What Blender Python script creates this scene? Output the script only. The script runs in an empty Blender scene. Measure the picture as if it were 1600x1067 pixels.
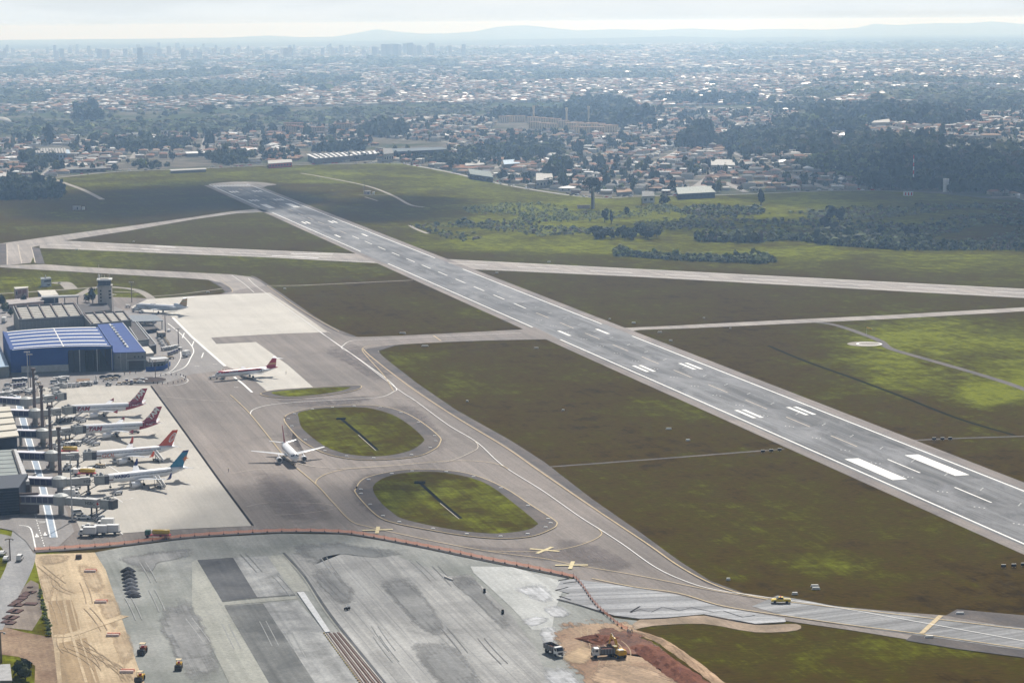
import bpy, math, random
import numpy as np
from mathutils import Vector, Matrix
random.seed(7); rng = np.random.default_rng(7)
scene = bpy.context.scene
COL = scene.collection

# ------------------------------------------------------------------ camera
CAM_H = 178.0; FPX = 3600.0; PITCH = math.atan((533.5 - 35.0) / FPX); ROLL = 0.0085
_f = Vector((0, math.cos(PITCH), -math.sin(PITCH)))
_r0 = Vector((1, 0, 0)); _u0 = Vector((0, math.sin(PITCH), math.cos(PITCH)))
_r = _r0 * math.cos(ROLL) - _u0 * math.sin(ROLL)
_u = _u0 * math.cos(ROLL) + _r0 * math.sin(ROLL)
cam_data = bpy.data.cameras.new('camera'); cam = bpy.data.objects.new('camera', cam_data); COL.objects.link(cam)
cam_data.sensor_width = 36.0; cam_data.lens = FPX / 1600.0 * 36.0
cam_data.clip_start = 5.0; cam_data.clip_end = 90000.0
mw = Matrix(((_r.x, _u.x, -_f.x, 0), (_r.y, _u.y, -_f.y, 0), (_r.z, _u.z, -_f.z, CAM_H), (0, 0, 0, 1)))
cam.matrix_world = mw
scene.camera = cam

# ------------------------------------------------------------------ light
SUN_AZ = math.radians(11.0)      # clockwise from +Y (ahead of the viewer, a little right)
SUN_EL = math.radians(46.0)
sun_dir = Vector((math.sin(SUN_AZ) * math.cos(SUN_EL), math.cos(SUN_AZ) * math.cos(SUN_EL), math.sin(SUN_EL)))
world = bpy.data.worlds.new('World'); scene.world = world; world.use_nodes = True
wn = world.node_tree; wn.nodes.clear()
def wnode(t, **k):
    n = wn.nodes.new(t)
    for a, b in k.items(): setattr(n, a, b)
    return n
sky = wnode('ShaderNodeTexSky', sky_type='NISHITA'); sky.sun_disc = False
sky.sun_elevation = SUN_EL; sky.sun_rotation = SUN_AZ; sky.air_density = 1.0; sky.dust_density = 2.5; sky.ozone_density = 1.0
bg = wnode('ShaderNodeBackground'); bg.inputs[1].default_value = 0.05
out = wnode('ShaderNodeOutputWorld')
# thin bright veil of cloud, thickest low over the horizon
geo = wnode('ShaderNodeTexCoord'); sep = wnode('ShaderNodeSeparateXYZ'); wn.links.new(geo.outputs['Generated'], sep.inputs[0])
mapn = wnode('ShaderNodeMapping'); mapn.inputs['Scale'].default_value = (5, 5, 26); wn.links.new(geo.outputs['Generated'], mapn.inputs[0])
noi = wnode('ShaderNodeTexNoise'); noi.inputs['Scale'].default_value = 2.2; noi.inputs['Detail'].default_value = 6; wn.links.new(mapn.outputs[0], noi.inputs['Vector'])
cr = wnode('ShaderNodeMapRange'); cr.inputs['From Min'].default_value = 0.38; cr.inputs['From Max'].default_value = 0.68; wn.links.new(noi.outputs[0], cr.inputs[0])
el = wnode('ShaderNodeMapRange'); el.inputs['From Min'].default_value = 0.0; el.inputs['From Max'].default_value = 0.16; el.inputs['To Min'].default_value = 1.0; el.inputs['To Max'].default_value = 0.03; wn.links.new(sep.outputs[2], el.inputs[0])
cmixf = wnode('ShaderNodeMath', operation='MULTIPLY_ADD'); wn.links.new(cr.outputs[0], cmixf.inputs[0]); cmixf.inputs[1].default_value = 0.12; wn.links.new(el.outputs[0], cmixf.inputs[2])
cmixf.use_clamp = True
ccol = wnode('ShaderNodeMix', data_type='RGBA'); ccol.inputs[6].default_value = (14.0, 15.2, 16.0, 1); ccol.inputs[7].default_value = (15.8, 16.6, 16.9, 1); wn.links.new(cr.outputs[0], ccol.inputs[0])
mx = wnode('ShaderNodeMix', data_type='RGBA')
wn.links.new(cmixf.outputs[0], mx.inputs[0]); wn.links.new(sky.outputs[0], mx.inputs[6]); wn.links.new(ccol.outputs[2], mx.inputs[7])
wn.links.new(mx.outputs[2], bg.inputs[0]); wn.links.new(bg.outputs[0], out.inputs[0])
sl = bpy.data.lights.new('sun', 'SUN'); sl.energy = 5.0; sl.angle = math.radians(0.5); sl.color = (1.0, 0.965, 0.91)
so = bpy.data.objects.new('sun', sl); COL.objects.link(so)
so.rotation_mode = 'QUATERNION'; so.rotation_quaternion = sun_dir.to_track_quat('Z', 'Y'); so.location = (0, 0, 400)
scene.view_settings.view_transform = 'Standard'; scene.view_settings.look = 'None'
scene.view_settings.exposure = 0.2; scene.view_settings.gamma = 1.0; scene.view_settings.use_curve_mapping = False
scene.cycles.volume_bounces = 1; scene.cycles.max_bounces = 5; scene.cycles.diffuse_bounces = 2; scene.cycles.glossy_bounces = 2
scene.cycles.transparent_max_bounces = 10; scene.cycles.sample_clamp_indirect = 3.0

# ------------------------------------------------------------------ photo measurements -> ground points
def G(px, py, z=0.0):
    d = _f + _r * ((px - 800) / FPX) + _u * ((533.5 - py) / FPX)
    return Vector((0, 0, CAM_H)) + d * ((z - CAM_H) / d.z)
def proj(P):                      # numpy (n,3) -> px, py
    P = np.asarray(P, float) - np.array([0, 0, CAM_H])
    d = P @ np.array(_f); return 800 + FPX * (P @ np.array(_r)) / d, 533.5 - FPX * (P @ np.array(_u)) / d
_a = G(425, 332.5); _b = G(1600, 850.5)
U = (_a - _b).normalized(); V = Vector((U.y, -U.x, 0))          # along / across the main runway
ANG_U = math.atan2(U.y, U.x)
VL = (_a.dot(V) + _b.dot(V)) / 2; VR = (G(405, 295).dot(V) + G(1600, 768).dot(V)) / 2; VC = (VL + VR) / 2
def UV(u, v, z=0): p = U * u + V * v; return Vector((p.x, p.y, z))
def pxu(px, py): return G(px, py).dot(U)
def pxv(px, py): return G(px, py).dot(V)

# ------------------------------------------------------------------ object helpers
def tag(o, label=None, cat=None, group=None, kind=None):
    if label: o['label'] = label
    if cat: o['category'] = cat
    if group: o['group'] = group
    if kind: o['kind'] = kind
    return o
def link(name, me, parent=None, loc=None, rz=0):
    o = bpy.data.objects.new(name, me); COL.objects.link(o)
    if parent: o.parent = parent
    if loc is not None: o.location = loc
    if rz: o.rotation_euler = (0, 0, rz)
    return o
def thing(name, label, cat, loc=(0, 0, 0), rz=0, group=None):
    o = bpy.data.objects.new(name, None); COL.objects.link(o)
    o.location = loc; o.rotation_euler = (0, 0, rz); o.empty_display_size = 0.5
    return tag(o, label, cat, group)
def copy_tree(o, parent=None):
    c = o.copy(); COL.objects.link(c); c.parent = parent
    for ch in list(o.children): copy_tree(ch, c)
    return c
def place(proto, loc, rz, label=None, group=None, scale=None, name=None):
    used = proto.get('_used')
    if not used: proto['_used'] = 1; o = proto
    else:
        o = copy_tree(proto)
    if '_used' in o.keys() and o is not proto: del o['_used']
    o.location = loc; o.rotation_euler = (0, 0, rz)
    if label: o['label'] = label
    if group: o['group'] = group
    if scale: o.scale = (scale,) * 3 if not hasattr(scale, '__len__') else scale
    return o

class MB:
    def __init__(s): s.v = []; s.f = []; s.m = []
    def add(s, vs, fs, mat=0):
        n = len(s.v); s.v += [tuple(p) for p in vs]; s.f += [tuple(i + n for i in f) for f in fs]; s.m += [mat] * len(fs); return s
    def box(s, c, d, rz=0, mat=0, top=1.0, tilt=None):
        x, y, z = d[0] / 2, d[1] / 2, d[2] / 2; vs = []
        for k, (a, b) in enumerate(((-1, -1), (1, -1), (1, 1), (-1, 1))): vs.append(Vector((a * x, b * y, -z)))
        for k, (a, b) in enumerate(((-1, -1), (1, -1), (1, 1), (-1, 1))): vs.append(Vector((a * x * top, b * y * top, z)))
        R = Matrix.Rotation(rz, 3, 'Z')
        if tilt: R = R @ Matrix.Rotation(tilt, 3, 'Y')
        return s.add([R @ v + Vector(c) for v in vs], [(3, 2, 1, 0), (4, 5, 6, 7), (0, 1, 5, 4), (1, 2, 6, 5), (2, 3, 7, 6), (3, 0, 4, 7)], mat)
    def cyl(s, a, b, r0, r1=None, n=10, mat=0, cap=True):
        a = Vector(a); b = Vector(b); r1 = r0 if r1 is None else r1
        w = (b - a).normalized(); p = w.orthogonal().normalized(); q = w.cross(p); vs = []
        for c, r in ((a, r0), (b, r1)):
            for i in range(n):
                t = 2 * math.pi * i / n; vs.append(c + p * (r * math.cos(t)) + q * (r * math.sin(t)))
        fs = [(i, (i + 1) % n, n + (i + 1) % n, n + i) for i in range(n)]
        if cap: fs += [tuple(range(n - 1, -1, -1)), tuple(range(n, 2 * n))]
        return s.add(vs, fs, mat)
    def loft(s, rings, mat=0, cap=True, matf=None):
        n = len(rings[0]); vs = [p for r in rings for p in r]; fs = []
        for k in range(len(rings) - 1):
            for i in range(n):
                fs.append((k * n + i, k * n + (i + 1) % n, (k + 1) * n + (i + 1) % n, (k + 1) * n + i))
        if cap: fs += [tuple(range(n - 1, -1, -1)), tuple(range((len(rings) - 1) * n, len(rings) * n))]
        base = len(s.f); s.add(vs, fs, mat)
        if matf:
            for j in range(base, len(s.f)):
                c = sum((Vector(s.v[i]) for i in s.f[j]), Vector()) / len(s.f[j]); s.m[j] = matf(c)
        return s
    def prism(s, poly, z0, z1, mat=0):
        n = len(poly); vs = [(p[0], p[1], z0) for p in poly] + [(p[0], p[1], z1) for p in poly]
        fs = [(i, (i + 1) % n, n + (i + 1) % n, n + i) for i in range(n)] + [tuple(range(n - 1, -1, -1)), tuple(range(n, 2 * n))]
        return s.add(vs, fs, mat)
    def plate(s, poly, t, mat=0):      # slab under a polygon given in 3-D
        n = len(poly); vs = [Vector(p) for p in poly] + [Vector(p) - Vector((0, 0, t)) for p in poly]
        return s.add(vs, [tuple(range(n)), tuple(range(2 * n - 1, n - 1, -1))] + [(i, n + i, n + (i + 1) % n, (i + 1) % n) for i in range(n)], mat)
    def build(s, name, mats, parent=None, smooth=False, loc=None, rz=0, fix=True):
        me = s.mesh(name, mats, smooth, fix); return link(name, me, parent, loc, rz)
    def mesh(s, name, mats, smooth=False, fix=True):
        me = bpy.data.meshes.new(name); me.from_pydata(s.v, [], s.f)
        if not isinstance(mats, (list, tuple)): mats = [mats]
        for m in mats: me.materials.append(m)
        me.polygons.foreach_set('material_index', s.m)
        if smooth: me.polygons.foreach_set('use_smooth', [True] * len(s.f))
        me.update()
        if fix:
            import bmesh
            bm = bmesh.new(); bm.from_mesh(me); bmesh.ops.recalc_face_normals(bm, faces=bm.faces); bm.to_mesh(me); bm.free()
        return me
def smooth_pts(pts, sub=6, closed=False):
    P = [Vector(p) for p in pts]; n = len(P); o = []
    rngi = range(n) if closed else range(n - 1)
    for i in rngi:
        p0 = P[(i - 1) % n] if closed or i > 0 else P[0]; p1 = P[i]; p2 = P[(i + 1) % n]
        p3 = P[(i + 2) % n] if closed or i + 2 < n else P[-1]
        for k in range(sub):
            t = k / sub
            o.append(0.5 * ((2 * p1) + (-p0 + p2) * t + (2 * p0 - 5 * p1 + 4 * p2 - p3) * t * t + (-p0 + 3 * p1 - 3 * p2 + p3) * t ** 3))
    if not closed: o.append(P[-1].copy())
    return o
def sheet(name, pts, z, mat, px=True, sub=0, parent=None, kind='structure', closed=True):
    P = [G(*p) if px else Vector((p[0], p[1], 0)) for p in pts]
    if sub: P = smooth_pts(P, sub, True)
    area = sum(P[i].x * P[(i + 1) % len(P)].y - P[(i + 1) % len(P)].x * P[i].y for i in range(len(P)))
    if area < 0: P.reverse()
    me = bpy.data.meshes.new(name); me.from_pydata([(p.x, p.y, z) for p in P], [], [tuple(range(len(P)))]); me.materials.append(mat)
    o = link(name, me, parent)
    if kind: o['kind'] = kind
    return o
def soft_sheet(name, pts, z, mat, sub=4, inner=.45, parent=None):
    P = smooth_pts([G(*p) for p in pts], sub, True); c = sum(P, Vector()) / len(P); n = len(P); R = [1.12, .8, inner]; vs = []; at = []
    for r_, a_ in zip(R, (0, .6, 1.0)): vs += [(c.x + (p.x - c.x) * r_, c.y + (p.y - c.y) * r_, z) for p in P]; at += [a_] * n
    vs.append((c.x, c.y, z)); at.append(1.0); fs = [(k * n + i, k * n + (i + 1) % n, (k + 1) * n + (i + 1) % n, (k + 1) * n + i) for k in range(2) for i in range(n)] + [(2 * n + i, 2 * n + (i + 1) % n, 3 * n) for i in range(n)]
    me = bpy.data.meshes.new(name); me.from_pydata(vs, [], fs); me.materials.append(mat); a = me.attributes.new('inner', 'FLOAT', 'POINT'); a.data.foreach_set('value', at); o = link(name, me, parent); o['kind'] = 'structure'; return o
def ribbon_mb(P, w, z, mb=None, off=0.0):
    mb = mb or MB(); n = len(P); L = []; R = []
    for i in range(n):
        t = (P[min(i + 1, n - 1)] - P[max(i - 1, 0)]); t.z = 0; t.normalize(); s = Vector((t.y, -t.x, 0))
        c = P[i] + s * off
        L.append((c - s * w / 2).to_tuple()[:2] + (z,)); R.append((c + s * w / 2).to_tuple()[:2] + (z,))
    mb.add(L + R, [(n + i, n + i + 1, i + 1, i) for i in range(n - 1)]); return mb
_LN = 0
def line(name, pts, w, z, mat, px=True, sub=8, parent=None, closed=False, kind=None, off=0.0):
    global _LN; _LN += 1; z += 0.0015 * (_LN % 24)
    P = [G(*p) if px else Vector((p[0], p[1], 0)) for p in pts]
    if sub: P = smooth_pts(P, sub, closed)
    if closed: P.append(P[0].copy()); P.append(P[1].copy())
    o = ribbon_mb(P, w, z, None, off).build(name, mat, parent, fix=False)
    if kind: o['kind'] = kind
    return o

# ------------------------------------------------------------------ materials
def nodes_of(name):
    m = bpy.data.materials.new(name); m.use_nodes = True; nt = m.node_tree; b = nt.nodes['Principled BSDF']; return m, nt, b
def N(nt, t, **k):
    n = nt.nodes.new(t)
    for a, b in k.items():
        if isinstance(a, str) and hasattr(n, a): setattr(n, a, b)
    return n
def coords(nt, rot=0.0, scale=(1, 1, 1)):
    tc = N(nt, 'ShaderNodeTexCoord'); mp = N(nt, 'ShaderNodeMapping'); mp.inputs['Rotation'].default_value = (0, 0, rot); mp.inputs['Scale'].default_value = scale
    if rot:
        m0 = N(nt, 'ShaderNodeMapping'); m0.inputs['Rotation'].default_value = (0, 0, rot); nt.links.new(tc.outputs['Object'], m0.inputs[0])
        mp.inputs['Rotation'].default_value = (0, 0, 0); nt.links.new(m0.outputs[0], mp.inputs[0])
    else: nt.links.new(tc.outputs['Object'], mp.inputs[0])
    return mp.outputs[0]
def noise(nt, vec, scale, detail=4, rough=0.55, dist=0.0):
    n = N(nt, 'ShaderNodeTexNoise'); n.inputs['Scale'].default_value = scale; n.inputs['Detail'].default_value = detail; n.inputs['Roughness'].default_value = rough; n.inputs['Distortion'].default_value = dist
    nt.links.new(vec, n.inputs['Vector']); return n.outputs[0]
def rmap(nt, src, a, b, c=0.0, d=1.0):
    n = N(nt, 'ShaderNodeMapRange'); n.inputs['From Min'].default_value = a; n.inputs['From Max'].default_value = b; n.inputs['To Min'].default_value = c; n.inputs['To Max'].default_value = d
    nt.links.new(src, n.inputs[0]); return n.outputs[0]
def mix(nt, fac, a, b, blend='MIX'):
    n = N(nt, 'ShaderNodeMix'); n.data_type = 'RGBA'; n.blend_type = blend
    for i, x in ((6, a), (7, b)):
        if isinstance(x, tuple): n.inputs[i].default_value = (*x[:3], 1)
        else: nt.links.new(x, n.inputs[i])
    if isinstance(fac, float): n.inputs[0].default_value = fac
    else: nt.links.new(fac, n.inputs[0])
    return n.outputs[2]
def mathn(nt, op, a, b=None, c=None):
    n = N(nt, 'ShaderNodeMath'); n.operation = op
    for i, x in enumerate((a, b, c)):
        if x is None: continue
        if isinstance(x, (int, float)): n.inputs[i].default_value = x
        else: nt.links.new(x, n.inputs[i])
    return n.outputs[0]
def setspec(b, s):
    b.inputs['Specular IOR Level'].default_value = s
_mc = {}
def mat(name, col, rough=0.7, amt=0.18, scale=0.6, metallic=0.0, spec=0.15, grime=0.0):
    key = name
    if key in _mc: return _mc[key]
    m, nt, b = nodes_of(name); v = coords(nt); n = noise(nt, v, scale, 5)
    lo = tuple(c * (1 - amt) for c in col); hi = tuple(min(1, c * (1 + amt)) for c in col)
    c = mix(nt, rmap(nt, n, 0.3, 0.7), lo, hi)
    if grime:
        g = noise(nt, v, scale * 0.25, 3); c = mix(nt, rmap(nt, g, 0.5, 0.75, 0, grime), c, tuple(x * 0.45 for x in col))
    nt.links.new(c, b.inputs['Base Color']); b.inputs['Roughness'].default_value = rough; b.inputs['Metallic'].default_value = metallic; setspec(b, spec)
    _mc[key] = m; return m
def pave(name, col, col2, streak=0.5, joints=None, rubber=0.0, rough=0.75, patch=0.6, stain=0.3, spec=0.08, rot=None, jdark=0.55, seed=0.0, blot=0.012, grain=0.25, soft=False):
    m, nt, b = nodes_of(name); r = -ANG_U if rot is None else rot
    va = coords(nt, r, (0.0035, 0.16, 1)); vb = coords(nt, r, (1, 1, 1)); vc = coords(nt, r, (0.012, 0.9, 1))
    if seed:
        off = N(nt, 'ShaderNodeVectorMath'); off.operation = 'ADD'; off.inputs[1].default_value = (seed, seed * 1.7, seed); nt.links.new(vb, off.inputs[0]); vbn = off.outputs[0]
    else: vbn = vb
    c = mix(nt, rmap(nt, noise(nt, vbn, blot, 6, 0.62, 0.4), 0.36, 0.64, 0, patch), col, col2)
    s1 = rmap(nt, noise(nt, va, 1.0, 5, 0.6), 0.32, 0.68, 1 - 0.55 * streak, 1 + 0.45 * streak)
    s2 = rmap(nt, noise(nt, vc, 1.0, 4, 0.6), 0.3, 0.7, 1 - 0.3 * streak, 1 + 0.3 * streak)
    g = rmap(nt, noise(nt, vb, 0.9, 5, 0.7), 0.25, 0.75, 1 - grain, 1 + grain)
    k = mathn(nt, 'MULTIPLY', mathn(nt, 'MULTIPLY', s1, s2), g)
    cc = N(nt, 'ShaderNodeCombineColor')
    for i in range(3): nt.links.new(k, cc.inputs[i])
    c = mix(nt, 1.0, c, cc.outputs[0], 'MULTIPLY')
    st = rmap(nt, noise(nt, vbn, 0.03, 7, 0.7, 1.0), 0.56, 0.72, 0, stain); c = mix(nt, st, c, tuple(x * 0.35 for x in col))
    if rubber:
        sr = N(nt, 'ShaderNodeSeparateXYZ'); nt.links.new(vb, sr.inputs[0]); dy = mathn(nt, 'DIVIDE', mathn(nt, 'ADD', sr.outputs[1], VC), 10.0); d4 = mathn(nt, 'POWER', mathn(nt, 'ABSOLUTE', dy), 3.0); gg = mathn(nt, 'DIVIDE', 1.0, mathn(nt, 'ADD', d4, 1.0)); nn = rmap(nt, noise(nt, coords(nt, r, (0.006, 0.10, 1)), 1.0, 5, .65), .38, .66, 0, rubber); c = mix(nt, mathn(nt, 'MULTIPLY', gg, nn), c, tuple(x * .38 for x in col)); n5 = rmap(nt, noise(nt, coords(nt, r, (0.02, 0.05, 1)), 1.0, 6, .7, .6), .46, .62, 0, .7); c = mix(nt, n5, c, tuple(min(1, x * 1.9) for x in col))
    if joints:
        sp = N(nt, 'ShaderNodeSeparateXYZ'); nt.links.new(vb, sp.inputs[0])
        lines = None
        for axis, step, w in joints:
            q = mathn(nt, 'FRACT', mathn(nt, 'DIVIDE', sp.outputs[axis], step)); ln = mathn(nt, 'LESS_THAN', q, w / step)
            lines = ln if lines is None else mathn(nt, 'MAXIMUM', lines, ln)
        wob = rmap(nt, noise(nt, vb, 0.05, 3), 0.3, 0.7, 0.35, 1.0)
        c = mix(nt, mathn(nt, 'MULTIPLY', mathn(nt, 'MULTIPLY', lines, wob), jdark), c, tuple(x * 0.4 for x in col))
    nt.links.new(c, b.inputs['Base Color']); b.inputs['Roughness'].default_value = rough; setspec(b, spec)
    if soft:
        at = N(nt, 'ShaderNodeAttribute'); at.attribute_name = 'inner'
        e = mathn(nt, 'ADD', at.outputs['Fac'], mathn(nt, 'MULTIPLY', mathn(nt, 'SUBTRACT', noise(nt, vb, .12, 8, .72), .5), 1.5)); e = mathn(nt, 'ADD', e, mathn(nt, 'MULTIPLY', mathn(nt, 'SUBTRACT', noise(nt, vc, 1.0, 4, .7), .5), .7))
        al = rmap(nt, e, .38, .38 + soft); nt.links.new(al, b.inputs['Alpha'])
    return m

def grass_mat(name, attr=True, base=0.5):
    m, nt, b = nodes_of(name); v = coords(nt); vu = coords(nt, -ANG_U, (0.012, 0.22, 1)); vx = coords(nt, 0.05, (0.25, 1.0, 1))
    n1 = noise(nt, v, 0.011, 7, 0.62, 0.3); n2 = noise(nt, v, 0.09, 5, 0.65); n3 = noise(nt, v, 0.33, 7, 0.75); n4 = noise(nt, vu, 1.0, 4, 0.6)
    if attr:
        a = N(nt, 'ShaderNodeAttribute'); a.attribute_name = 'lush'; src = a.outputs['Fac']
    else:
        val = N(nt, 'ShaderNodeValue'); val.outputs[0].default_value = base; src = val.outputs[0]
    f = mathn(nt, 'ADD', src, mathn(nt, 'MULTIPLY', mathn(nt, 'SUBTRACT', n1, 0.5), 1.1))
    f = mathn(nt, 'ADD', f, mathn(nt, 'MULTIPLY', mathn(nt, 'SUBTRACT', n2, 0.5), 1.1))
    f = mathn(nt, 'ADD', f, mathn(nt, 'MULTIPLY', mathn(nt, 'SUBTRACT', n3, 0.5), 0.7))
    f = mathn(nt, 'ADD', f, mathn(nt, 'MULTIPLY', mathn(nt, 'SUBTRACT', n4, 0.5), 0.4))
    f = mathn(nt, 'ADD', f, mathn(nt, 'MULTIPLY', mathn(nt, 'SUBTRACT', noise(nt, coords(nt, -ANG_U, (0.03, 0.9, 1)), 1.0, 5, .7), 0.5), 0.55))
    ramp = N(nt, 'ShaderNodeValToRGB'); nt.links.new(f, ramp.inputs[0]); e = ramp.color_ramp.elements
    cols = [(0.0, (0.026, 0.016, 0.003)), (0.28, (0.058, 0.037, 0.007)), (0.5, (0.056, 0.044, 0.004)), (0.72, (0.085, 0.085, 0.006)), (0.95, (0.150, 0.165, 0.014))]
    e[0].position, e[0].color = cols[0][0], (*cols[0][1], 1); e[1].position, e[1].color = cols[-1][0], (*cols[-1][1], 1)
    for p, c in cols[1:-1]:
        q = e.new(p); q.color = (*c, 1)
    g = rmap(nt, noise(nt, vx, 1.2, 3, 0.7), 0.25, 0.75, 0.6, 1.4)
    cc = N(nt, 'ShaderNodeCombineColor')
    for i in range(3): nt.links.new(g, cc.inputs[i])
    c = mix(nt, 1.0, ramp.outputs[0], cc.outputs[0], 'MULTIPLY')
    nt.links.new(c, b.inputs['Base Color']); b.inputs['Roughness'].default_value = 1.0; setspec(b, 0.0)
    return m

def paint(name, col, wear=0.35, scale=1.3):
    m, nt, b = nodes_of(name); v = coords(nt, -ANG_U, (0.35, 1, 1)); n = noise(nt, v, scale, 6, 0.7)
    c = mix(nt, rmap(nt, n, 0.42, 0.72, 0, wear), col, tuple(x * 0.45 for x in col))
    nt.links.new(c, b.inputs['Base Color']); b.inputs['Roughness'].default_value = 0.75; setspec(b, 0.25); return m
WHITE_P = paint('white_road_paint', (0.80, 0.80, 0.78)); YELLOW_P = paint('yellow_road_paint', (0.50, 0.39, 0.22), 0.7); FADED_P = paint('faded_paint', (0.52, 0.46, 0.38), 0.8, 0.6)
XYELLOW = paint('cross_paint', (0.58, 0.49, 0.27), 0.35)

# ------------------------------------------------------------------ ground to the horizon
def ground_material():
    m, nt, b = nodes_of('countryside'); v = coords(nt); n1 = noise(nt, v, 0.0016, 8, 0.65, 0.5); n2 = noise(nt, v, 0.02, 6, 0.7); n3 = noise(nt, v, 0.006, 5, 0.6)
    c = mix(nt, rmap(nt, n2, 0.35, 0.65), (0.030, 0.044, 0.022), (0.075, 0.090, 0.042))
    c = mix(nt, rmap(nt, n3, 0.48, 0.60), c, (0.130, 0.118, 0.098))
    c = mix(nt, rmap(nt, n1, 0.56, 0.62), c, (0.045, 0.062, 0.030))
    nt.links.new(c, b.inputs['Base Color']); b.inputs['Roughness'].default_value = 0.95; setspec(b, 0.0); return m
GROUND_M = ground_material()
me = bpy.data.meshes.new('ground'); me.from_pydata([(-16000, -3000, 0), (16000, -3000, 0), (16000, 31000, 0), (-16000, 31000, 0)], [], [(0, 1, 2, 3)]); me.materials.append(GROUND_M)
tag(link('ground', me), kind='structure')
# town soil: the built-up plain between gardens, dusty and grey
def town_soil():
    m, nt, b = nodes_of('town_soil'); v = coords(nt); n2 = noise(nt, v, 0.03, 6, 0.7); n3 = noise(nt, v, 0.008, 5, 0.6)
    c = mix(nt, rmap(nt, n2, 0.35, 0.65), (0.060, 0.066, 0.050), (0.20, 0.175, 0.15)); c = mix(nt, rmap(nt, n3, 0.5, 0.62, 0, .8), c, (0.045, 0.062, 0.030))
    nt.links.new(c, b.inputs['Base Color']); b.inputs['Roughness'].default_value = 0.9; setspec(b, 0.0); return m
TOWN_M = town_soil()

# airfield grass: fan-shaped grid that ends at the perimeter road
BOUND = [(-260, 290), (-60, 282), (0, 281), (80, 278), (180, 268), (330, 262), (420, 258), (540, 256), (620, 255), (700, 268), (800, 290), (925, 308), (1000, 306), (1130, 304), (1230, 301), (1320, 297), (1400, 298), (1460, 302), (1560, 312), (1700, 330), (1900, 350)]
LUSH = [(1000, 345, 300, 24, .80), (850, 335, 120, 14, .85), (680, 285, 140, 14, .75), (360, 272, 200, 6, .68),  # px, py, radius x, radius y, value
 (900, 650, 330, 120, .34), (560, 480, 110, 45, .33), (1200, 790, 260, 120, .34), (1480, 860, 160, 90, .40), (1150, 470, 260, 35, .38), (1100, 560, 150, 60, .36),
 (1300, 640, 180, 50, .30), (1450, 545, 120, 50, .82), (1400, 585, 45, 24, 1.05), (1545, 615, 40, 14, 1.0), (1590, 560, 60, 40, .80), (1330, 500, 60, 12, .42), (1520, 480, 100, 15, .38),
 (700, 600, 60, 25, .52), (650, 575, 50, 20, .5), (1010, 595, 60, 20, .5), (1040, 650, 60, 20, .55), (1180, 660, 30, 10, .3), (1080, 790, 60, 30, .66), (1190, 820, 70, 22, .68), (1300, 880, 80, 18, .72), (1420, 900, 60, 14, .6), (1240, 770, 60, 22, .55),
 (1500, 780, 70, 30, .25), (1600, 900, 60, 50, .3), (1380, 760, 60, 25, .25), (1150, 610, 80, 30, .38), (1290, 620, 60, 18, .55), (1350, 640, 40, 15, .5), (1560, 690, 60, 20, .5), (1600, 740, 60, 30, .28),
 (720, 270, 230, 16, .72), (800, 300, 160, 10, .70), (560, 275, 60, 12, .68), (250, 280, 140, 8, .66), (120, 290, 60, 5, .7), (200, 320, 250, 25, .45), (600, 330, 120, 30, .42), (560, 300, 80, 10, .4),
 (300, 365, 130, 14, .45), (300, 408, 200, 8, .60), (180, 400, 120, 6, .58), (500, 430, 100, 10, .52), (100, 445, 100, 18, .62), (30, 440, 60, 14, .72), (150, 450, 80, 8, .7), (280, 440, 90, 8, .42), (60, 470, 60, 10, .7),
 (900, 385, 180, 10, .80), (1250, 395, 320, 12, .74), (1500, 405, 150, 14, .72), (800, 405, 150, 6, .5), (1100, 417, 300, 6, .52), (1100, 320, 220, 10, .78), (1350, 310, 150, 8, .74), (980, 470, 120, 20, .36), (850, 450, 80, 15, .36),
 (1250, 1020, 120, 35, .45), (1150, 1000, 60, 20, .55), (1400, 1010, 160, 14, .66), (1500, 1050, 120, 14, .36), (1100, 1060, 100, 15, .25), (20, 840, 30, 60, .8), (60, 930, 22, 70, .8), (10, 1040, 50, 30, .85), (30, 900, 25, 40, .75)]
def fan_grid(name, az0, az1, na, nr, near, zlev, matl):
    bp = [G(*p) for p in BOUND]; baz = np.array([math.atan2(p.x, p.y) for p in bp]); br = np.array([math.hypot(p.x, p.y) for p in bp])
    az = np.linspace(az0, az1, na); far = np.interp(az, baz, br); t = np.linspace(0, 1, nr)
    R = near * (far[:, None] / near) ** t[None, :]
    X = R * np.sin(az)[:, None]; Y = R * np.cos(az)[:, None]; P = np.stack([X, Y, np.full_like(X, zlev)], -1).reshape(-1, 3)
    px, py = proj(P); w = np.full(len(px), 0.08); val = np.full(len(px), 0.08 * 0.42)
    for a, b_, rx, ry, v_ in LUSH:
        g = np.exp(-(((px - a) / rx) ** 2 + ((py - b_) / ry) ** 2) * 1.1) * (1.0 + 60.0 / rx * 0.6); w += g; val += g * v_
    lush = val / w
    idx = np.arange(na * nr).reshape(na, nr)
    F = np.stack([idx[:-1, :-1], idx[1:, :-1], idx[1:, 1:], idx[:-1, 1:]], -1).reshape(-1, 4)[:, ::-1]
    me = np_mesh(name, P, F, [matl]); at = me.attributes.new('lush', 'FLOAT', 'POINT'); at.data.foreach_set('value', lush.astype(np.float32))
    return tag(link(name, me), kind='structure')
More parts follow.
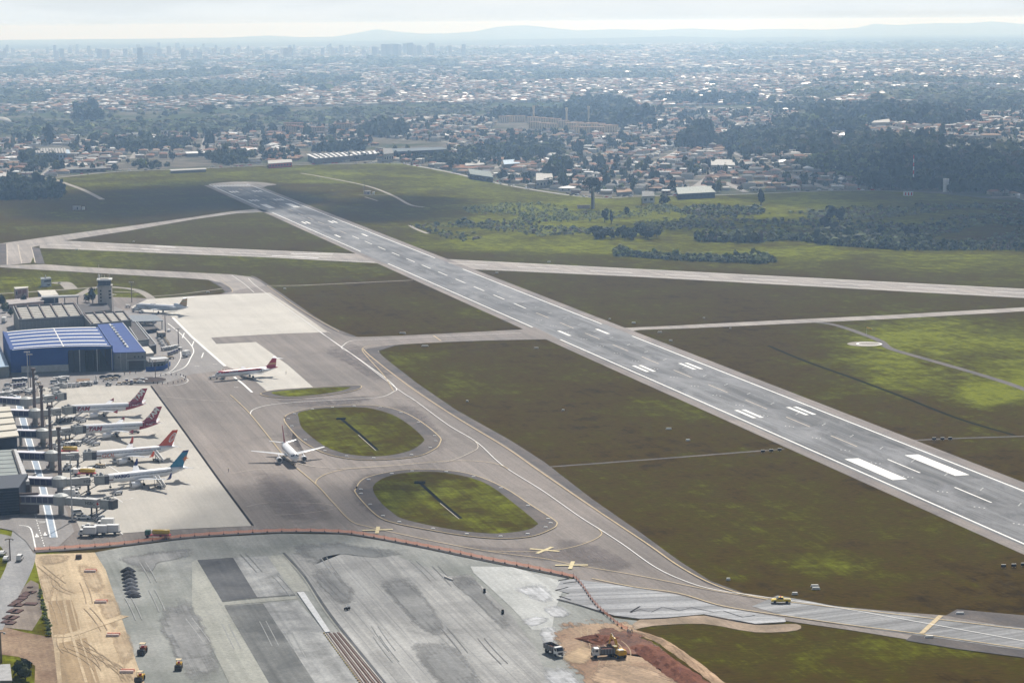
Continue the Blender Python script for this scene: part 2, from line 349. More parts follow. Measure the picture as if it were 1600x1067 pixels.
def np_mesh(name, P, F, mats, mi=None, smooth=False):
    me = bpy.data.meshes.new(name); n = F.shape[1]
    me.vertices.add(len(P)); me.vertices.foreach_set('co', np.ascontiguousarray(P, np.float32).ravel())
    me.loops.add(F.size); me.loops.foreach_set('vertex_index', np.ascontiguousarray(F, np.int32).ravel())
    me.polygons.add(len(F)); me.polygons.foreach_set('loop_start', np.arange(0, F.size, n, dtype=np.int32))
    for m in mats: me.materials.append(m)
    if mi is not None: me.polygons.foreach_set('material_index', np.ascontiguousarray(mi, np.int32))
    me.polygons.foreach_set('use_smooth', np.full(len(F), smooth)); me.update(calc_edges=True); return me
GRASS_M = grass_mat('airfield_grass', True)
fan_grid('airfield_grass', math.radians(-17), math.radians(17), 240, 300, 520, 0.04, GRASS_M)
sheet('town_ground', [(-300, 289), (-60, 281), (80, 277), (180, 267), (330, 261), (420, 257), (540, 255), (620, 254), (700, 267), (800, 289), (925, 307), (1000, 305), (1130, 303), (1320, 296), (1460, 300), (1560, 300), (1700, 290), (1750, 178), (1400, 176), (1100, 172), (1000, 178), (760, 184), (600, 192), (420, 204), (200, 212), (-100, 222)], 0.03, TOWN_M)
# ------------------------------------------------------------------ pavements
RUN_M = pave('runway_asphalt', (0.120, 0.122, 0.128), (0.165, 0.169, 0.175), streak=0.95, rough=0.7, patch=0.9, stain=0.3, spec=0.08, rubber=0.9)
SHO_M = pave('shoulder_asphalt', (0.235, 0.205, 0.185), (0.15, 0.135, 0.13), streak=0.5, patch=0.9, stain=0.5, blot=0.03)
DSH_M = pave('worn_shoulder', (0.060, 0.053, 0.054), (0.12, 0.10, 0.088), streak=0.3, patch=0.9, stain=0.5, blot=0.05)
TAX_M = pave('taxiway_asphalt', (0.228, 0.198, 0.178), (0.150, 0.132, 0.120), streak=0.35, joints=[(1, 5.2, 0.22)], patch=0.9, stain=0.35, jdark=0.5, blot=0.008)
TX2_M = pave('old_taxiway', (0.32, 0.29, 0.265), (0.22, 0.20, 0.185), streak=0.35, patch=0.8, stain=0.25, blot=0.02, seed=31)
CON_M = pave('pale_concrete', (0.50, 0.48, 0.435), (0.43, 0.41, 0.375), streak=0.12, joints=[(0, 7.5, 0.15), (1, 7.5, 0.15)], patch=0.9, stain=0.22, jdark=0.25, blot=0.02, grain=0.12)
CO2_M = pave('terminal_concrete', (0.45, 0.425, 0.38), (0.37, 0.35, 0.315), streak=0.12, joints=[(0, 7.5, 0.15), (1, 7.5, 0.15)], patch=0.9, stain=0.3, jdark=0.3, blot=0.02, seed=11, grain=0.12)
ROD_M = pave('service_asphalt', (0.255, 0.24, 0.232), (0.20, 0.19, 0.185), streak=0.2, patch=0.8, stain=0.3, blot=0.02, seed=5)
SRD_M = pave('track_surface', (0.30, 0.27, 0.235), (0.22, 0.20, 0.175), streak=0.1, patch=0.8, stain=0.2, blot=0.03, seed=8)

# crossing runway first (lies lowest), then main runway
def strip(name, pts_a, pts_b, z, m, **k): return sheet(name, pts_a + pts_b[::-1], z, m, **k)
cross = strip('crossing_runway', [(62, 374), (102, 376.5), (300, 386), (400, 390.5), (550, 396.5), (640, 399), (686, 404.5), (1000, 420.5), (1600, 451.5), (1800, 461)],
                        [(62, 388), (102, 389.5), (300, 397.8), (400, 401.5), (587, 411.5), (660, 414), (736, 421), (1000, 433), (1600, 466), (1800, 477)], 0.08, TX2_M)
for (a, b_) in [((62, 381.6), (600, 406)), ((686, 411), (1800, 469))]:
    L = (G(*b_) - G(*a)); n = max(1, int(L.length / 60)); d = L.normalized()
    for i in range(n):
        p = G(*a) + d * (i * 60 + 8); line('centreline_stripe', [p, p + d * 34], 1.3, 0.20, WHITE_P, px=False, sub=0, parent=cross)
for pts in ([(455, 396.8), (500, 397.5), (520, 397.8)], [(425, 400), (470, 402), (498, 403.6)], [(243, 396.3 - 11), (262, 397 - 10.8), (275, 387.2)], [(220, 389.3), (240, 390.3), (250, 391)]):
    line('aiming_mark', pts, 3.0, 0.20, WHITE_P, sub=0, parent=cross)
line('edge_stripe', [(102, 377.6), (300, 387.1), (550, 397.6)], 0.9, 0.20, WHITE_P, sub=0, parent=cross)
line('edge_stripe', [(102, 388.4), (300, 396.7), (585, 410.3)], 0.9, 0.20, WHITE_P, sub=0, parent=cross)
line('edge_stripe', [(730, 407.8), (1000, 421.6), (1600, 452.6), (1800, 462.3)], 0.9, 0.20, WHITE_P, sub=0, parent=cross)
line('edge_stripe', [(760, 421), (1000, 431.8), (1600, 464.8), (1800, 475.6)], 0.9, 0.20, WHITE_P, sub=0, parent=cross)

u0, u1 = 560.0, pxu(352, 289)
shoulder = sheet('runway_shoulder', [UV(u0, VL - 7.5), UV(u1, VL - 6.5), UV(u1, VR + 6.5), UV(u0, VR + 8.5)], 0.12, SHO_M, px=False)
runway = sheet('runway', [UV(u0, VL - 1.6), UV(u1, VL - 1.6), UV(u1, VR + 1.6), UV(u0, VR + 1.6)], 0.16, RUN_M, px=False)
sheet('turning_pad', [(326, 288.5), (345, 286), (372, 284.6), (405, 285.2), (432, 288.6), (418, 290.8), (404, 293.6), (352, 291.5), (336, 290.5)], 0.20, TX2_M, sub=3)
def edge(v, segs):
    for a, b_ in segs: line('edge_stripe', [UV(a, v), UV(b_, v)], 0.95, 0.24, WHITE_P, px=False, sub=0, parent=runway)
edge(VL, [(u0, pxu(876, 531)), (pxu(832, 512), pxu(603.7, 412.5)), (pxu(562.5, 393.7), pxu(425, 332.5)), (pxu(408, 324), u1 + 4)])
edge(VR, [(u0, pxu(985, 525.7)), (pxu(937.5, 507), pxu(722, 421)), (pxu(680, 403.7), u1 + 4)])
def mark(name, u, du, v, dv, parent=None, m=None):
    z = 0.24; line(name, [UV(u, v), UV(u + du, v)], dv, z, m or WHITE_P, px=False, sub=0, parent=parent or runway)
W2 = (VR - VL) / 2
# near end: aiming blocks, then pairs
ub = pxu(1331.6, 717.1); ue = pxu(1404.9, 750); vo = pxv(1331.6, 717.1); vi = pxv(1351.8, 715.6)
for side in (-1, 1):
    mark('aiming_block', ue, ub - ue, VC + side * 13.4, 6.2)
    for k, (uu, cnt, sp) in enumerate([(pxu(1190, 653.2), 2, 0), (pxu(1020, 581.2), 2, 0), (pxu(896, 525), 1, 0)]):
        offs = {2: (11.0, 14.6), 1: (11.6,)}[cnt]
        for o_ in offs: mark('touchdown_bar', uu, 23, VC + side * o_, 1.9)
# far end
fb = pxu(430, 325.5)
for side in (-1, 1):
    mark('aiming_block', fb, 50, VC + side * 12.5, 6.5)
    for uu, offs in [(pxu(486, 350), (10.5, 14.2)), (pxu(535, 371), (11.8,)), (pxu(399, 315), (9.2, 12.6, 16)), (pxu(367, 301.5), (9.2, 12.6, 16))]:
        for o_ in offs: mark('touchdown_bar', uu, 23, VC + side * o_, 1.9)
for k in range(12):
    mark('threshold_stripe', u1 - 34, 30, VL + 3.2 + k * 3.35, 1.8)
# centre line dashes (strong in the middle, worn elsewhere)
u = ue + 10
while u > u0: mark('centreline_stripe', u, 30, VC, 0.8); u -= 60
u = ue + 70
while u < u1 - 70:
    worn = u < pxu(860, 485) or u > pxu(560, 370); mark('centreline_stripe', u, 27, VC, 0.9 if not worn else 0.7, m=WHITE_P if not worn else FADED_P); u += 50
# small worn dashes like runway light scars
k = 0; u = u0 + 10
while u < pxu(640, 410):
    for side in (-1, 1):
        for j in range(3): mark('light_mark', u + j * 1.5, 0.7, VC + side * (7.0 + j * 1.2), 0.6)
    u += 30

# taxiways and apron
TXW = 0.20
t_up = strip('taxiway', [(-80, 384.5), (0, 381), (60, 372.5), (130, 363), (200, 354), (300, 340), (360, 331), (405, 326.3), (425, 332)],
                   [(-80, 423), (11, 415), (48, 411), (55, 395), (48, 387), (102, 376.2), (200, 361), (300, 343.5), (370, 333.6), (417, 331.5), (436, 337)], 0.12, TX2_M)
sheet('taxiway_shoulder', [(48, 386.5), (62, 388.5), (70, 412.5), (55, 412)], 0.135, DSH_M); sheet('taxiway_shoulder', [(-80, 385), (0, 381.5), (10, 381), (10, 414), (-80, 419)], 0.14, DSH_M)
for pts in ([(10.5, 382), (11.5, 398), (11.5, 414)], [(28, 383), (31, 398), (34, 412)], [(49, 387), (52, 398), (55, 411)]): line('edge_line', pts, 0.7, 0.25, FADED_P, sub=0, parent=t_up)
curve_top = [(-80, 423), (0, 416), (11, 414.8), (70, 413.3), (120, 417), (200, 421.3), (290, 425.5), (362, 429.3), (392, 433), (405, 439), (417, 447.5), (450, 472), (487, 497)]
curve_bot = [(-80, 427), (0, 418), (45, 421), (100, 424), (200, 430), (290, 435), (325, 437.5), (345, 443), (358, 452), (360, 457), (345, 461), (350, 470), (420, 500)]
strip('taxiway', curve_top, curve_bot, 0.16, TX2_M)
sheet('taxiway_shoulder', [(325, 437.4), (345, 442), (358, 449), (364, 456), (362, 458), (345, 459.5), (352, 457), (346, 449), (333, 442)], 0.18, DSH_M)
sheet('taxiway_shoulder', [(392, 432.5), (400, 433.5), (425, 449), (460, 473), (500, 500), (530, 516), (555, 525.6), (548, 526.6), (530, 521), (500, 506), (450, 473.5), (417, 447)], 0.22, DSH_M, sub=3)
apron_pts = [(417, 447), (450, 472), (487, 496), (530, 520), (545, 525.5), (560, 527), (620, 525.3), (700, 521.4), (813, 515.4), (835, 511), (885, 536), (851, 530.6), (760, 532.5), (680, 535.6), (628, 538.5), (606, 542), (592, 548), (594, 556), (615, 574), (640, 592), (711, 640), (800, 690), (850, 722), (925, 780), (1000, 832), (1050, 870), (1090, 900), (1150, 925), (1230, 938), (1310, 948), (1400, 956), (1490, 963), (1600, 977), (1760, 998),
 (1760, 1052), (1600, 1028), (1440, 1003), (1330, 985), (1225, 970), (1100, 952), (985, 935), (905, 907), (890, 901), (760, 875), (640, 850), (540, 833), (440, 832), (300, 840), (190, 854), (52, 864), (40, 846), (20, 828), (-20, 822), (-120, 820), (-120, 500), (20, 470), (120, 462), (240, 467), (300, 463), (345, 460), (380, 452)]
apron = sheet('apron_asphalt', apron_pts, 0.20, TAX_M)
upper = sheet('concrete_apron', [(230, 468), (300, 463.5), (362, 460), (422, 458), (470, 490), (512, 519.5), (450, 521.5), (400, 524), (330, 528), (338, 538), (400, 535), (450, 571), (492, 608), (419, 613.5), (390, 588), (352, 572), (300, 527), (270, 497), (262, 490), (215, 492), (205, 480)], 0.24, CON_M)
sheet('concrete_patch', [(330, 529.5), (388, 525.6), (396, 533), (342, 537.5)], 0.28, TAX_M)
sheet('service_road', [(196, 486), (262, 490), (270, 497), (300, 527), (352, 572), (345, 580), (300, 585), (258, 600), (100, 606), (-120, 612), (-120, 480), (180, 480)], 0.26, ROD_M)
terminal = sheet('terminal_apron', [(100, 606), (150, 602.5), (236, 603.6), (290, 678), (340, 748), (395, 822.5), (290, 827), (190, 834), (130, 838), (108, 790), (90, 722), (72, 664), (58, 606)], 0.30, CO2_M)
sheet('service_road', [(-120, 610), (20, 608), (44, 640), (76, 724), (116, 832), (90, 856), (52, 862), (40, 846), (20, 830), (-20, 822), (-120, 822)], 0.32, ROD_M)
BLUEP = paint('blue_walkway', (0.28, 0.35, 0.44), 0.5)
line('blue_walkway', [(27, 620), (34, 650), (48, 700), (66, 760), (84, 841)], 3.0, 0.40, BLUEP, kind='structure', sub=4)
for dx in (-5.0, 5.2): line('walkway_edge', [(27 + dx, 620), (34 + dx, 650), (48 + dx, 700), (66 + dx, 760), (84 + dx * 1.05, 841)], 0.45, 0.44, WHITE_P, kind='structure', sub=4)
for (a, b_) in [((57, 814), (70, 857)), ((43, 770), (57, 812))]:
    A = G(*a); B = G(*b_); n = int((B - A).length / 4)
    for i in range(n): p = A.lerp(B, i / n); q = A.lerp(B, (i + 0.45) / n); line('lane_dash', [p, q], 0.35, 0.40, WHITE_P, px=False, sub=0, parent=terminal)
line('lane_line', [(30, 822), (44, 824), (50, 832), (56, 860)], 0.5, 0.40, WHITE_P, parent=terminal); line('stop_line', [(57, 815.5), (72, 816)], 0.45, 0.40, WHITE_P, sub=0, parent=terminal)
line('stop_line', [(61, 818), (71, 817.5)], 0.7, 0.40, WHITE_P, sub=0, parent=terminal)
for p in ((57.5, 838), (70.5, 836)): line('lane_arrow', [p, (p[0] + .6, p[1] + 2.6)], 1.3, 0.40, WHITE_P, sub=0, parent=terminal); line('lane_arrow', [(p[0] - .3, p[1] - 3), p], 0.5, 0.40, WHITE_P, sub=0, parent=terminal)
# stand lead-in lines and apron edge
for pts in ([(236, 604), (290, 678), (340, 748), (395, 822)],): line('apron_edge_joint', pts, 0.9, 0.36, mat('joint_tar', (0.03, 0.028, 0.03), 1.0, spec=0), sub=0, parent=terminal)
for pts in ([(175, 775), (192, 786), (208, 779)], [(164, 725), (180, 735), (196, 746)], [(172, 820), (192, 836)], [(120, 700), (140, 690)]): line('stand_line', pts, 0.35, 0.36, WHITE_P, sub=0, parent=terminal)
line('apron_line', [(270, 497), (300, 527.5), (352, 573)], 1.5, 0.36, WHITE_P, sub=0, parent=apron)
line('apron_line', [(366, 590), (380, 601), (394, 614)], 1.2, 0.36, WHITE_P, sub=0, parent=apron)
line('road_line', [(262, 506), (285, 525), (302, 546), (298, 560), (288, 575), (262, 585)], 0.6, 0.36, WHITE_P, parent=apron)
line('road_line', [(240, 590), (268, 580), (282, 561), (281, 548)], 0.4, 0.36, WHITE_P, parent=apron)
line('road_line', [(282, 588), (294, 595), (285, 601), (262, 604)], 0.35, 0.36, WHITE_P, parent=apron)
for (a, b_) in (((262, 586), (288, 574)),): pass
for p in ((288, 521), (303, 534), (318, 552)): line('bay_mark', [p, (p[0] - 3, p[1] + 8)], 0.6, 0.36, WHITE_P, sub=0, parent=apron)
for p in ((333, 570), (366, 606), (305, 573)):
    for k in range(3): line('bay_mark', [(p[0] + k * 2.4, p[1]), (p[0] + k * 2.4 + 1.3, p[1])], 0.9, 0.36, WHITE_P, sub=0, parent=apron)
# lead lines
LINES = [  # pts, width, material
 ([(360, 618), (372, 629), (391, 648), (422, 686), (450, 720), (493, 757), (520, 786), (548, 815), (575, 824), (610, 832), (680, 847), (760, 862), (850, 874), (900, 884), (1000, 901), (1100, 921), (1200, 938)], 0.42, YELLOW_P),
 ([(248, 620), (300, 625), (365, 629), (376, 631)], 0.3, FADED_P),
 ([(391, 648), (396, 641), (420, 634), (470, 629), (560, 624), (597, 621), (615, 613), (619, 608), (600, 590), (548, 553), (535, 546), (536, 541), (552, 533), (600, 531), (700, 526), (815, 521)], 0.42, WHITE_P),
 ([(500, 520), (548, 553), (620, 608), (650, 628), (700, 665), (745, 692), (785, 728), (848, 768), (905, 808), (940, 830), (975, 853), (1020, 885), (1060, 905), (1110, 921), (1200, 935), (1300, 949), (1600, 1003)], 0.36, WHITE_P),
 ([(597, 621), (640, 625), (652, 629)], 0.3, FADED_P),
 ([(464, 724), (490, 730), (540, 733), (600, 730), (650, 726), (700, 722), (738, 707), (747, 699), (742, 690)], 0.4, FADED_P),
 ([(493, 757), (496, 750), (512, 741), (545, 733.5), (600, 729), (700, 721.5), (750, 722), (780, 727), (794, 734)], 0.4, YELLOW_P),
 ([(760, 862), (840, 863), (890, 857), (925, 846), (940, 836), (936, 828)], 0.4, YELLOW_P),
 ([(422, 459), (450, 480), (490, 507), (517, 522)], 0.4, FADED_P),
 ([(388, 436), (398, 446), (420, 462), (490, 512), (535, 545)], 0.35, WHITE_P),
 ([(362, 431), (381, 444), (397, 458)], 0.35, WHITE_P),
 ([(345, 438), (356, 447), (363, 453), (362, 458)], 0.35, YELLOW_P),
 ([(385, 793), (420, 787), (500, 788), (520, 792)], 0.25, FADED_P), ([(362, 741), (400, 735), (450, 734)], 0.25, FADED_P), ([(430, 806), (480, 803), (530, 795)], 0.25, FADED_P),
 ([(417, 447), (450, 471), (487, 495), (530, 519)], 0.5, YELLOW_P),
 ([(615, 612), (600, 588), (575, 560), (567, 550), (567, 545), (580, 541), (620, 539), (690, 536)], 0.4, YELLOW_P),
 ([(567, 546), (582, 560), (640, 605), (711, 652), (790, 700), (840, 735), (920, 790), (1010, 850), (1060, 885), (1110, 912), (1160, 929), (1230, 941), (1400, 961), (1600, 985), (1760, 1006)], 0.6, YELLOW_P),
 ([(925, 905), (990, 918), (1060, 928), (1130, 948), (1225, 963), (1330, 978), (1440, 992), (1600, 1015), (1760, 1040)], 0.6, YELLOW_P),
 ([(677, 525), (689, 533.5)], 0.8, YELLOW_P), ([(1470, 963), (1440, 991)], 1.5, YELLOW_P)]
for pts, w, m in LINES: line('taxi_line', pts, w, 0.42, m, parent=apron)
# broad dark/brown shoulders of the parallel taxiway
sheet('taxiway_shoulder', [(590, 549), (600, 559), (650, 598), (711, 640), (800, 690), (850, 722), (925, 780), (1000, 832), (1060, 876), (1110, 908), (1170, 930), (1250, 941), (1330, 950), (1330, 953), (1240, 943), (1160, 932), (1105, 913), (1055, 884), (1000, 845), (920, 787), (840, 731), (790, 696), (700, 643), (640, 602), (582, 560), (570, 549), (574, 545), (600, 541), (620, 539.5)], 0.24, DSH_M)
sheet('taxiway_shoulder', [(1478, 962), (1495, 952.5), (1600, 962), (1760, 978), (1760, 1004), (1600, 983.5)], 0.245, DSH_M)
sheet('taxiway_shoulder', [(1425, 993), (1415, 1001), (1500, 1015), (1600, 1028), (1760, 1050), (1760, 1041), (1600, 1016.5), (1500, 1001)], 0.245, DSH_M)
TX3 = pave('resurfaced_taxiway', (0.185, 0.19, 0.195), (0.24, 0.24, 0.245), streak=0.9, patch=0.9, stain=0.1, rot=-(ANG_U - math.radians(82)), spec=0.12, rough=.75)
sheet('resurfaced_taxiway', [(1175, 948), (1215, 931), (1310, 948.5), (1400, 958), (1480, 968), (1600, 982), (1760, 1002), (1760, 1043), (1600, 1017), (1440, 994), (1330, 979), (1230, 964)], 0.28, TX3)

# islands
ISG_M = grass_mat('island_grass', False, 0.62)
def island(ring, grass, zr=0.46, slot=None):
    o = sheet('island_shoulder', ring, zr, DSH_M, sub=4); g = sheet('island_grass', grass, zr + 0.04, ISG_M, sub=4, kind='structure')
    line('edge_line', ring, 0.45, zr + 0.03, YELLOW_P, parent=o, closed=True, sub=4)
    if slot:
        line('drain_channel', slot, 1.5, zr + 0.1, mat('drain_dark', (0.012, 0.012, 0.014), 1.0, spec=0), parent=g, sub=0)
        line('drain_kerb', [(x - 2.4, y + 1.0) for x, y in slot[len(slot) // 2:]], 0.28, zr + 0.12, mat('kerb_pale', (0.4, 0.38, 0.34)), parent=g, sub=0)
        c = G(*slot[0]); MB().box((c.x, c.y, 0.7), (4.2, 3.4, 0.35)).build('drain_grate', mat('drain_dark', (0.012, 0.012, 0.014), 1.0, spec=0), g)
r1 = [(444, 655), (454, 647), (484, 639), (517, 636), (553, 634), (596, 636), (630, 645), (659, 661), (686, 683), (688, 692), (679, 703), (648, 715), (585, 720), (540, 717), (504, 708), (472, 690), (450, 667)]
g1 = [(467, 646), (490, 641), (517, 638.5), (545, 637.5), (576, 639), (612, 649), (639, 665), (660, 684), (661, 692), (639, 706), (596, 714), (551, 712), (517, 703), (495, 690), (472, 670), (467, 654)]
r2 = [(556, 765), (569, 749), (607, 739), (641, 735), (697, 736), (742, 744), (787, 763), (832, 792), (866, 814), (870, 821), (862, 828), (832, 839), (787, 843), (731, 839), (675, 830), (619, 819), (592, 809), (571, 790), (556, 772)]
g2 = [(583, 762), (603, 747), (637, 740), (684, 739), (731, 747), (765, 760), (799, 785), (837, 816), (838, 822), (821, 830), (776, 835), (731, 832), (675, 823), (630, 812), (614, 803), (592, 783)]
island(r1, g1, slot=[(533, 656), (562, 680), (590, 705)]); island(r2, g2, slot=[(656, 756), (690, 787), (720, 812)])
island([(408, 615.5), (430, 610.5), (480, 607), (530, 604), (558, 603.3), (565, 605), (558, 610), (530, 616), (480, 621.5), (440, 622.5), (415, 620)], [(424, 614.8), (445, 611.6), (490, 608), (530, 606), (548, 606.5), (525, 613.5), (480, 619.5), (445, 620.5)], 0.46)
# edge-light plates around the islands
PLATE = mat('light_plate', (0.7, 0.7, 0.68), 0.6)
plates = []
for ring in (r1, r2):
    P = smooth_pts([G(*p) for p in ring], 4, True); cen = sum(P, Vector()) / len(P)
    for i in range(0, len(P), 4):
        p = P[i].lerp(cen, 0.055); plates.append(p)
proto_pl = None
for i, p in enumerate(plates):
    if proto_pl is None:
        proto_pl = MB().box((0, 0, 0.12), (1.5, 0.8, 0.24), top=0.8).build('edge_light', PLATE)
        tag(proto_pl, 'small white edge light block on the dark shoulder around a grass island', 'edge light', 'edge lights around the grass islands')
        o = proto_pl
    else: o = proto_pl.copy(); COL.objects.link(o)
    o.location = (p.x, p.y, 0.5)

# soft-edged darker patches laid over the asphalt
DKP = pave('asphalt_dark_patch', (0.13, 0.112, 0.108), (0.175, 0.148, 0.14), streak=.5, patch=.9, blot=.03, seed=51, soft=.9)
for i, pts in enumerate(([(440, 668), (452, 650), (470, 640), (455, 690), (480, 715), (455, 700)], [(390, 740), (440, 735), (500, 780), (530, 815), (470, 822), (420, 800)], [(545, 770), (560, 742), (600, 735), (575, 770), (600, 815), (565, 800)], [(700, 850), (800, 855), (900, 860), (930, 880), (850, 878), (760, 866)], [(560, 640), (620, 630), (660, 640), (700, 690), (690, 715), (650, 660)], [(500, 545), (560, 536), (590, 560), (620, 590), (590, 600), (540, 570)], [(860, 840), (930, 850), (1000, 890), (940, 895), (880, 870)], [(420, 625), (520, 622), (600, 618), (560, 632), (470, 640)])): soft_sheet('asphalt_dark_patch', pts, .37 + .006 * i, DKP, inner=.3)
# yellow crosses
def cross_mark(px, py, r):
    c = G(px, py); mb = MB()
    for a, z in ((r + 0.7, 0.47), (r - 0.75, 0.50)):
        d = Vector((math.cos(a), math.sin(a), 0)); ribbon_mb([c - d * 5.4, c + d * 5.4], 1.35, z, mb)
    return mb.build('closed_cross', XYELLOW, apron, fix=False)
cross_mark(590, 829.5, 0.88); cross_mark(851, 861, 0.35); cross_mark(893, 884.5, 0.75)

# side roads
link_r = strip('link_track', [(870, 528), (940, 507), (958, 509), (975, 512.5), (1035, 510), (1200, 501.5), (1400, 492), (1600, 480.5), (1800, 468)], [(905, 540), (990, 521), (985, 518), (1000, 515.6), (1080, 513), (1200, 507.5), (1400, 498), (1600, 486.5), (1800, 475)], 0.10, TX2_M)
ROADS = [([(850, 730), (1000, 719), (1225, 701.5)], 2.2, DSH_M), ([(1427, 688), (1520, 684), (1760, 677)], 2.2, DSH_M),
 ([(417, 446.5), (470, 446), (560, 442), (645, 438)], 2.2, SRD_M), ([(1270, 503), (1305, 508), (1345, 521), (1375, 533), (1392, 545), (1450, 562), (1530, 585), (1600, 608), (1700, 650)], 4.5, DSH_M),
 ([(1200, 540), (1260, 565), (1330, 590), (1410, 620), (1500, 655), (1585, 680)], 2.0, mat('ditch', (0.018, 0.016, 0.009), 1.0, spec=0)),
 ([(75, 276), (95, 284), (130, 297), (160, 312)], 5.5, SRD_M), ([(470, 271), (500, 276), (570, 290), (612, 305), (640, 320), (662, 324)], 3.6, SRD_M),
 ([(560, 305), (610, 305)], 2.0, SRD_M), ([(570, 308), (590, 314)], 2.0, SRD_M),
 ([(88, 466), (120, 462), (150, 449), (190, 450), (215, 454), (232, 463), (243, 474)], 5.5, SRD_M), ([(232, 463.5), (280, 460), (345, 451.5), (362, 450)], 2.2, SRD_M), ([(178, 456), (215, 457)], 2.5, SRD_M),
 ([(-60, 461), (0, 459), (60, 455.5), (110, 452), (150, 449)], 4.0, SRD_M), ([(118, 461), (150, 462), (180, 460)], 7.0, SRD_M), ([(82, 443), (100, 442), (112, 452)], 9.0, SRD_M),
 ([(640, 352), (650, 358), (668, 365)], 3.5, SRD_M), ([(190, 490), (178, 478), (172, 465)], 5, TX2_M)]
for i, (pts, w, m) in enumerate(ROADS): line('service_track', pts, w, 0.065 + 0.001 * (i % 7), m, kind='structure', sub=6)
PERIM = [(-200, 288), (0, 281.5), (80, 278.6), (180, 268.8), (330, 262.6), (420, 258.8), (540, 256.4), (620, 255.6), (640, 258), (700, 268.8), (800, 291), (925, 309), (1000, 306.8), (1130, 304.6), (1320, 297.8), (1420, 300)]
line('perimeter_road', PERIM, 6.0, 0.07, pave('perimeter_asphalt', (0.30, 0.29, 0.28), (0.22, 0.21, 0.2), streak=.1), kind='structure', sub=5)
# calibration circle on the right
c = G(1358, 537.5)
P = [(c.x + 9.5 * math.cos(t), c.y + 9.5 * math.sin(t)) for t in np.linspace(0, 2 * math.pi, 40, endpoint=False)]
circ = sheet('turning_circle', [(p[0] - 2.5, p[1]) for p in P], 0.09, SRD_M, px=False)
line('circle_ring', [(c.x + 6.6 * math.cos(t), c.y + 6.6 * math.sin(t)) for t in np.linspace(0, 2 * math.pi, 32, endpoint=False)], 1.2, 0.13, WHITE_P, px=False, sub=0, closed=True, parent=circ)

# ------------------------------------------------------------------ construction ground
GRY_M = pave('graded_base', (0.185, 0.195, 0.180), (0.31, 0.315, 0.30), streak=0.25, patch=0.95, stain=0.45, blot=0.03, seed=3, rough=.85)
GR2_M = pave('cement_base', (0.25, 0.25, 0.245), (0.36, 0.36, 0.35), streak=0.5, joints=[(1, 4.5, 0.3)], patch=0.95, stain=0.45, blot=0.04, seed=17, jdark=0.5, rough=.85)
DK1 = pave('fresh_asphalt', (0.052, 0.055, 0.062), (0.11, 0.113, 0.118), streak=0.35, patch=0.8, stain=0.1, blot=0.08, seed=2)
DK2 = pave('dusty_asphalt', (0.10, 0.105, 0.105), (0.19, 0.195, 0.19), streak=0.45, patch=0.9, stain=0.1, blot=0.06, seed=9)
LT1 = pave('light_base', (0.20, 0.205, 0.205), (0.36, 0.365, 0.36), streak=0.4, patch=0.9, stain=0.3, blot=0.09, seed=4)
OLV = pave('olive_base', (0.26, 0.265, 0.235), (0.34, 0.34, 0.31), streak=0.3, patch=0.8, stain=0.3, blot=0.06, seed=6)
WSL = pave('new_slab', (0.56, 0.57, 0.58), (0.5, 0.51, 0.52), streak=0.05, patch=0.5, stain=0.05)
SND = pave('bare_sand', (0.50, 0.40, 0.27), (0.36, 0.275, 0.18), streak=0.35, patch=0.9, stain=0.2, blot=0.05, seed=12, rough=.95, grain=.3)
SN2 = pave('damp_sand', (0.28, 0.205, 0.125), (0.36, 0.27, 0.17), streak=0.3, patch=0.7, stain=0.1, blot=0.06, seed=13, rough=.95)
DRT = pave('red_earth', (0.17, 0.11, 0.075), (0.32, 0.235, 0.16), streak=0.3, patch=0.95, stain=0.3, blot=0.06, seed=14, rough=.95, grain=.4)
RED = pave('dug_earth', (0.115, 0.042, 0.026), (0.20, 0.085, 0.05), streak=0.2, patch=0.9, stain=0.4, blot=0.1, seed=15, rough=.95, grain=.5)
TAN = pave('dry_earth', (0.42, 0.29, 0.19), (0.24, 0.17, 0.11), streak=0.5, patch=0.9, stain=0.3, blot=0.07, seed=16, rough=.95, rot=0.9, grain=.35)
MIL = pave('milled_asphalt', (0.31, 0.315, 0.325), (0.20, 0.205, 0.215), streak=0.8, patch=0.8, stain=0.05, rot=-(ANG_U - math.radians(100)), spec=.12, rough=.8)
sheet('graded_base', [(148, 863), (190, 855), (300, 841), (440, 833.5), (540, 835), (640, 852), (760, 877), (890, 903), (915, 914), (900, 940), (960, 965), (1000, 970), (985, 985), (940, 985), (925, 1000), (930, 1040), (960, 1067), (985, 1120), (560, 1150), (245, 1150), (225, 1067), (215, 1040), (195, 980), (175, 920), (165, 890)], 0.06, GRY_M)
sheet('cement_base', [(452, 866), (530, 858), (600, 862), (672, 888), (700, 900), (735, 898), (800, 962), (835, 1010), (860, 1067), (890, 1130), (640, 1130), (534, 984), (476, 901)], 0.10, GR2_M)
sheet('pale_strip', [(735, 885), (800, 886), (885, 910), (868, 950), (862, 985), (832, 985), (800, 950), (740, 895)], 0.14, pave('washed_concrete', (0.42, 0.43, 0.42), (0.32, 0.33, 0.32), streak=0.3, patch=.9, stain=.1, blot=.08, seed=21))
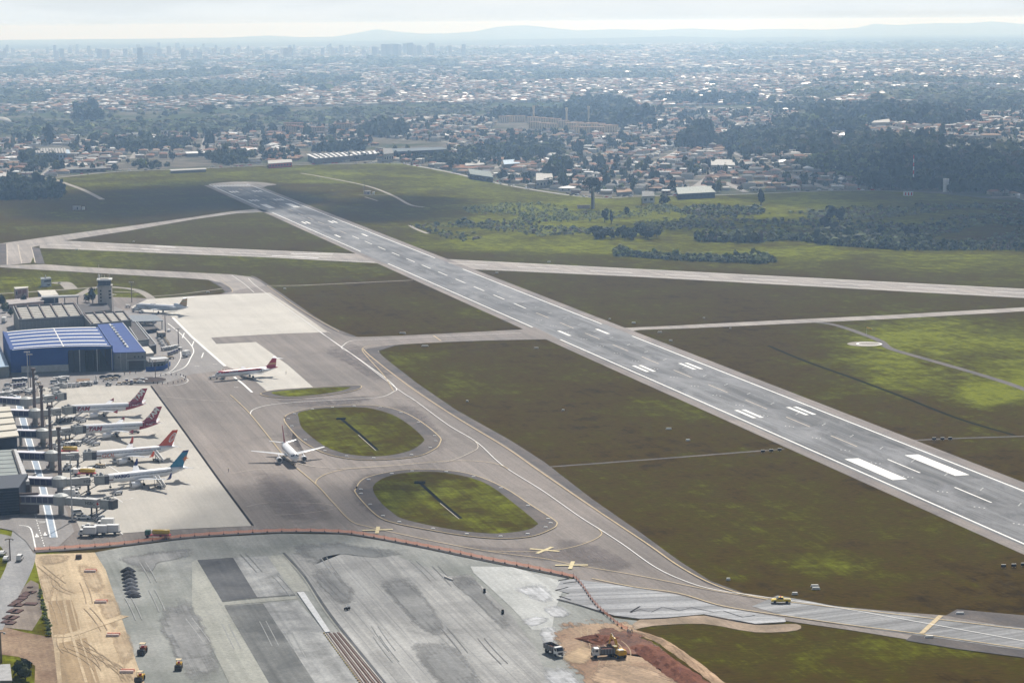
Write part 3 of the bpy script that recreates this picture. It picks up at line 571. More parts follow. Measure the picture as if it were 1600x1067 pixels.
PANELS = [([(308, 875), (364, 871), (402, 933), (347, 939)], DK1), ([(364, 871), (418, 869), (459, 929), (402, 933)], LT1), ([(418, 868.7), (443.5, 867), (485, 924), (462, 924), (459, 929)], OLV), ([(347, 941), (462, 931), (464, 936), (350, 946)], OLV),
 ([(351, 947), (411, 943), (492, 1067), (520, 1110), (440, 1110), (420, 1067)], DK2), ([(411, 943), (465, 938), (510, 990), (562, 1067), (590, 1110), (520, 1110), (492, 1067)], LT1),
 ([(300, 878), (308, 875), (347, 941), (420, 1067), (440, 1110), (370, 1110), (358, 1067), (300, 950)], OLV)]
for i, (pts, m) in enumerate(PANELS): sheet('pavement_bay', pts, 0.10 + 0.012 * i, m)
for pts, w, m in [([(443, 864), (458, 880), (476, 901), (505, 945), (534, 984), (601, 1067), (640, 1120)], 0.9, DK1), ([(441, 866), (474, 903), (500, 944), (530, 985), (597, 1067)], .5, OLV), ([(347, 940), (402, 934), (462, 930)], 0.5, DK1)]: line('drain_channel', pts, w, 0.20, m, kind='structure', sub=3)
slab = MB().prism([G(*p)[:2] for p in ((464, 926), (475, 926), (516, 988), (508, 989))], 0.1, 0.42).build('concrete_slab', WSL); tag(slab, 'long pale new concrete slab strip lying beside the brown rail trench', 'slab')
tr = sheet('steel_trench', [(509.5, 990), (534, 988), (601, 1067), (640, 1120), (590, 1120), (564, 1067)], 0.19, pave('rusty_trench', (0.16, 0.115, 0.095), (0.25, 0.21, 0.19), streak=.9, patch=.9, blot=.1))
A0, A1 = G(510.5, 990.5), G(566, 1067); B0, B1 = G(533, 988.5), G(600, 1067)
for k in range(7):
    t = (k + .3) / 7; p = A0.lerp(B0, t); q = A1.lerp(B1, t); q = p + (q - p) * 1.4
    mb = MB(); d = (q - p); mb.box(((p.x + q.x) / 2, (p.y + q.y) / 2, 0.32), (d.length, 0.22, 0.24), rz=math.atan2(d.y, d.x)); mb.build('form_rail', mat('rust_steel', (0.13, 0.07, 0.05), .7) if k % 2 else mat('pale_steel', (0.45, 0.42, 0.40), .6), tr)
for k in range(26):
    p = A0.lerp(A1, k / 24) + Vector((-0.8, 0, 0)); MB().box((p.x, p.y, 0.35), (0.5, 0.35, 0.4)).build('form_peg', mat('peg_yellow', (0.5, 0.38, 0.18)), tr)
sheet('milled_strip', [(876, 908), (897, 905), (925, 909), (1000, 920), (1060, 930), (1130, 950), (1226, 966), (1228, 972), (1180, 975), (1100, 960), (1045, 965), (1000, 967), (960, 962), (905, 945), (872, 936), (890, 928), (868, 922)], 0.225, MIL)
for pts in ([(870, 937), (905, 946), (960, 963), (1000, 967.5), (1045, 966)], [(872, 908), (890, 904)], [(868, 923), (888, 918)], [(874, 932), (892, 938)], [(1000, 948), (985, 957)], [(1100, 961), (1180, 976), (1226, 973)], [(880, 912), (905, 909)]):
    line('broken_edge', pts, 0.6, 0.26, mat('joint_tar', (0.03, 0.028, 0.03), 1.0, spec=0), kind='structure', sub=3)
# staircase joints of the milled lanes
P0 = [(985, 958), (1000, 953), (1018, 957), (1035, 949), (1062, 955), (1080, 950), (1115, 957), (1130, 955), (1160, 965), (1180, 962)]
line('lane_joint', P0, 0.35, 0.265, mat('joint_tar', (0.03, 0.028, 0.03), 1.0, spec=0), kind='structure', sub=0)
sheet('sand_strip', [(52, 866), (148, 863), (165, 890), (175, 920), (195, 980), (215, 1040), (226, 1067), (246, 1150), (105, 1150), (90, 1067), (84, 1010), (74, 960), (60, 900)], 0.08, SND)
for i, pts in enumerate(([(75, 939), (112, 937), (121, 962), (126, 988), (84, 994)], [(92, 1005), (135, 996), (156, 1067), (170, 1120), (110, 1120), (97, 1067)])): sheet('damp_sand', pts, 0.12, SN2)
SNS = pave('sand_soft', (0.30, 0.22, 0.14), (0.42, 0.33, 0.22), streak=.4, patch=.9, seed=46, soft=.6, blot=.08)
for i, pts in enumerate(([(120, 880), (150, 885), (165, 915), (150, 930), (128, 905)], [(150, 930), (178, 928), (192, 960), (180, 985), (160, 965)], [(60, 900), (80, 895), (86, 925), (72, 945)], [(175, 990), (200, 985), (212, 1020), (195, 1045), (180, 1020)], [(60, 868), (110, 868), (100, 880), (66, 884)])): soft_sheet('damp_sand', pts, .13 + .005 * i, SNS)
for pts, w in (([(100, 938), (112, 990), (135, 1067)], .8), ([(110, 938), (124, 992), (150, 1067)], .5), ([(84, 994), (110, 992), (150, 978), (195, 962)], 3.4)): line('wheel_track', pts, w, 0.15, SND, kind='structure', sub=4)
sheet('dirt_ground', [(-60, 985), (0, 978), (40, 988), (84, 996), (92, 1067), (100, 1150), (60, 1150), (54, 1067), (55, 1040), (30, 1026), (0, 1022), (-60, 1030)], 0.07, DRT)
sheet('dirt_ground', [(48, 906), (60, 912), (66, 960), (50, 985), (6, 980), (0, 974), (22, 940), (34, 920)], 0.09, pave('gravel_dirt', (0.24, 0.20, 0.165), (0.15, 0.12, 0.10), patch=.9, blot=.1, seed=22, stain=.5))
line('side_road', [(40, 826), (36, 850), (33, 878), (22, 905), (8, 930), (-20, 985)], 9.0, 0.11, pave('side_road_asphalt', (0.22, 0.22, 0.225), (0.30, 0.30, 0.30), streak=.2, patch=.9, blot=.06, seed=25), kind='structure', sub=6)
line('side_road', [(-60, 838), (-10, 838), (14, 848), (26, 862), (34, 880)], 8.0, 0.10, pave('side_gravel', (0.26, 0.255, 0.25), (0.18, 0.17, 0.16), patch=.9, blot=.06, seed=26), kind='structure', sub=6)
soft_sheet('earth_pit', [(868, 975), (885, 970), (930, 966), (985, 968), (1000, 985), (1020, 1000), (1060, 1030), (1110, 1067), (1160, 1110), (930, 1110), (905, 1067), (880, 1040), (862, 1010), (862, 990)], 0.205, pave('pit_earth', (0.20, 0.115, 0.07), (0.36, 0.26, 0.17), streak=.3, patch=.95, stain=.35, blot=.06, seed=41, grain=.45, soft=.15), sub=4, inner=.7)
soft_sheet('dug_earth', [(910, 992), (940, 978), (990, 985), (1015, 1000), (1050, 1028), (1100, 1067), (1145, 1105), (1105, 1105), (1050, 1055), (1010, 1025), (960, 1020), (912, 1010)], 0.24, pave('dug_earth_soft', (0.085, 0.034, 0.02), (0.19, 0.085, 0.05), streak=.3, patch=.95, stain=.5, blot=.1, seed=42, grain=.5, soft=.2), inner=.6)
soft_sheet('dry_earth', [(915, 1045), (950, 1035), (1000, 1038), (1040, 1052), (1070, 1075), (1095, 1110), (940, 1110), (925, 1075)], 0.27, pave('dry_earth_soft', (0.42, 0.30, 0.20), (0.24, 0.17, 0.11), streak=.5, patch=.95, stain=.45, blot=.07, seed=43, rot=.9, grain=.4, soft=.2))
soft_sheet('dry_earth', [(878, 1024), (915, 1006), (930, 1020), (915, 1040), (888, 1040)], 0.28, pave('pale_sand_soft', (0.46, .34, .21), (.30, .21, .13), streak=.6, patch=.9, seed=44, rot=.9, soft=.5, blot=.1))
sheet('dry_earth', [(1000, 968), (1045, 966), (1110, 962), (1180, 976), (1244, 975), (1245, 985), (1180, 988), (1100, 975), (1020, 978), (985, 985)], 0.17, pave('strip_earth', (0.33, 0.25, 0.18), (0.20, 0.15, 0.10), streak=.3, patch=.95, stain=.4, seed=61, blot=.08), sub=3)

# irregular washes, tar patches and tyre tracks of the site
WSH = pave('lime_wash', (0.52, 0.53, 0.55), (0.30, 0.31, 0.315), streak=.4, patch=.95, blot=.25, seed=33, stain=.5, soft=.5)
TARP = pave('wet_patch', (0.14, 0.148, 0.15), (0.20, 0.205, 0.20), streak=.35, patch=.95, blot=.06, seed=34, soft=.5)
MDP = pave('mid_patch', (0.155, 0.158, 0.158), (0.25, 0.252, 0.248), streak=.45, patch=.95, blot=.05, seed=35, soft=.5)
for i, (pts, m_) in enumerate([([(452, 852), (520, 846), (600, 854), (640, 866), (590, 872), (540, 866), (500, 872), (488, 884), (470, 878)], TARP), ([(480, 892), (510, 886), (540, 905), (560, 930), (540, 948), (512, 930)], MDP), ([(180, 872), (230, 862), (300, 856), (300, 870), (250, 880), (232, 900), (200, 886)], MDP),
    ([(590, 905), (640, 900), (668, 935), (700, 985), (680, 1000), (630, 960)], MDP), ([(694, 898), (735, 896), (765, 935), (800, 975), (788, 985), (745, 945)], MDP), ([(800, 918), (845, 911), (860, 922), (868, 938), (848, 944), (820, 932)], WSH), ([(846, 950), (874, 946), (896, 960), (868, 966)], WSH), ([(812, 968), (850, 963), (860, 970), (830, 980)], WSH),
    ([(840, 985), (865, 978), (872, 990), (862, 1012), (850, 1010)], WSH), ([(845, 1045), (890, 1044), (905, 1062), (915, 1085), (870, 1090)], WSH), ([(640, 1010), (700, 1000), (740, 1040), (760, 1080), (700, 1090)], MDP), ([(240, 960), (290, 930), (330, 990), (350, 1060), (300, 1070), (262, 1010)], MDP)]): soft_sheet('surface_patch', pts, 0.155 + .006 * i, m_)
_tr = random.Random(3); TK = {'s': mat('track_dark_sand', (.33, .25, .165), .95), 'p': mat('track_pale_sand', (.60, .48, .33), .95), 'g': mat('track_pale_grey', (.30, .305, .30), .95, spec=0), 'd': mat('track_dark_grey', (.21, .21, .21), .95, spec=0)}
def tracks(poly, n, mk_, amp, w=.45, heading=None, jit=.35):
    xs = [p[0] for p in poly]; ys = [p[1] for p in poly]; mb = MB(); k = 0
    while k < n:
        x, y = _tr.uniform(min(xs), max(xs)), _tr.uniform(min(ys), max(ys)); a = heading if heading is not None else _tr.uniform(0, 6.28); a += _tr.uniform(-jit, jit); c = G(x, y); P = []; turn = _tr.uniform(-amp, amp)
        for j in range(14): P.append(c.copy()); c = c + Vector((math.cos(a), math.sin(a), 0)) * 2.2; a += turn
        ok = True
        for p_ in (P[0], P[-1], P[7]):
            q_ = proj([(p_.x, p_.y, 0)]); inside = False; j = len(poly) - 1
            for i in range(len(poly)):
                if (poly[i][1] > q_[1][0]) != (poly[j][1] > q_[1][0]) and q_[0][0] < (poly[j][0] - poly[i][0]) * (q_[1][0] - poly[i][1]) / (poly[j][1] - poly[i][1]) + poly[i][0]: inside = not inside
                j = i
            ok &= inside
        k += 1
        if not ok: continue
        for o_ in (-1, 1): ribbon_mb(P, w, .232 + .0004 * k + .0002 * o_, mb, o_ * .95)
    o = mb.build('wheel_tracks', TK[mk_], None, fix=False); o['kind'] = 'structure'
SP = [(55, 868), (148, 865), (175, 920), (195, 980), (222, 1067), (92, 1067), (74, 960)]
tracks(SP, 26, 's', .04, .28, ANG_U, .2); tracks(SP, 7, 's', .2, .25); GP = [(170, 870), (440, 838), (560, 842), (760, 885), (860, 960), (850, 1060), (240, 1060)]; tracks(GP, 16, 'g', .006, .3, ANG_U, .05); tracks(GP, 10, 'd', .006, .25, ANG_U, .05); tracks([(875, 985), (960, 975), (1010, 1010), (1090, 1067), (915, 1067)], 50, 's', .12, .3)

# earth banks beside the pit: real relief
def ridge(name, pts, w, h, m, label, cat, seed=1, n=3):
    P = smooth_pts([G(*p) for p in pts], 8); r = random.Random(seed); rows = []
    cs = [-1, -.75, -.5, -.2, .05, .3, .55, .8, 1]; mb = MB()
    for i, p in enumerate(P):
        t = (P[min(i + 1, len(P) - 1)] - P[max(i - 1, 0)]).normalized(); s = Vector((t.y, -t.x, 0)); e = math.sin(math.pi * min(1, max(0, i / (len(P) - 1)))) ** .4
        rows.append([p + s * (c_ * w / 2 * (1 + r.uniform(-.12, .12))) + Vector((0, 0, max(-.05, h * e * (1 - abs(c_) ** 1.4) * r.uniform(.6, 1.15)))) for c_ in cs])
    k = len(cs); mb.add([q for rr in rows for q in rr], [(i * k + j, i * k + j + 1, (i + 1) * k + j + 1, (i + 1) * k + j) for i in range(len(rows) - 1) for j in range(k - 1)])
    o = mb.build(name, m); tag(o, label, cat); return o
ridge('earth_bank', [(1000, 1008), (1030, 1030), (1070, 1058), (1120, 1095)], 9, 2.0, RED, 'long ridge of dark red dug earth running down from the excavator', 'earth bank', 3)
ridge('earth_heap', [(915, 1004), (935, 1000), (955, 1003)], 12, 1.6, RED, 'dark heap of fresh red soil in front of the tipper truck', 'soil heap', 4)
ridge('earth_bank', [(985, 985), (1030, 1000), (1075, 1030), (1130, 1072)], 4, .7, TAN, 'low pale soil bank along the top edge of the red trench', 'earth bank', 5)
# ------------------------------------------------------------------ common object materials
WHT = mat('white_paint', (0.74, 0.74, 0.73), 0.35, .05); GRY = mat('grey_paint', (0.32, 0.33, 0.34), 0.5, .1); DGY = mat('dark_grey', (0.07, 0.07, 0.075), 0.6); BLK = mat('black_rubber', (0.018, 0.018, 0.02), 0.8)
GLS = mat('dark_glass', (0.02, 0.025, 0.035), 0.12, .1, spec=.7); STL = mat('galvanised_steel', (0.42, 0.43, 0.44), 0.45, .1, metallic=.3); YEL = mat('machine_yellow', (0.62, 0.38, 0.04), 0.45, .12); ORG = mat('orange_plastic', (0.62, 0.13, 0.045), 0.6)
CONC = mat('weathered_concrete', (0.34, 0.33, 0.31), 0.85, .2, .3, grime=.4); BLUE = mat('blue_sheet', (0.012, 0.050, 0.21), 0.7, .10, .15); BLUR = mat('blue_roof_sheet', (0.015, 0.058, 0.22), 0.7, .12, .2, grime=.2); BLUW = mat('blue_wall_sheet', (0.010, 0.060, 0.25), 0.8, .1, .2)
MAST = mat('mast_steel', (0.13, 0.10, 0.095), 0.6, .15); RED_ = mat('red_paint', (0.45, 0.03, 0.035), 0.4); LRF = mat('light_roof', (0.50, 0.48, 0.43), 0.7, .12, .2, grime=.3); DRF = mat('dark_roof', (0.075, 0.07, 0.07), 0.8, .2, .2, grime=.3)
GRW = mat('ribbed_grey_wall', (0.20, 0.21, 0.20), 0.75, .12, 1.2); SILV = mat('silver_roof', (0.62, 0.63, 0.64), 0.4, .06, metallic=.2); BRN = mat('brown_cladding', (0.11, 0.085, 0.08), 0.7); NAVY = mat('navy_cladding', (0.018, 0.026, 0.045), 0.6, spec=.2)
GNR = mat('greenish_roof', (0.24, 0.27, 0.26), 0.6, .1, .3, grime=.4); SKYB = mat('pale_blue_sheet', (0.30, 0.40, 0.50), 0.5, .1); TLS = mat('tan_sheet', (0.42, 0.34, 0.24), 0.8); PINK = mat('faded_pink_wall', (0.40, 0.31, 0.28), .85)

for _m in (CONC,): pass
def quadz(mb, pts, z0, z1, m=0): mb.prism([(p.x, p.y) for p in pts], z0, z1, m)
def slab_on(name, pts, z0, z1, m, parent): mb = MB(); mb.prism([(p[0], p[1]) for p in pts], z0, z1); return mb.build(name, m, parent)
def bil(q, a, b):   # point in quad (q0 front-left, q1 front-right, q2 back-right, q3 back-left)
    return q[0].lerp(q[1], a).lerp(q[3].lerp(q[2], a), b)
def wall_box(name, q, z0, z1, m, parent): return slab_on(name, q, z0, z1, m, parent)
def at_z(p, z): return Vector((p.x, p.y, z))
def facade(name, q0, q1, a0, a1, z0, z1, m, parent, out=0.12, t=0.3):
    d = (q1 - q0); d.z = 0; L = d.length; d.normalize(); nrm = Vector((d.y, -d.x, 0)); p = q0 + d * (a0 * L); r = q0 + d * (a1 * L)
    mb = MB(); c = (p + r) / 2 + nrm * (out - t / 2); mb.box((c.x, c.y, (z0 + z1) / 2), ((r - p).length, t, z1 - z0), rz=math.atan2(d.y, d.x)); return mb.build(name, m, parent)

# ------------------------------------------------------------------ blue maintenance hangar
def hangar():
    z = 13.0; q = [G(16, 547.5, z), G(176, 541.5, z), G(155.6, 511, z), G(4, 519, z)]; t = thing('hangar', 'large blue hangar with white-striped roof and a dark open door', 'hangar', (0, 0, 0))
    w = [at_z(p, 0) for p in q]
    # walls: back, left, right, and the front left of the opening
    f0, f1 = w[0], w[1]; d = (f1 - f0).normalized(); n_in = (w[3] - w[0]).normalized()
    wall_box('wall', [w[0], w[3], w[3] + d * .4, w[0] + d * .4], 0, 12.6, BLUW, t); wall_box('wall', [w[1] - d * .4, w[2] - d * .4, w[2], w[1]], 0, 12.6, BLUW, t); wall_box('wall', [w[3] + d * .41, w[2] - d * .41, w[2] - d * .41 - n_in * .4, w[3] + d * .41 - n_in * .4], 0, 12.6, BLUW, t)
    facade('front_wall', f0, f1, 0, .56, 4.6, 12.95, BLUW, t, .1, .4); facade('lower_wall', f0, f1, .10, .56, 1.3, 4.6, mat('pale_grey_sheet', (0.42, 0.44, 0.45), .6), t, .16, .5); facade('lower_wall', f0, f1, 0, .10, 1.3, 4.6, BLUW, t, .1, .4); facade('plinth', f0, f1, 0, .56, 0, 1.3, GRW, t, .2, .6)
    facade('front_wall', f0, f1, .56, 1, 12.0, 12.95, BLUW, t, .1, .4)
    for k, a in enumerate((.565, .62, .675)): facade('door_leaf', f0, f1, a, a + .05, 0.1, 12, NAVY, t, -.4 - .3 * (k % 2), .2)
    for a in (.668, .84, .985): facade('column', f0, f1, a, a + .008, 0, 12, STL, t, -.2, .5)
    for a in (.70, .76, .82, .88, .94): mb = MB(); p = f0.lerp(f1, a) + n_in * 9; mb.box((p.x, p.y, 6), (.3, .3, 12)).build('frame_post', DGY, t)
    fl = MB(); fl.prism([(p.x, p.y) for p in w], 0.28, 0.40); fl.build('floor', mat('hangar_floor', (0.06, .06, .06)), t)
    # curved roof built from alternating deck bays and translucent strips
    cols = 24; rb = MB()
    def rp(a, b, dz=0.0):
        p = bil(q, a, b); h = 13.0 + 0.8 * (1 - (2 * a - 1) ** 2); return Vector((p.x, p.y, h + dz))
    rings = [[rp(i / cols, b) for i in range(cols + 1)] for b in (0, 1)]
    P = rings[0] + rings[1]; n = cols + 1; low = [v - Vector((0, 0, .35)) for v in P]
    rb.add(P + low, [(i, i + 1, n + i + 1, n + i) for i in range(cols)] + [(2 * n + i + 1, 2 * n + i, 3 * n + i, 3 * n + i + 1) for i in range(cols)] + [(i, 2 * n + i, 2 * n + i + 1, i + 1) for i in range(cols)] + [(n + i + 1, 3 * n + i + 1, 3 * n + i, n + i) for i in range(cols)])
    rb.build('roof', BLUR, t)
    g = MB()
    for b in (0.004, .996):
        pts = [(rp(i / cols, b), w) for i in range(n)]
    g.add([v for i in range(n) for v in (at_z(rp(i / cols, 0), 12.4), rp(i / cols, 0, -.02))], [(2 * i, 2 * i + 2, 2 * i + 3, 2 * i + 1) for i in range(cols)]); g.build('gable', BLUW, t, fix=False)
    for b in (.10, .28, .46, .64, .82, .97):
        s = MB(); A = [rp(i / cols, b - .02, .09) for i in range(1, cols)]; B = [rp(i / cols, b + .025, .09) for i in range(1, cols)]; k = len(A)
        s.add(A + B, [(i, i + 1, k + i + 1, k + i) for i in range(k - 1)]); s.build('roof_light', SILV, t, fix=False)
    s = MB(); a = .52; A = [rp(a - .006, 0, .2), rp(a - .006, 1, .2), rp(a + .006, 1, .2), rp(a + .006, 0, .2)]; s.plate(A, .1).build('ridge_cap', SILV, t)
    for a in (.0, .985):
        s = MB(); A = [rp(a, 0, .5), rp(a, 1, .5), rp(a + .015, 1, .5), rp(a + .015, 0, .5)]; s.plate(A, .6).build('verge', BLUE, t)
    s = MB(); A = [rp(i / cols, .0, .12) for i in range(n)]; B = [rp(i / cols, .012, .12) for i in range(n)]; s.add(A + B, [(i, i + 1, n + i + 1, n + i) for i in range(cols)]); s.build('eave_trim', SILV, t, fix=False)
    # lean-to on the left
    z = 6.0; l = [G(-30, 576, z), G(14, 572, z), G(0, 540, z), G(-40, 545, z)]; t2 = thing('side_shed', 'pale blue roofed shed built against the left side of the blue hangar', 'shed')
    wall_box('wall', l, 0, 5.6, GRW, t2); slab_on('roof', l, 5.62, 6.0, SKYB, t2)
hangar()
def side_hall():
    zf = 9.5; q = [G(178, 551, zf), G(228, 549.5, zf), G(192, 504, 11.5), G(152, 507, 11.5)]; t = thing('blue_roof_hall', 'grey-walled hall with a sloping blue roof beside the hangar door', 'industrial hall')
    w = [at_z(p, 0) for p in q]; wall_box('wall', w, 0, 9.2, mat('olive_grey_sheet', (0.20, 0.205, 0.195), .7, .1, .8), t)
    d = (w[1] - w[0]).normalized(); mb = MB(); mb.plate([q[0], q[1], q[2], q[3]], .4).build('roof', BLUE, t)
    u = [p.lerp(q[(i + 1) % 4], 0) for i, p in enumerate(q)]
    mb = MB(); mb.plate([bil(q, .98, 0) + Vector((0, 0, .12)), bil(q, 1.0, 0) + Vector((0, 0, .12)), bil(q, 1.0, 1) + Vector((0, 0, .12)), bil(q, .98, 1) + Vector((0, 0, .12))], .1).build('verge', SILV, t)
    mb = MB(); mb.plate([bil(q, .50, .15) + Vector((0, 0, .25)), bil(q, .57, .15) + Vector((0, 0, .25)), bil(q, .50, .98) + Vector((0, 0, .25)), bil(q, .43, .98) + Vector((0, 0, .25))], .2).build('walkway', STL, t)
    for k in range(9): p = bil(q, .49 + .01 * (k % 2), .2 + k * .085); MB().box((p.x, p.y, p.z + .6), (1.2, 1.6, .7), rz=.3).build('roof_vent', STL if k % 3 else WHT, t)
    f0, f1 = w[0], w[1]
    facade('door', f0, f1, .45, .92, 0, 5.2, DGY, t, .1, .3); facade('canopy', f0, f1, .40, .97, 5.3, 5.6, STL, t, 2.2, 2.4)
    for a in (.12, .62, .74, .86): facade('window', f0, f1, a, a + .05, 6.6, 7.4, GLS, t, .1)
    for a in (.2, .38): facade('wall_joint', f0, f1, a, a + .012, 0, 9.2, STL, t, .08)
    z = 8.5; r = [G(216, 573, z), G(243, 571, z), G(205, 502, z), G(193, 503, z)]
    t2 = thing('flat_roof_annex', 'long annex with a dark flat roof along the right of the blue hall', 'annex')
    r = [G(216, 533, 7), G(233, 531, 7), G(211, 503.5, 7), G(197, 505, 7)]
    wall_box('wall', r, 0, 6.7, mat('annex_wall', (0.36, .37, .37), .7), t2); slab_on('roof', r, 6.72, 7.1, DRF, t2)
    for i in range(4):
        a = r[i]; b_ = r[(i + 1) % 4]; dd = b_ - a; MB().box(((a.x + b_.x) / 2, (a.y + b_.y) / 2, 7.35), (dd.length, .35, .5), rz=math.atan2(dd.y, dd.x)).build('parapet', STL, t2)
    r = [G(234, 541, 5), G(244, 539, 5), G(215, 504, 5), G(212, 504, 5)]
    wall_box('lower_wing', r, 0, 5, DRF, t2)
    for i in (0, 1):
        a = r[i]; b_ = r[(i + 1) % 4]; dd = b_ - a; MB().box(((a.x + b_.x) / 2, (a.y + b_.y) / 2, 5.25), (dd.length, .35, .5), rz=math.atan2(dd.y, dd.x)).build('parapet', STL, t2)
side_hall()
def cargo_hall(name, label, px4, z, nrib, nbeam):
    q = [G(x, y, z) for x, y in px4]; t = thing(name, label, 'cargo hall'); w = [at_z(p, 0) for p in q]
    wall_box('wall', w, 0, z - .6, GRW, t); 
    L = (w[1] - w[0]); d = L.normalized()
    for k in range(int(L.length / 2.2)): a = (k + .5) / int(L.length / 2.2); facade('wall_rib', w[0], w[1], a - .004, a + .004, 0, z - .7, mat('rib_grey', (0.25, 0.26, .25), .7), t, .14, .2)
    slab_on('roof_deck', q, z - .6, z - .25, mat('deck_brown', (.045, .040, .038), .9), t)
    # saw-tooth rows of roof bays, cut by the cross beams
    for i in range(nrib):
        for j in range(nbeam):
            a0 = .035 + j * .93 / nbeam + .014; a1 = .035 + (j + 1) * .93 / nbeam - .014; b0 = .05 + i * .92 / nrib; b1 = b0 + .36 / nrib
            P = [bil(q, a0, b0) + Vector((0, 0, .0)), bil(q, a1, b0), bil(q, a1, b1) + Vector((0, 0, .45)), bil(q, a0, b1) + Vector((0, 0, .45))]
            o = MB().plate(P, .12).build('roof_bay', mat('bay_grey', (.40, .385, .35), .8), t)
    for j in range(nbeam + 1):
        a = .035 + j * .93 / nbeam; p = bil(q, a, .02); r = bil(q, a, .98); dd = r - p
        MB().box(((p.x + r.x) / 2, (p.y + r.y) / 2, z + .45), (dd.length, .7, 1.5), rz=math.atan2(dd.y, dd.x)).build('roof_beam', BRN, t)
    for i in range(4):
        p = q[i]; r = q[(i + 1) % 4]; dd = r - p; MB().box(((p.x + r.x) / 2, (p.y + r.y) / 2, z + .15), (dd.length + .4, .5, 1.1), rz=math.atan2(dd.y, dd.x)).build('parapet', mat('parapet_grey', (0.25, .25, .25), .7), t)
cargo_hall('cargo_hall', 'big grey cargo hall with slatted roof behind the hangar, left one', [(30, 500.6), (131, 494.5), (118, 474.5), (20.6, 480)], 11, 7, 5)
cargo_hall('cargo_hall', 'smaller grey cargo hall with slatted roof below the control tower', [(142.5, 508), (205, 501), (195, 487.5), (127.5, 490.5)], 10.5, 6, 4)
def block(name, label, cat, px4, z, wm, rm, wins=0, zwin=(1.2, 2.4), parapet=True, grp=None):
    q = [G(x, y, z) for x, y in px4]; w = [at_z(p, 0) for p in q]; t = thing(name, label, cat, group=grp)
    wall_box('wall', w, 0, z - .3, wm, t); c = sum(q, Vector()) / 4; slab_on('roof', [c + (p - c) * 1.04 for p in q], z - .3, z, rm, t)
    for k in range(wins): facade('window', w[0], w[1], (k + .25) / wins, (k + .7) / wins, zwin[0], zwin[1], GLS, t, .08)
    return t, q, w
block('office_building', 'low dark-roofed building at the foot of the control tower', 'building', [(128, 489), (172, 484), (166, 473.5), (122, 476)], 6, GRW, DRF, 8)
block('long_building', 'long low building with a pale roof behind dark trees on the left', 'building', [(14, 475.5), (68, 470.5), (64, 464), (10, 468.5)], 4.5, PINK, mat('dusty_roof', (0.34, .31, .30), .85, .3, .4), 10)
t, q, w = block('brick_building', 'square two-storey building with pink window bays and white roof edge', 'building', [(24, 451.5), (43, 449.5), (44, 447.5), (22, 448.5)], 9.0, PINK, LRF, 0)
for a in (.2, .58): facade('window_bay', w[0], w[1], a, a + .28, 5.4, 7.8, mat('dusky_red', (0.25, .13, .12)), t, .15)
facade('window', w[0], w[1], .05, .13, 5, 7.5, GLS, t, .12)
t, q, w = block('substation', 'small white and blue hut with grey roof alone on bright grass', 'hut', [(64, 436.5), (80, 435), (78, 432.5), (63.5, 433.5)], 5.5, mat('bluish_white_wall', (0.48, .53, .58), .6), mat('slate_roof', (0.18, .2, .21)), 0)
facade('window', w[0], w[1], .3, .95, 3.2, 4.6, GLS, t, .1); facade('window', w[0], w[1], .6, .85, .8, 1.5, GLS, t, .1); MB().cyl(q[0].lerp(q[2], .5), q[0].lerp(q[2], .5) + Vector((0, 0, 2.2)), .8, .1, 4).build('roof_cap', LRF, t)
t, q, w = block('fire_station', 'cream flat-roofed building with a dark open bay under the canopy', 'building', [(66, 462), (91, 460.5), (85, 453), (59, 454)], 5.5, NAVY, LRF, 0)
def canopy(name, label, px4, z, thick, colm, roofm, legs):
    q = [G(x, y, z) for x, y in px4]; t = thing(name, label, 'canopy'); slab_on('roof', q, z - thick, z, roofm, t)
    for a, b in legs: p = bil(q, a, b); MB().box((p.x, p.y, (z - thick) / 2), (.6, .6, z - thick)).build('column', colm, t)
    return t, q
canopy('canopy', 'long narrow canopy on tall columns behind the cargo hall', [(65, 464.5), (124, 462), (122, 460.5), (64, 462)], 6.5, .9, CONC, GRY, [(.03, .5), (.62, .5), (.965, .5), (.35, .5)])
canopy('apron_shelter', 'grey-roofed open shelter full of baggage gear near the tri-jet', [(208, 502.5), (255, 501), (243, 491.5), (199, 492.5)], 5.5, .4, STL, mat('slate_blue_roof', (0.16, .185, .21), .5), [(.03, .05), (.35, .05), (.68, .05), (.97, .05), (.97, .95), (.03, .95)])
block('checkpoint_hut', 'small grey hut with two lit windows beside the lamp pole', 'hut', [(248, 520), (259, 519.5), (256, 516.5), (244.5, 517.5)], 3.6, GRW, mat('tan_roof', (0.33, .3, .27)), 2, (1.1, 2.2))
block('shelter_store', 'dark-roofed store under the end of the baggage shelter', 'store', [(222, 516.5), (245, 513), (240, 508), (216, 510)], 2.6, NAVY, DRF, 0)
block('gate_house', 'low flat dark building beside the blue curved wall', 'building', [(233, 566), (262, 563.5), (255, 556), (224, 557.5)], 3.8, GRW, mat('gate_roof', (0.12, .12, .125)), 5)
block('white_annex', 'small white-roofed block between the blue hall and the gate house', 'building', [(224, 553), (240, 551), (232, 541), (222, 542)], 4.2, CONC, LRF, 2)
canopy('gate_canopy', 'thin canopy frame standing over the security gate', [(238, 562), (264, 560), (259, 557), (233, 559)], 6.0, .4, STL, STL, [(.02, .1), (.98, .1), (.98, .9), (.02, .9)])
def blue_wall():
    P = smooth_pts([G(228, 581), G(245, 580), G(258, 577.5), (G(266, 572))], 5); t = thing('curved_wall', 'low bright blue curved wall round the security gate', 'wall'); 
    for i in range(len(P) - 1):
        a, b_ = P[i], P[i + 1]; d = b_ - a; MB().box(((a.x + b_.x) / 2, (a.y + b_.y) / 2, 1.25), (d.length + .02 * (i % 2), .3, 2.5), rz=math.atan2(d.y, d.x)).build('panel', BLUW, t)
blue_wall()
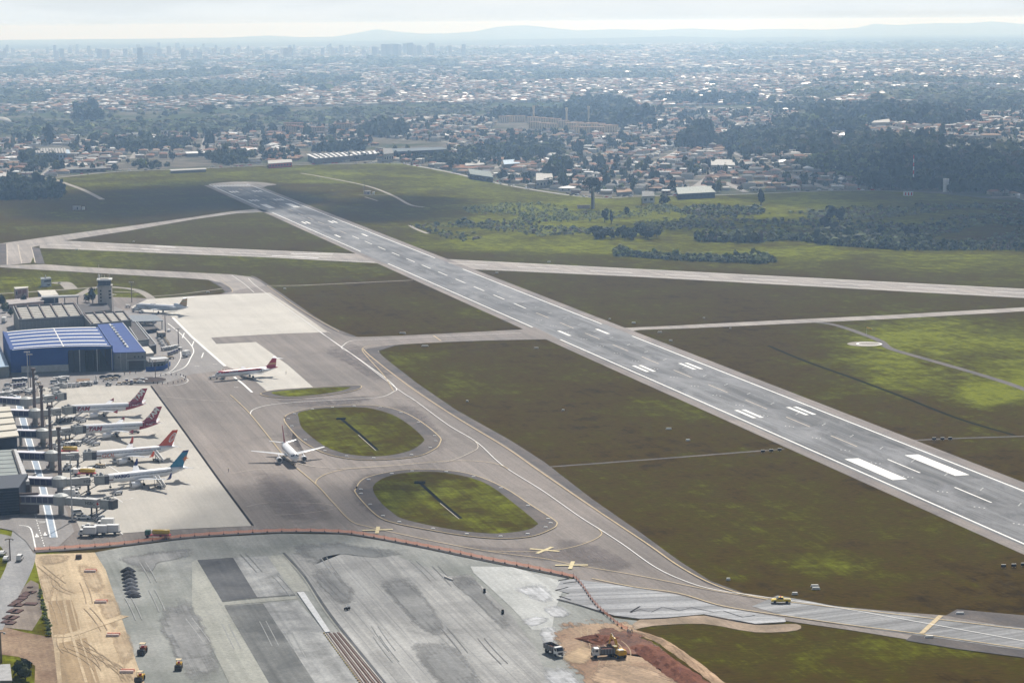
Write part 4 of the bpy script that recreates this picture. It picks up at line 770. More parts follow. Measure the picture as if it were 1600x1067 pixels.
# construction site canopies at far left edge, trucks dock
block('red_hoarding', 'low brown rubble-filled enclosure in front of the hangar door', 'enclosure', [(120, 596), (140, 594), (140, 591), (120, 592)], 1.2, BRN, DRT, 0)

def tower():
    z = 21.0; base = G(165, 487.5); s = 8.6; rz = .12; t = thing('control_tower', 'square concrete control tower with dark glazed cab', 'control tower', (base.x, base.y, 0), rz)
    MB().box((0, 0, 8.2), (s, s, 16.4)).build('shaft', mat('tower_concrete', (0.43, .40, .37), .8, .08, .3, grime=.2), t)
    MB().box((-s * .22, -s / 2 - .06, 8.2), (s * .04, .15, 16.3)).build('shaft_joint', CONC, t); MB().box((s * .28, -s / 2 - .06, 8.2), (s * .03, .15, 16.3)).build('shaft_joint', CONC, t)
    for k in range(6): MB().box((-s * .28, -s / 2 - .05, 3.4 + k * 2.1), (.9, .2, 1.0)).build('window', GLS, t)
    for k in range(3): MB().box((s * .38, -s / 2 - .05, 9.4 + k * 2.1), (1.5, .2, 1.0)).build('window', GLS, t)
    MB().box((0, 0, 16.75), (s + 1.0, s + 1.0, .7)).build('gallery', CONC, t)
    MB().box((0, 0, 18.7), (s * .86, s * .86, 3.2), top=1.1).build('cab_glazing', GLS, t)
    for a in (-.5, -.17, .17, .5): MB().box((a * s * .92, -s * .455, 18.7), (.16, .16, 3.1)).build('cab_mullion', DGY, t)
    MB().box((0, 0, 20.65), (s + .6, s + .6, .7)).build('roof', WHT, t); MB().box((0, 0, 21.2), (s * .6, s * .6, .4)).build('roof_plinth', LRF, t)
    for x, y, h in ((-3.4, 1, 9), (2.2, 2, 5.5), (3.3, -1, 3.5), (0, 0, 2.5), (-1.5, -2, 3)): MB().cyl((x, y, 21), (x, y, 21 + h), .09, .05, 5).build('antenna', WHT, t)
    MB().cyl((-3.4, 1, 21), (-3.4, 1, 23.5), .5, .5, 8).build('radome', WHT, t)
tower()

# ------------------------------------------------------------------ passenger terminal edge
def terminal_bld():
    z = 11.0; q = [G(-60, 692, z), G(30, 682, z), G(15, 634, z), G(-60, 639, z)]; t = thing('terminal_building', 'passenger terminal wing with five pale roof slabs at the left edge', 'terminal')
    q2 = [q[3].lerp(q[0], 0), q[2]]; 
    n = 5
    for i in range(n):
        a0, a1 = i / n, (i + 1) / n - .012; P = [q[3].lerp(q[0], a0), q[2].lerp(q[1], a0), q[2].lerp(q[1], a1), q[3].lerp(q[0], a1)]
        P = [p + Vector((0, 0, .35 if k in (2, 3) else -.1)) for k, p in enumerate(P)]; MB().plate(P, .5).build('roof_slab', mat('cream_roof', (0.52, .49, .42), .75, .07, .2), t)
    c = sum(q, Vector()) / 4; wall_box('wall', [c + (p - c) * .93 for p in q], 0, z - .8, NAVY, t)
    q = [G(-60, 700, 9), G(25, 692, 9), G(28, 686, 9), G(-60, 690, 9)]
    z = 8.0; t = thing('terminal_building', 'lower terminal wing with a greenish flat roof and white edge beam', 'terminal'); q = [G(-60, 752, z), G(31, 747, z), G(20, 702, z), G(-60, 706, z)]
    wall_box('wall', q, 0, z - .6, NAVY, t); slab_on('roof', q, z - .6, z, GNR, t)
    for k in range(7): p = q[3].lerp(q[0], (k + .5) / 7); r = q[2].lerp(q[1], (k + .5) / 7); dd = r - p; MB().box(((p.x + r.x) / 2, (p.y + r.y) / 2, z + .08), (dd.length - 1, .35, .2), rz=math.atan2(dd.y, dd.x)).build('roof_seam', GRY, t)
    A, B = G(22, 702, z + .6), G(42, 752, z + .6); d = B - A; MB().box(((A.x + B.x) / 2, (A.y + B.y) / 2, z), (d.length, 2.0, 1.4), rz=math.atan2(d.y, d.x)).build('edge_beam', mat('beam_white', (0.45, .45, .45), .6), t)
    A2, B2 = G(20, 703, z + .6), G(36, 752, z + .6); d = B2 - A2; MB().box(((A2.x + B2.x) / 2, (A2.y + B2.y) / 2, z + .3), (d.length, .8, 1.0), rz=math.atan2(d.y, d.x)).build('edge_gutter', DRF, t)
    wall_box('glass_wall', [B + Vector((-3, 0, 0)), B + Vector((1, 0, 0)), A + Vector((1, 0, 0)), A + Vector((-3, 0, 0))], 0, z - .8, BRN, t)
    z = 9.5; q = [G(-60, 758, z), G(29, 752, z), G(27, 747, z), G(-60, 750, z)]; t = thing('terminal_building', 'dark navy terminal block with louvred front at the lower left edge', 'terminal')
    qq = [G(-60, 812, 0), G(31, 806, 0), G(30, 790, 0), G(-60, 790, 0)]
    w = [Vector((p.x, p.y, 0)) for p in (G(-60, 756, z), G(30, 750, z))]; f0 = G(-60, 811); f1 = G(31, 804); b1 = f1 + Vector((-2, 26, 0)); b0 = f0 + Vector((-2, 26, 0))
    wall_box('wall', [f0, f1, b1, b0], 0, 9.8, NAVY, t); slab_on('roof', [f0, f1, b1, b0], 9.81, 10.3, mat('navy_roof', (0.04, .05, .07), .6), t)
    for k in range(9): facade('louvre', f0, f1, .3, .99, .8 + k * 1.0, 1.2 + k * 1.0, mat('louvre_navy', (0.05, .065, .09), .5), t, .25, .3)
    facade('end_pier', f1, f1 + Vector((7, 1, 0)), 0, 1, 0, 8, BRN, t, 0, .8)
terminal_bld()

# ------------------------------------------------------------------ boarding bridges
TXT = {}
def text_mesh(s, size, name='lettering', shear=0.0, bold=0.03, sx=1.0):
    cu = bpy.data.curves.new('tmp', 'FONT'); cu.body = s; cu.size = size; cu.shear = shear; cu.offset = bold * size; cu.resolution_u = 2
    ob = bpy.data.objects.new('tmp', cu); COL.objects.link(ob); dg = bpy.context.evaluated_depsgraph_get(); dg.update()
    me = bpy.data.meshes.new_from_object(ob.evaluated_get(dg)); bpy.data.objects.remove(ob); bpy.data.curves.remove(cu); me.name = name
    xs = [v.co.x for v in me.vertices]; x0 = min(xs); 
    for v in me.vertices: v.co.x = (v.co.x - x0) * sx
    me.materials.clear(); return me, (max(xs) - x0) * sx
JET = mat('jetway_grey', (0.36, .365, .36), .55, .06, .8); JETB = mat('jetway_blue_glass', (0.03, .035, .10), .2, .1, spec=.7); JETW = mat('jetway_rail_white', (0.75, .74, .8), .4, .03)
def jetway(label, a, b_, c, zc=5.4, cab=(0, 0), lift=0.0):
    """a terminal end, b rotunda, c aircraft cab: image points at tunnel height"""
    A, B, C = G(*a, zc), G(*b_, zc), G(*c, zc + lift); t = thing('boarding_bridge', label, 'boarding bridge', group='boarding bridges of the terminal')
    d = B - A; rz = math.atan2(d.y, d.x); M_ = (A + B) / 2; L = d.length
    MB().box((M_.x, M_.y, zc + .1), (L, 2.9, 2.3), rz=rz).build('fixed_tunnel', JETB, t)
    MB().box((M_.x, M_.y, zc + 1.45), (L, 3.2, .35), rz=rz).build('tunnel_roof', JETW, t); MB().box((M_.x, M_.y, zc - 1.35), (L, 3.1, .6), rz=rz).build('tunnel_floor', JET, t)
    n = max(3, int(L / 2.2)); dn = d.normalized(); nm = Vector((dn.y, -dn.x, 0))
    for i in range(n + 1): p = A.lerp(B, i / n) + nm * 1.5; MB().box((p.x, p.y, zc + .1), (.16, .12, 2.2), rz=rz).build('mullion', GRY, t)
    for f in (.15,): p = A.lerp(B, f); MB().box((p.x, p.y, zc / 2 - .8), (1, 1.2, zc - 1.6), rz=rz).build('pier', CONC, t)
    MB().cyl((B.x, B.y, zc - 1.6), (B.x, B.y, zc + 1.7), 2.9, 2.9, 14).build('rotunda', JET, t); MB().cyl((B.x, B.y, zc + 1.7), (B.x, B.y, zc + 2.5), 2.9, 1.2, 14).build('rotunda_cap', mat('rotunda_cap_grey', (0.42, .44, .43), .5), t); MB().cyl((B.x, B.y, .2), (B.x, B.y, zc - 1.6), 1.1, 1.0, 10).build('rotunda_column', CONC, t)
    d = C - B; rz = math.atan2(d.y, d.x); L = d.length; dn = d.normalized(); nm = Vector((dn.y, -dn.x, 0)); p0 = B + dn * 2.4; p1 = B + dn * (L * .52); p2 = B + dn * (L - 3.5)
    for k, (u_, v_, w_, h_) in enumerate(((p0, p1, 2.5, 2.3), (p1, p2, 2.9, 2.7))):
        m_ = (u_ + v_) / 2; MB().box((m_.x, m_.y, m_.z), ((v_ - u_).length, w_, h_), rz=rz).build('tunnel_section', JET, t); MB().box((m_.x, m_.y, m_.z + h_ / 2 + .1), ((v_ - u_).length, w_ + .1, .2), rz=rz).build('tunnel_roof', mat('jetway_roof', (0.5, .5, .49), .5), t)
        MB().box((m_.x, m_.y, m_.z - h_ / 2 - .15), ((v_ - u_).length, w_ + .12, .3), rz=rz).build('tunnel_rail', DGY, t)
    side = nm * 1.48
    # advert: letters, hexagon, dark bar
    m_, wd = text_mesh('HSBC', 1.7, 'advert_letters', 0, .02); m_.materials.append(DGY); o = link('advert_letters', m_, t); o.rotation_euler = (math.pi / 2, 0, rz); P = p1 + dn * 1.2 + side + Vector((0, 0, -.55)); o.location = P
    hx = MB(); P = p1 + dn * (1.2 + wd + 1.9) + side + nm * .03
    for (dx0, dx1, mt) in ((-1.0, 1.0, 0),): hx.add([P + dn * x + Vector((0, 0, z_)) for x, z_ in ((-1.2, .05), (-.6, .65), (.6, .65), (1.2, .05), (.6, -.55), (-.6, -.55))], [tuple(range(6))])
    hx.build('advert_hexagon', RED_, t, fix=False); hx = MB(); P = P + nm * .03; hx.add([P + dn * x + Vector((0, 0, z_)) for x, z_ in ((-.6, .6), (.6, .6), (0, .05), (.6, -.5), (-.6, -.5), (0, .05))], [(0, 2, 1), (3, 5, 4)]); hx.build('advert_hexagon', WHT, t, fix=False)
    P = p1 + dn * (1.2 + wd + 5.4) + side + nm * .03; br = MB(); br.add([P + dn * x + Vector((0, 0, z_)) for x, z_ in ((-1.8, -.25), (1.8, -.25), (1.8, .2), (-1.8, .2))], [(0, 1, 2, 3)]); br.build('advert_bar', mat('dusky_red_dark', (0.1, .03, .03)), t, fix=False)
    # wheel bogie under the outer tunnel
    wpt = B + dn * (L * .72)
    for s in (-1, 1): q = wpt + nm * (1.7 * s); MB().box((q.x, q.y, 2.3), (.45, .45, 3.6), rz=rz).build('lift_column', DGY, t); MB().cyl(q + Vector((0, 0, .7 - q.z)) - nm * .3, q + Vector((0, 0, .7 - q.z)) + nm * .3, .6, .6, 10).build('wheel', BLK, t)
    MB().box((wpt.x, wpt.y, 1.1), (1.6, 3.8, .5), rz=rz).build('bogie', DGY, t)
    # cab
    MB().box((C.x, C.y, C.z + .1), (3.6, 4.2, 3.5), rz=rz + cab[0]).build('cab', mat('cab_grey', (0.27, .285, .285), .6), t); q = C + dn * 2.6; MB().box((q.x, q.y, C.z), (2.0, 3.6, 3.3), rz=rz).build('bellows', DGY, t)
    for dx, h in ((-.8, .6), (.6, 1.0), (1.2, .5)): q = C + dn * dx; MB().box((q.x, q.y, C.z + 1.85 + h / 2), (.8, .9, h), rz=rz).build('roof_unit', GRY, t)
    # service stair down to the ground
    s0 = C - nm * 0 + nm * 2.4 - dn * 1.0; s1 = s0 - dn * 7.5; mb = MB()
    for s in (-.45, .45): mb.cyl(s0 + dn * 0 + nm * s + Vector((0, 0, -1.5)), at_z(s1, .3) + nm * s, .1, .1, 5)
    for k in range(10): p = (s0 + Vector((0, 0, -1.5))).lerp(at_z(s1, .3), k / 9); mb.box((p.x, p.y, p.z), (.35, .95, .08), rz=rz)
    mb.build('service_stair', DGY, t)
    return t
jetway('topmost empty boarding bridge nearest the hangar, with no plane', (0, 625), (41, 628), (91, 620), 5.6)
jetway('boarding bridge joined to the uppermost of the white jets, second from top', (15, 645), (55, 646.5), (105, 641), 5.6)
jetway('boarding bridge joined to the second dark-red-tailed jet, third from top', (26, 677), (67, 678), (120, 671.5), 5.6)
jetway('boarding bridge joined to the jet with the orange tail', (24, 711), (81, 713), (137, 711.5), 5.6)
jetway('boarding bridge joined to the jet with the blue tail', (38, 751), (93, 753.5), (155, 749.5), 5.6)
jetway('lowest empty boarding bridge, swung down towards the parked white trucks', (24, 779), (95, 781), (167, 787), 5.6)

# ------------------------------------------------------------------ masts
def mast(px, py, top, label, n=1):
    b = G(px, py); h = 26.0; t = thing('lighting_mast', label, 'lighting mast', (b.x, b.y, 0), 0, 'tall tapered masts beside the boarding bridges')
    MB().loft([[Vector((sx * w, sy * w * .8, z)) for sx, sy in ((-1, -1), (1, -1), (1, 1), (-1, 1))] for z, w in ((0, 1.5), (1.5, 1.05), (4, .8), (8, .68), (16, .58), (24.5, .52))]).build('shaft', MAST, t)
    MB().box((0, 0, 25.2), (1.7, 1.4, 1.1)).build('head', MAST, t); MB().box((0, 0, .45), (4.2, 3.4, .9), top=.85).build('footing', MAST, t)
    for z in (19, 21.5, 24): MB().box((.9, -.5, z), (.9, .8, .6)).build('lamp', STL, t)
    MB().box((.4, -1.0, 4.2), (1.2, .4, 1.6)).build('junction_box', mat('brass_box', (.3, .22, .1)), t)
mast(55, 663, 0, 'tapered brown mast, farthest of the four beside the boarding bridges'); mast(67.5, 694, 0, 'tapered brown mast, second farthest of the four beside the boarding bridges'); mast(80.5, 730, 0, 'tapered brown mast between the orange-tailed and blue-tailed jets\' bridges'); mast(95, 770, 0, 'tapered brown mast, nearest of the four beside the boarding bridges')
def lamp_pole(px, py, topy, label, m=STL, r=.22, heads=4, base=False):
    b = G(px, py); Z = b.y; h = (py - topy) / FPX * b.y * 1.0; t = thing('lamp_pole', label, 'lamp pole', (b.x, b.y, 0), 0, 'slender floodlight poles')
    MB().cyl((0, 0, 0), (0, 0, h), r, r * .6, 8).build('pole', m, t); MB().box((0, 0, h), (2.6, .3, .25)).build('crossbar', m, t)
    for k in range(heads): MB().box((-1.2 + 2.4 * k / max(1, heads - 1), -.25, h - .15), (.55, .5, .5)).build('lamp', STL, t)
    if base: MB().box((0, 0, .5), (3.2, 2.4, 1.0), top=.7).build('base', DGY, t)
for a in [(113, 816, 707, 'tall thin floodlight pole standing by the lowest boarding bridge', STL, .3, 4, True), (44.5, 612, 548, 'pale thin floodlight pole in front of the blue hangar', STL, .28), (48, 606, 552, 'dark floodlight pole close to the pale one in front of the blue hangar', MAST, .25), (243, 593, 562, 'thin pole rising from the dark round planter', MAST, .2, 2),
          (258.5, 522, 492, 'dark pole at the corner of the baggage shelter', MAST, .32, 2), (279, 542, 513, 'dark pole standing where the apron road bends', MAST, .32, 2), (206, 473, 440, 'dark pole on grass above the tri-jet nose', MAST, .28, 3), (240, 500, 474, 'thin pole in front of the tri-jet wing', STL, .18, 2), (177, 486, 460, 'thin pole right beside the control tower', STL, .18, 2),
          (16, 876, 840, 'dark pole beside the side road with the white car', MAST, .25, 2), (2, 1035, 985, 'dark pole at the lower left edge of the site', MAST, .3, 2), (926, 322, 0, None)][:11]:
    lamp_pole(*a)
# ------------------------------------------------------------------ aircraft
def livery(n, c, r=.28): return mat(n, c, r, .03, .3, spec=.5)
FW = livery('airframe_white', (0.80, .81, .83)); FG = livery('wing_grey', (0.50, .52, .55)); DRD = livery('tail_dark_red', (0.30, .012, .035)); ORT = livery('tail_orange', (0.62, .085, .035)); BLT = livery('tail_blue', (0.015, .20, .34)); BLL = livery('letter_blue', (0.02, .03, .16)); ORL = livery('letter_orange', (0.60, .13, .05)); SUNO = livery('star_orange', (.75, .22, .05)); FR = livery('fuselage_red', (0.40, .02, .05)); OLT = livery('tail_olive', (.36, .33, .17)); SILB = livery('airframe_silver', (.52, .57, .63)); ORS = livery('stripe_orange', (.55, .30, .16)); FRM = mat('engine_metal', (.5, .5, .5), .3, .05, metallic=.7)
def airliner(name, label, nose, tail, L, span, R=2.0, zc=3.9, eng='wing', fin_h=6.2, fus_mat=None, tail_mat=FW, wing_x=None, ttail=False, winglet=None, winglet_mat=None, sweep=.47, znose=None, group='parked airliners'):
    N0 = G(*nose, zc); T0 = G(*tail, zc + (.3 if L > 20 else 0)); d = T0 - N0; rz = math.atan2(d.y, d.x)
    t = thing(name, label, 'airliner', (N0.x, N0.y, 0.48), rz, group); fm, fmf = fus_mat or ([FW], None)
    n = 20; st = [(0, .05, -.45), (.008, .36, -.42), (.02, .60, -.33), (.045, .86, -.15), (.08, .98, -.02), (.12, 1, 0), (.30, 1, 0), (.5, 1, 0), (.66, 1, 0), (.74, .93, .1), (.82, .76, .32), (.9, .52, .58), (.96, .30, .78), (1.0, .10, .9)]
    # taper stations get finer for the tail paint edge
    rings = []
    for x, r, dz in st: rings.append([Vector((x * L, -math.cos(a) * R * r, zc + dz * R * .62 + math.sin(a) * R * r)) for a in np.linspace(0, 2 * math.pi, n, endpoint=False)])
    full = []
    for k in range(len(rings) - 1):
        seg = max(1, int((st[k + 1][0] - st[k][0]) * L / 1.2)); 
        for s in range(seg): full.append([a.lerp(b, s / seg) for a, b in zip(rings[k], rings[k + 1])])
    full.append(rings[-1]); MB().loft(full, matf=fmf).build('fuselage', fm, t, smooth=True)
    # cockpit windows
    mb = MB()
    for s in (-1, 1):
        mb.add([(.026 * L, s * R * .12, zc + R * .42), (.022 * L, s * R * .50, zc + R * .22), (.034 * L, s * R * .60, zc + R * .42), (.040 * L, s * R * .14, zc + R * .66)], [(0, 1, 2, 3)]); mb.add([(.024 * L, s * R * .58, zc + R * .18), (.045 * L, s * R * .86, zc + R * .18), (.050 * L, s * R * .80, zc + R * .46), (.036 * L, s * R * .62, zc + R * .42)], [(0, 1, 2, 3)])
    mb.v = [tuple(Vector((v[0] - .12, v[1] * 1.05, v[2] + .04))) for v in mb.v]; mb.build('cockpit_window', GLS, t, fix=False)
    mb = MB(); x = .13 * L
    while x < .80 * L:
        rr = R * 1.012 if x < .72 * L else R * (1.012 - .9 * ((x / L) - .72)); zz = zc + (.28 if x < .72 * L else .28 + ((x / L) - .72) * R * 2)
        for s in (-1, 1): mb.add([(x, s * rr * .992, zz), (x + .3, s * rr * .992, zz), (x + .3, s * rr * .97, zz + .42), (x, s * rr * .97, zz + .42)], [(0, 1, 2, 3)])
        x += .56
    mb.build('cabin_windows', mat('window_dark', (.08, .09, .12), .3), t, fix=False)['kind'] = 'stuff'
    for x in (.115 * L, .80 * L):
        rr = R * 1.015 if x < .5 * L else R * .90; zz = 0 if x < .5 * L else R * .28; mb = MB()
        for s in (-1, 1): mb.add([(x, s * rr * .96, zc - .7 + zz), (x + .08, s * rr * .96, zc - .7 + zz), (x + .08, s * rr * .93, zc + 1.0 + zz), (x, s * rr * .93, zc + 1.0 + zz)], [(0, 1, 2, 3)])
        mb.build('door', FG, t, fix=False)
    def foil(x, y, z, ch, th): return [Vector((x + u_ * ch, y, z + w_ * th * ch)) for u_, w_ in ((0, 0), (.06, .5), (.3, 1), (.6, .75), (1, .05), (.6, -.35), (.3, -.5), (.06, -.35))]
    wx = wing_x or .34 * L; half = span / 2; cr = .175 * L; ct = cr * .27; sw = half * sweep
    for s in (-1, 1):
        sec = [foil(wx, s * R * .3, zc - R * .62, cr * 1.08, .055), foil(wx + .10 * sw + .6, s * R * 1.0, zc - R * .58, cr * .92, .05), foil(wx + .36 * sw + .3, s * half * .38, zc - R * .45 + .35, cr * .62, .045), foil(wx + sw, s * half, zc - R * .45 + half * .085, ct, .04)]
        w_ = MB().loft(sec).build('wing', FG if s < 0 else FG, t, smooth=False)
        tip = Vector((wx + sw, s * half, zc - R * .45 + half * .085)); wm = winglet_mat or FW
        if winglet == 'tall': MB().loft([foil(tip.x, tip.y, tip.z, ct, .05), foil(tip.x + .7, tip.y + s * .35, tip.z + .7, ct * .8, .05), foil(tip.x + 1.6, tip.y + s * .75, tip.z + 2.5, ct * .35, .05)]).build('winglet', wm, w_)
        elif winglet == 'fence': MB().add([tip + Vector((0, 0, 0)), tip + Vector((ct * 1.1, 0, 1.0)), tip + Vector((ct * 1.25, 0, 1.0)), tip + Vector((ct * 1.1, 0, -.7)), tip + Vector((0, s * .12, 0)), tip + Vector((ct * 1.1, s * .12, 1.0)), tip + Vector((ct * 1.25, s * .12, 1.0)), tip + Vector((ct * 1.1, s * .12, -.7))], [(0, 1, 2, 3), (7, 6, 5, 4), (0, 4, 5, 1), (1, 5, 6, 2), (2, 6, 7, 3), (3, 7, 4, 0)]).build('winglet', wm, w_)
        # flap fairings
        for f in (.45, .68): p = Vector((wx + f * sw + cr * .5 * (1 - f * .55), s * half * f, zc - R * .45 + half * .085 * f - .25)); MB().loft([[p + Vector((dx, math.cos(a) * r_, math.sin(a) * r_)) for a in np.linspace(0, 6.283, 6, endpoint=False)] for dx, r_ in ((-1.2, .05), (0, .24), (1.3, .22), (2.4, .04))]).build('flap_fairing', FG, w_)
        if eng == 'wing':
            ex, ey, ez = wx - 2.0, s * half * .335, zc - R * .62 - 1.15; er = 1.12
            e = MB().loft([[Vector((ex + x_, ey + math.cos(a) * r_, ez + math.sin(a) * r_)) for a in np.linspace(0, 6.283185, 16, endpoint=False)] for x_, r_ in ((.35, er * .78), (0, er * .90), (.15, er * 1.0), (1.2, er * 1.05), (2.6, er * .95), (3.6, er * .72))], mat=0).build('engine', FW, t, smooth=True)
            MB().cyl((ex + .30, ey, ez), (ex + .34, ey, ez), er * .80, er * .80, 16).build('fan', DGY, e); MB().loft([[Vector((ex + x_, ey + math.cos(a) * r_, ez + math.sin(a) * r_)) for a in np.linspace(0, 6.283185, 12, endpoint=False)] for x_, r_ in ((3.4, er * .6), (4.6, er * .38), (5.0, er * .1))]).build('exhaust', FRM, e, smooth=True)
            MB().add([(ex + .8, ey - .15, ez + er * .95), (ex + 3.4, ey - .15, ez + er * .8), (ex + 5.2, ey - .15, ez + er + .55), (ex + 2.3, ey - .15, ez + er + .65), (ex + .8, ey + .15, ez + er * .95), (ex + 3.4, ey + .15, ez + er * .8), (ex + 5.2, ey + .15, ez + er + .55), (ex + 2.3, ey + .15, ez + er + .65)], [(3, 2, 1, 0), (4, 5, 6, 7), (0, 1, 5, 4), (1, 2, 6, 5), (2, 3, 7, 6), (3, 0, 4, 7)]).build('pylon', FG, e)
        if eng in ('rear', 'tri'):
            ex, ey, ez = .70 * L, s * (R + .95), zc + .45; er = .82
            e = MB().loft([[Vector((ex + x_, ey + math.cos(a) * r_, ez + math.sin(a) * r_)) for a in np.linspace(0, 6.283185, 14, endpoint=False)] for x_, r_ in ((.3, er * .75), (0, er * .88), (.3, er), (2.4, er), (4.6, er * .7))]).build('engine', FW if eng == 'rear' else SILB, t, smooth=True)
            MB().cyl((ex + .26, ey, ez), (ex + .3, ey, ez), er * .76, er * .76, 14).build('fan', DGY, e); MB().box((ex + 2.2, s * (R + .3), ez), (3.0, 1.4, .3)).build('pylon', FG, e); MB().cyl((ex + 4.5, ey, ez), (ex + 5.1, ey, ez), er * .6, er * .5, 12).build('exhaust', FRM, e)
    # fin and tailplane
    fx = .80 * L if not ttail else .82 * L; ftop = zc + R * .9 + fin_h; fc = .155 * L; ft = fc * .42; fsw = fin_h * (.88 if not ttail else .75)
    def vfoil(x, z, ch, th): return [Vector((x + u_ * ch, w_ * th * ch, z)) for u_, w_ in ((0, 0), (.08, .5), (.35, 1), (.7, .6), (1, .03), (.7, -.6), (.35, -1), (.08, -.5))]
    fz = zc + R * .78; finm, finf = tail_mat if isinstance(tail_mat, tuple) else ([tail_mat], None)
    rg = [vfoil(fx - fc * .62, fz - .2, fc * 1.6, .028), vfoil(fx - fc * .02, fz + .75, fc * 1.0, .045)]
    for k in range(1, 9): q = k / 8; rg.append(vfoil(fx + fsw * q, fz + .75 + (fin_h - .75) * q, fc * (1 - q) + ft * q, .045))
    fin = MB().loft(rg, matf=finf).build('fin', finm, t)
    hs = span * .185; hx = fx + (fc * .45 if not ttail else fsw - .4); hz = zc + R * .62 if not ttail else fz + fin_h; hc = .10 * L if not ttail else .085 * L
    for s in (-1, 1): MB().loft([foil(hx, s * .2, hz, hc, .05), foil(hx + hs * .62, s * hs, hz + (.6 if not ttail else .05), hc * .4, .05)]).build('tailplane', FG if not ttail else FW, t)
    if eng == 'tri': MB().loft([[Vector((x_, math.cos(a) * r_, z_ + math.sin(a) * r_)) for a in np.linspace(0, 6.283185, 12, endpoint=False)] for x_, z_, r_ in ((fx - 3.2, fz + .75, .85), (fx - 1.5, fz + .7, .95), (fx + 1.5, fz + .3, .8), (fx + 5, fz - .8, .6))]).build('centre_engine', SILB, t, smooth=True); MB().cyl((fx - 3.25, 0, fz + .75), (fx - 3.15, 0, fz + .75), .72, .72, 12).build('fan', DGY, t)
    # gear
    for x, y, n_ in ((.115 * L, 0, 1), (wx + cr * .72, R * 1.25, 2), (wx + cr * .72, -R * 1.25, 2)):
        g = MB().cyl((x, y, .5), (x, y, zc - R * .6), .13, .13, 6).build('gear_leg', STL, t); wr = .52 if n_ > 1 else .38
        for s in (-.3, .3): MB().cyl((x, y + s - .14, wr), (x, y + s + .14, wr), wr, wr, 12).build('wheel', BLK, g)
    return t, dict(L=L, R=R, zc=zc, fx=fx, fz=fz, fc=fc, ft=ft, fsw=fsw, fh=fin_h, wx=wx)
def side_text(t, k, s, size, x0, m, z=0.0, shear=.0, bold=.03, sides=(-1, 1), sx=1.0, name='lettering'):
    me, w = text_mesh(s, size, name, shear, bold, sx); me.materials.append(m); h = size * .36; R = k['R'] * 1.02
    import bmesh
    bm = bmesh.new(); bm.from_mesh(me); bmesh.ops.triangulate(bm, faces=bm.faces); bmesh.ops.subdivide_edges(bm, edges=[e for e in bm.edges if e.calc_length() > .5], cuts=2); 
    for side in sides:
        b2 = bm.copy()
        for v in b2.verts:
            a = (v.co.y - h + z) / R; x = x0 + v.co.x if side < 0 else x0 + w - v.co.x; v.co = Vector((x, side * R * math.cos(a), k['zc'] + R * math.sin(a)))
        m2 = bpy.data.meshes.new(name); b2.to_mesh(m2); b2.free(); m2.materials.append(m); link(name, m2, t)
    bm.free(); return w
def fin_text(t, k, s, size, m, u0=.2, w0=.3, ang=None, bold=.03):
    me, w = text_mesh(s, size, 'fin_lettering', 0.0, bold); me.materials.append(m); ang = ang if ang is not None else math.atan2(k['fh'], k['fsw'])
    for side in (-1, 1):
        o = link('fin_lettering', me.copy(), t)
        for v in o.data.vertices:
            x, y = (v.co.x, v.co.y) if side < 0 else (w - v.co.x, v.co.y); 
            yy = y; xx = x if side < 0 else x; px_ = k['fx'] + u0 + xx * math.cos(ang) - yy * math.sin(ang); pz_ = k['fz'] + w0 + xx * math.sin(ang) + yy * math.cos(ang)
            v.co = Vector((px_, side * .36, pz_))
def diag(c0, slope): return lambda p: 1 if p.x - c0 > (p.z - 3.9) * slope else 0
# two jets with dark red tails
for nose, tail, lab, gear in (((104, 641), (218.5, 635), 'white jet with dark red lettered tail, upper of the two alike', 1), ((121, 672.5), (238.5, 665), 'white jet with dark red lettered tail, lower of the two alike', 2)):
    t, k = airliner('airliner', lab, nose, tail, 36.0, 34.0, fus_mat=([FW, DRD], diag(27.2, .9)), tail_mat=DRD, winglet='fence', winglet_mat=DRD, fin_h=6.6)
    side_text(t, k, 'TAM', 2.5, 4.6, DRD, z=0.25, shear=.25, bold=.045, sx=1.15); fin_text(t, k, 'TAM', 2.9, WHT, 3.0, .7, bold=.04)
    side_text(t, k, 'PR-MHX' if gear == 1 else 'PR-MBA', .8, 29.6, WHT, z=.9, sides=(-1,))
t, k = airliner('airliner', 'white jet with an orange tail carrying a white ring', (140, 713.5), (262, 702.5), 36.5, 34.3, R=1.9, zc=3.75, tail_mat=([ORT], None), winglet='tall', winglet_mat=ORT, fin_h=6.4)
side_text(t, k, 'GOL', 2.6, 4.8, ORL, z=-.1, shear=.2, bold=.01, sx=1.05); side_text(t, k, 'www.voegol.com.br', .9, 18.0, ORL, z=1.45, bold=.0)
mb = MB()
for side in (-1, 1):
    cx, cz = k['fx'] + k['fsw'] * .55 + k['fc'] * .42, k['fz'] + 3.4
    for r0, r1 in ((1.75, 1.35), (1.0, .75)):
        n = 20; vs = []
        for i in range(n):
            a = 2 * math.pi * i / n
            for r_ in (r0, r1): x_, z_ = r_ * .62 * math.cos(a), r_ * 1.1 * math.sin(a); vs.append((cx + x_ + z_ * .62, side * .37, cz + z_))
        mb.add(vs, [(2 * i, 2 * i + 1, (2 * i + 3) % (2 * n), (2 * i + 2) % (2 * n)) for i in range(n)])
mb.build('fin_ring', WHT, t, fix=False)
t, k = airliner('airliner', 'white jet with a blue tail carrying an orange star', (156, 751), (265.5, 737.5), 36.5, 34.3, R=1.9, zc=3.75, tail_mat=([BLT, BLL], lambda p: 1 if p.z > 11.2 else 0), winglet='tall', winglet_mat=BLL, fin_h=6.4)
side_text(t, k, 'VARIG', 1.75, 5.2, BLL, z=.75, bold=.04, sx=1.25)
mb = MB()
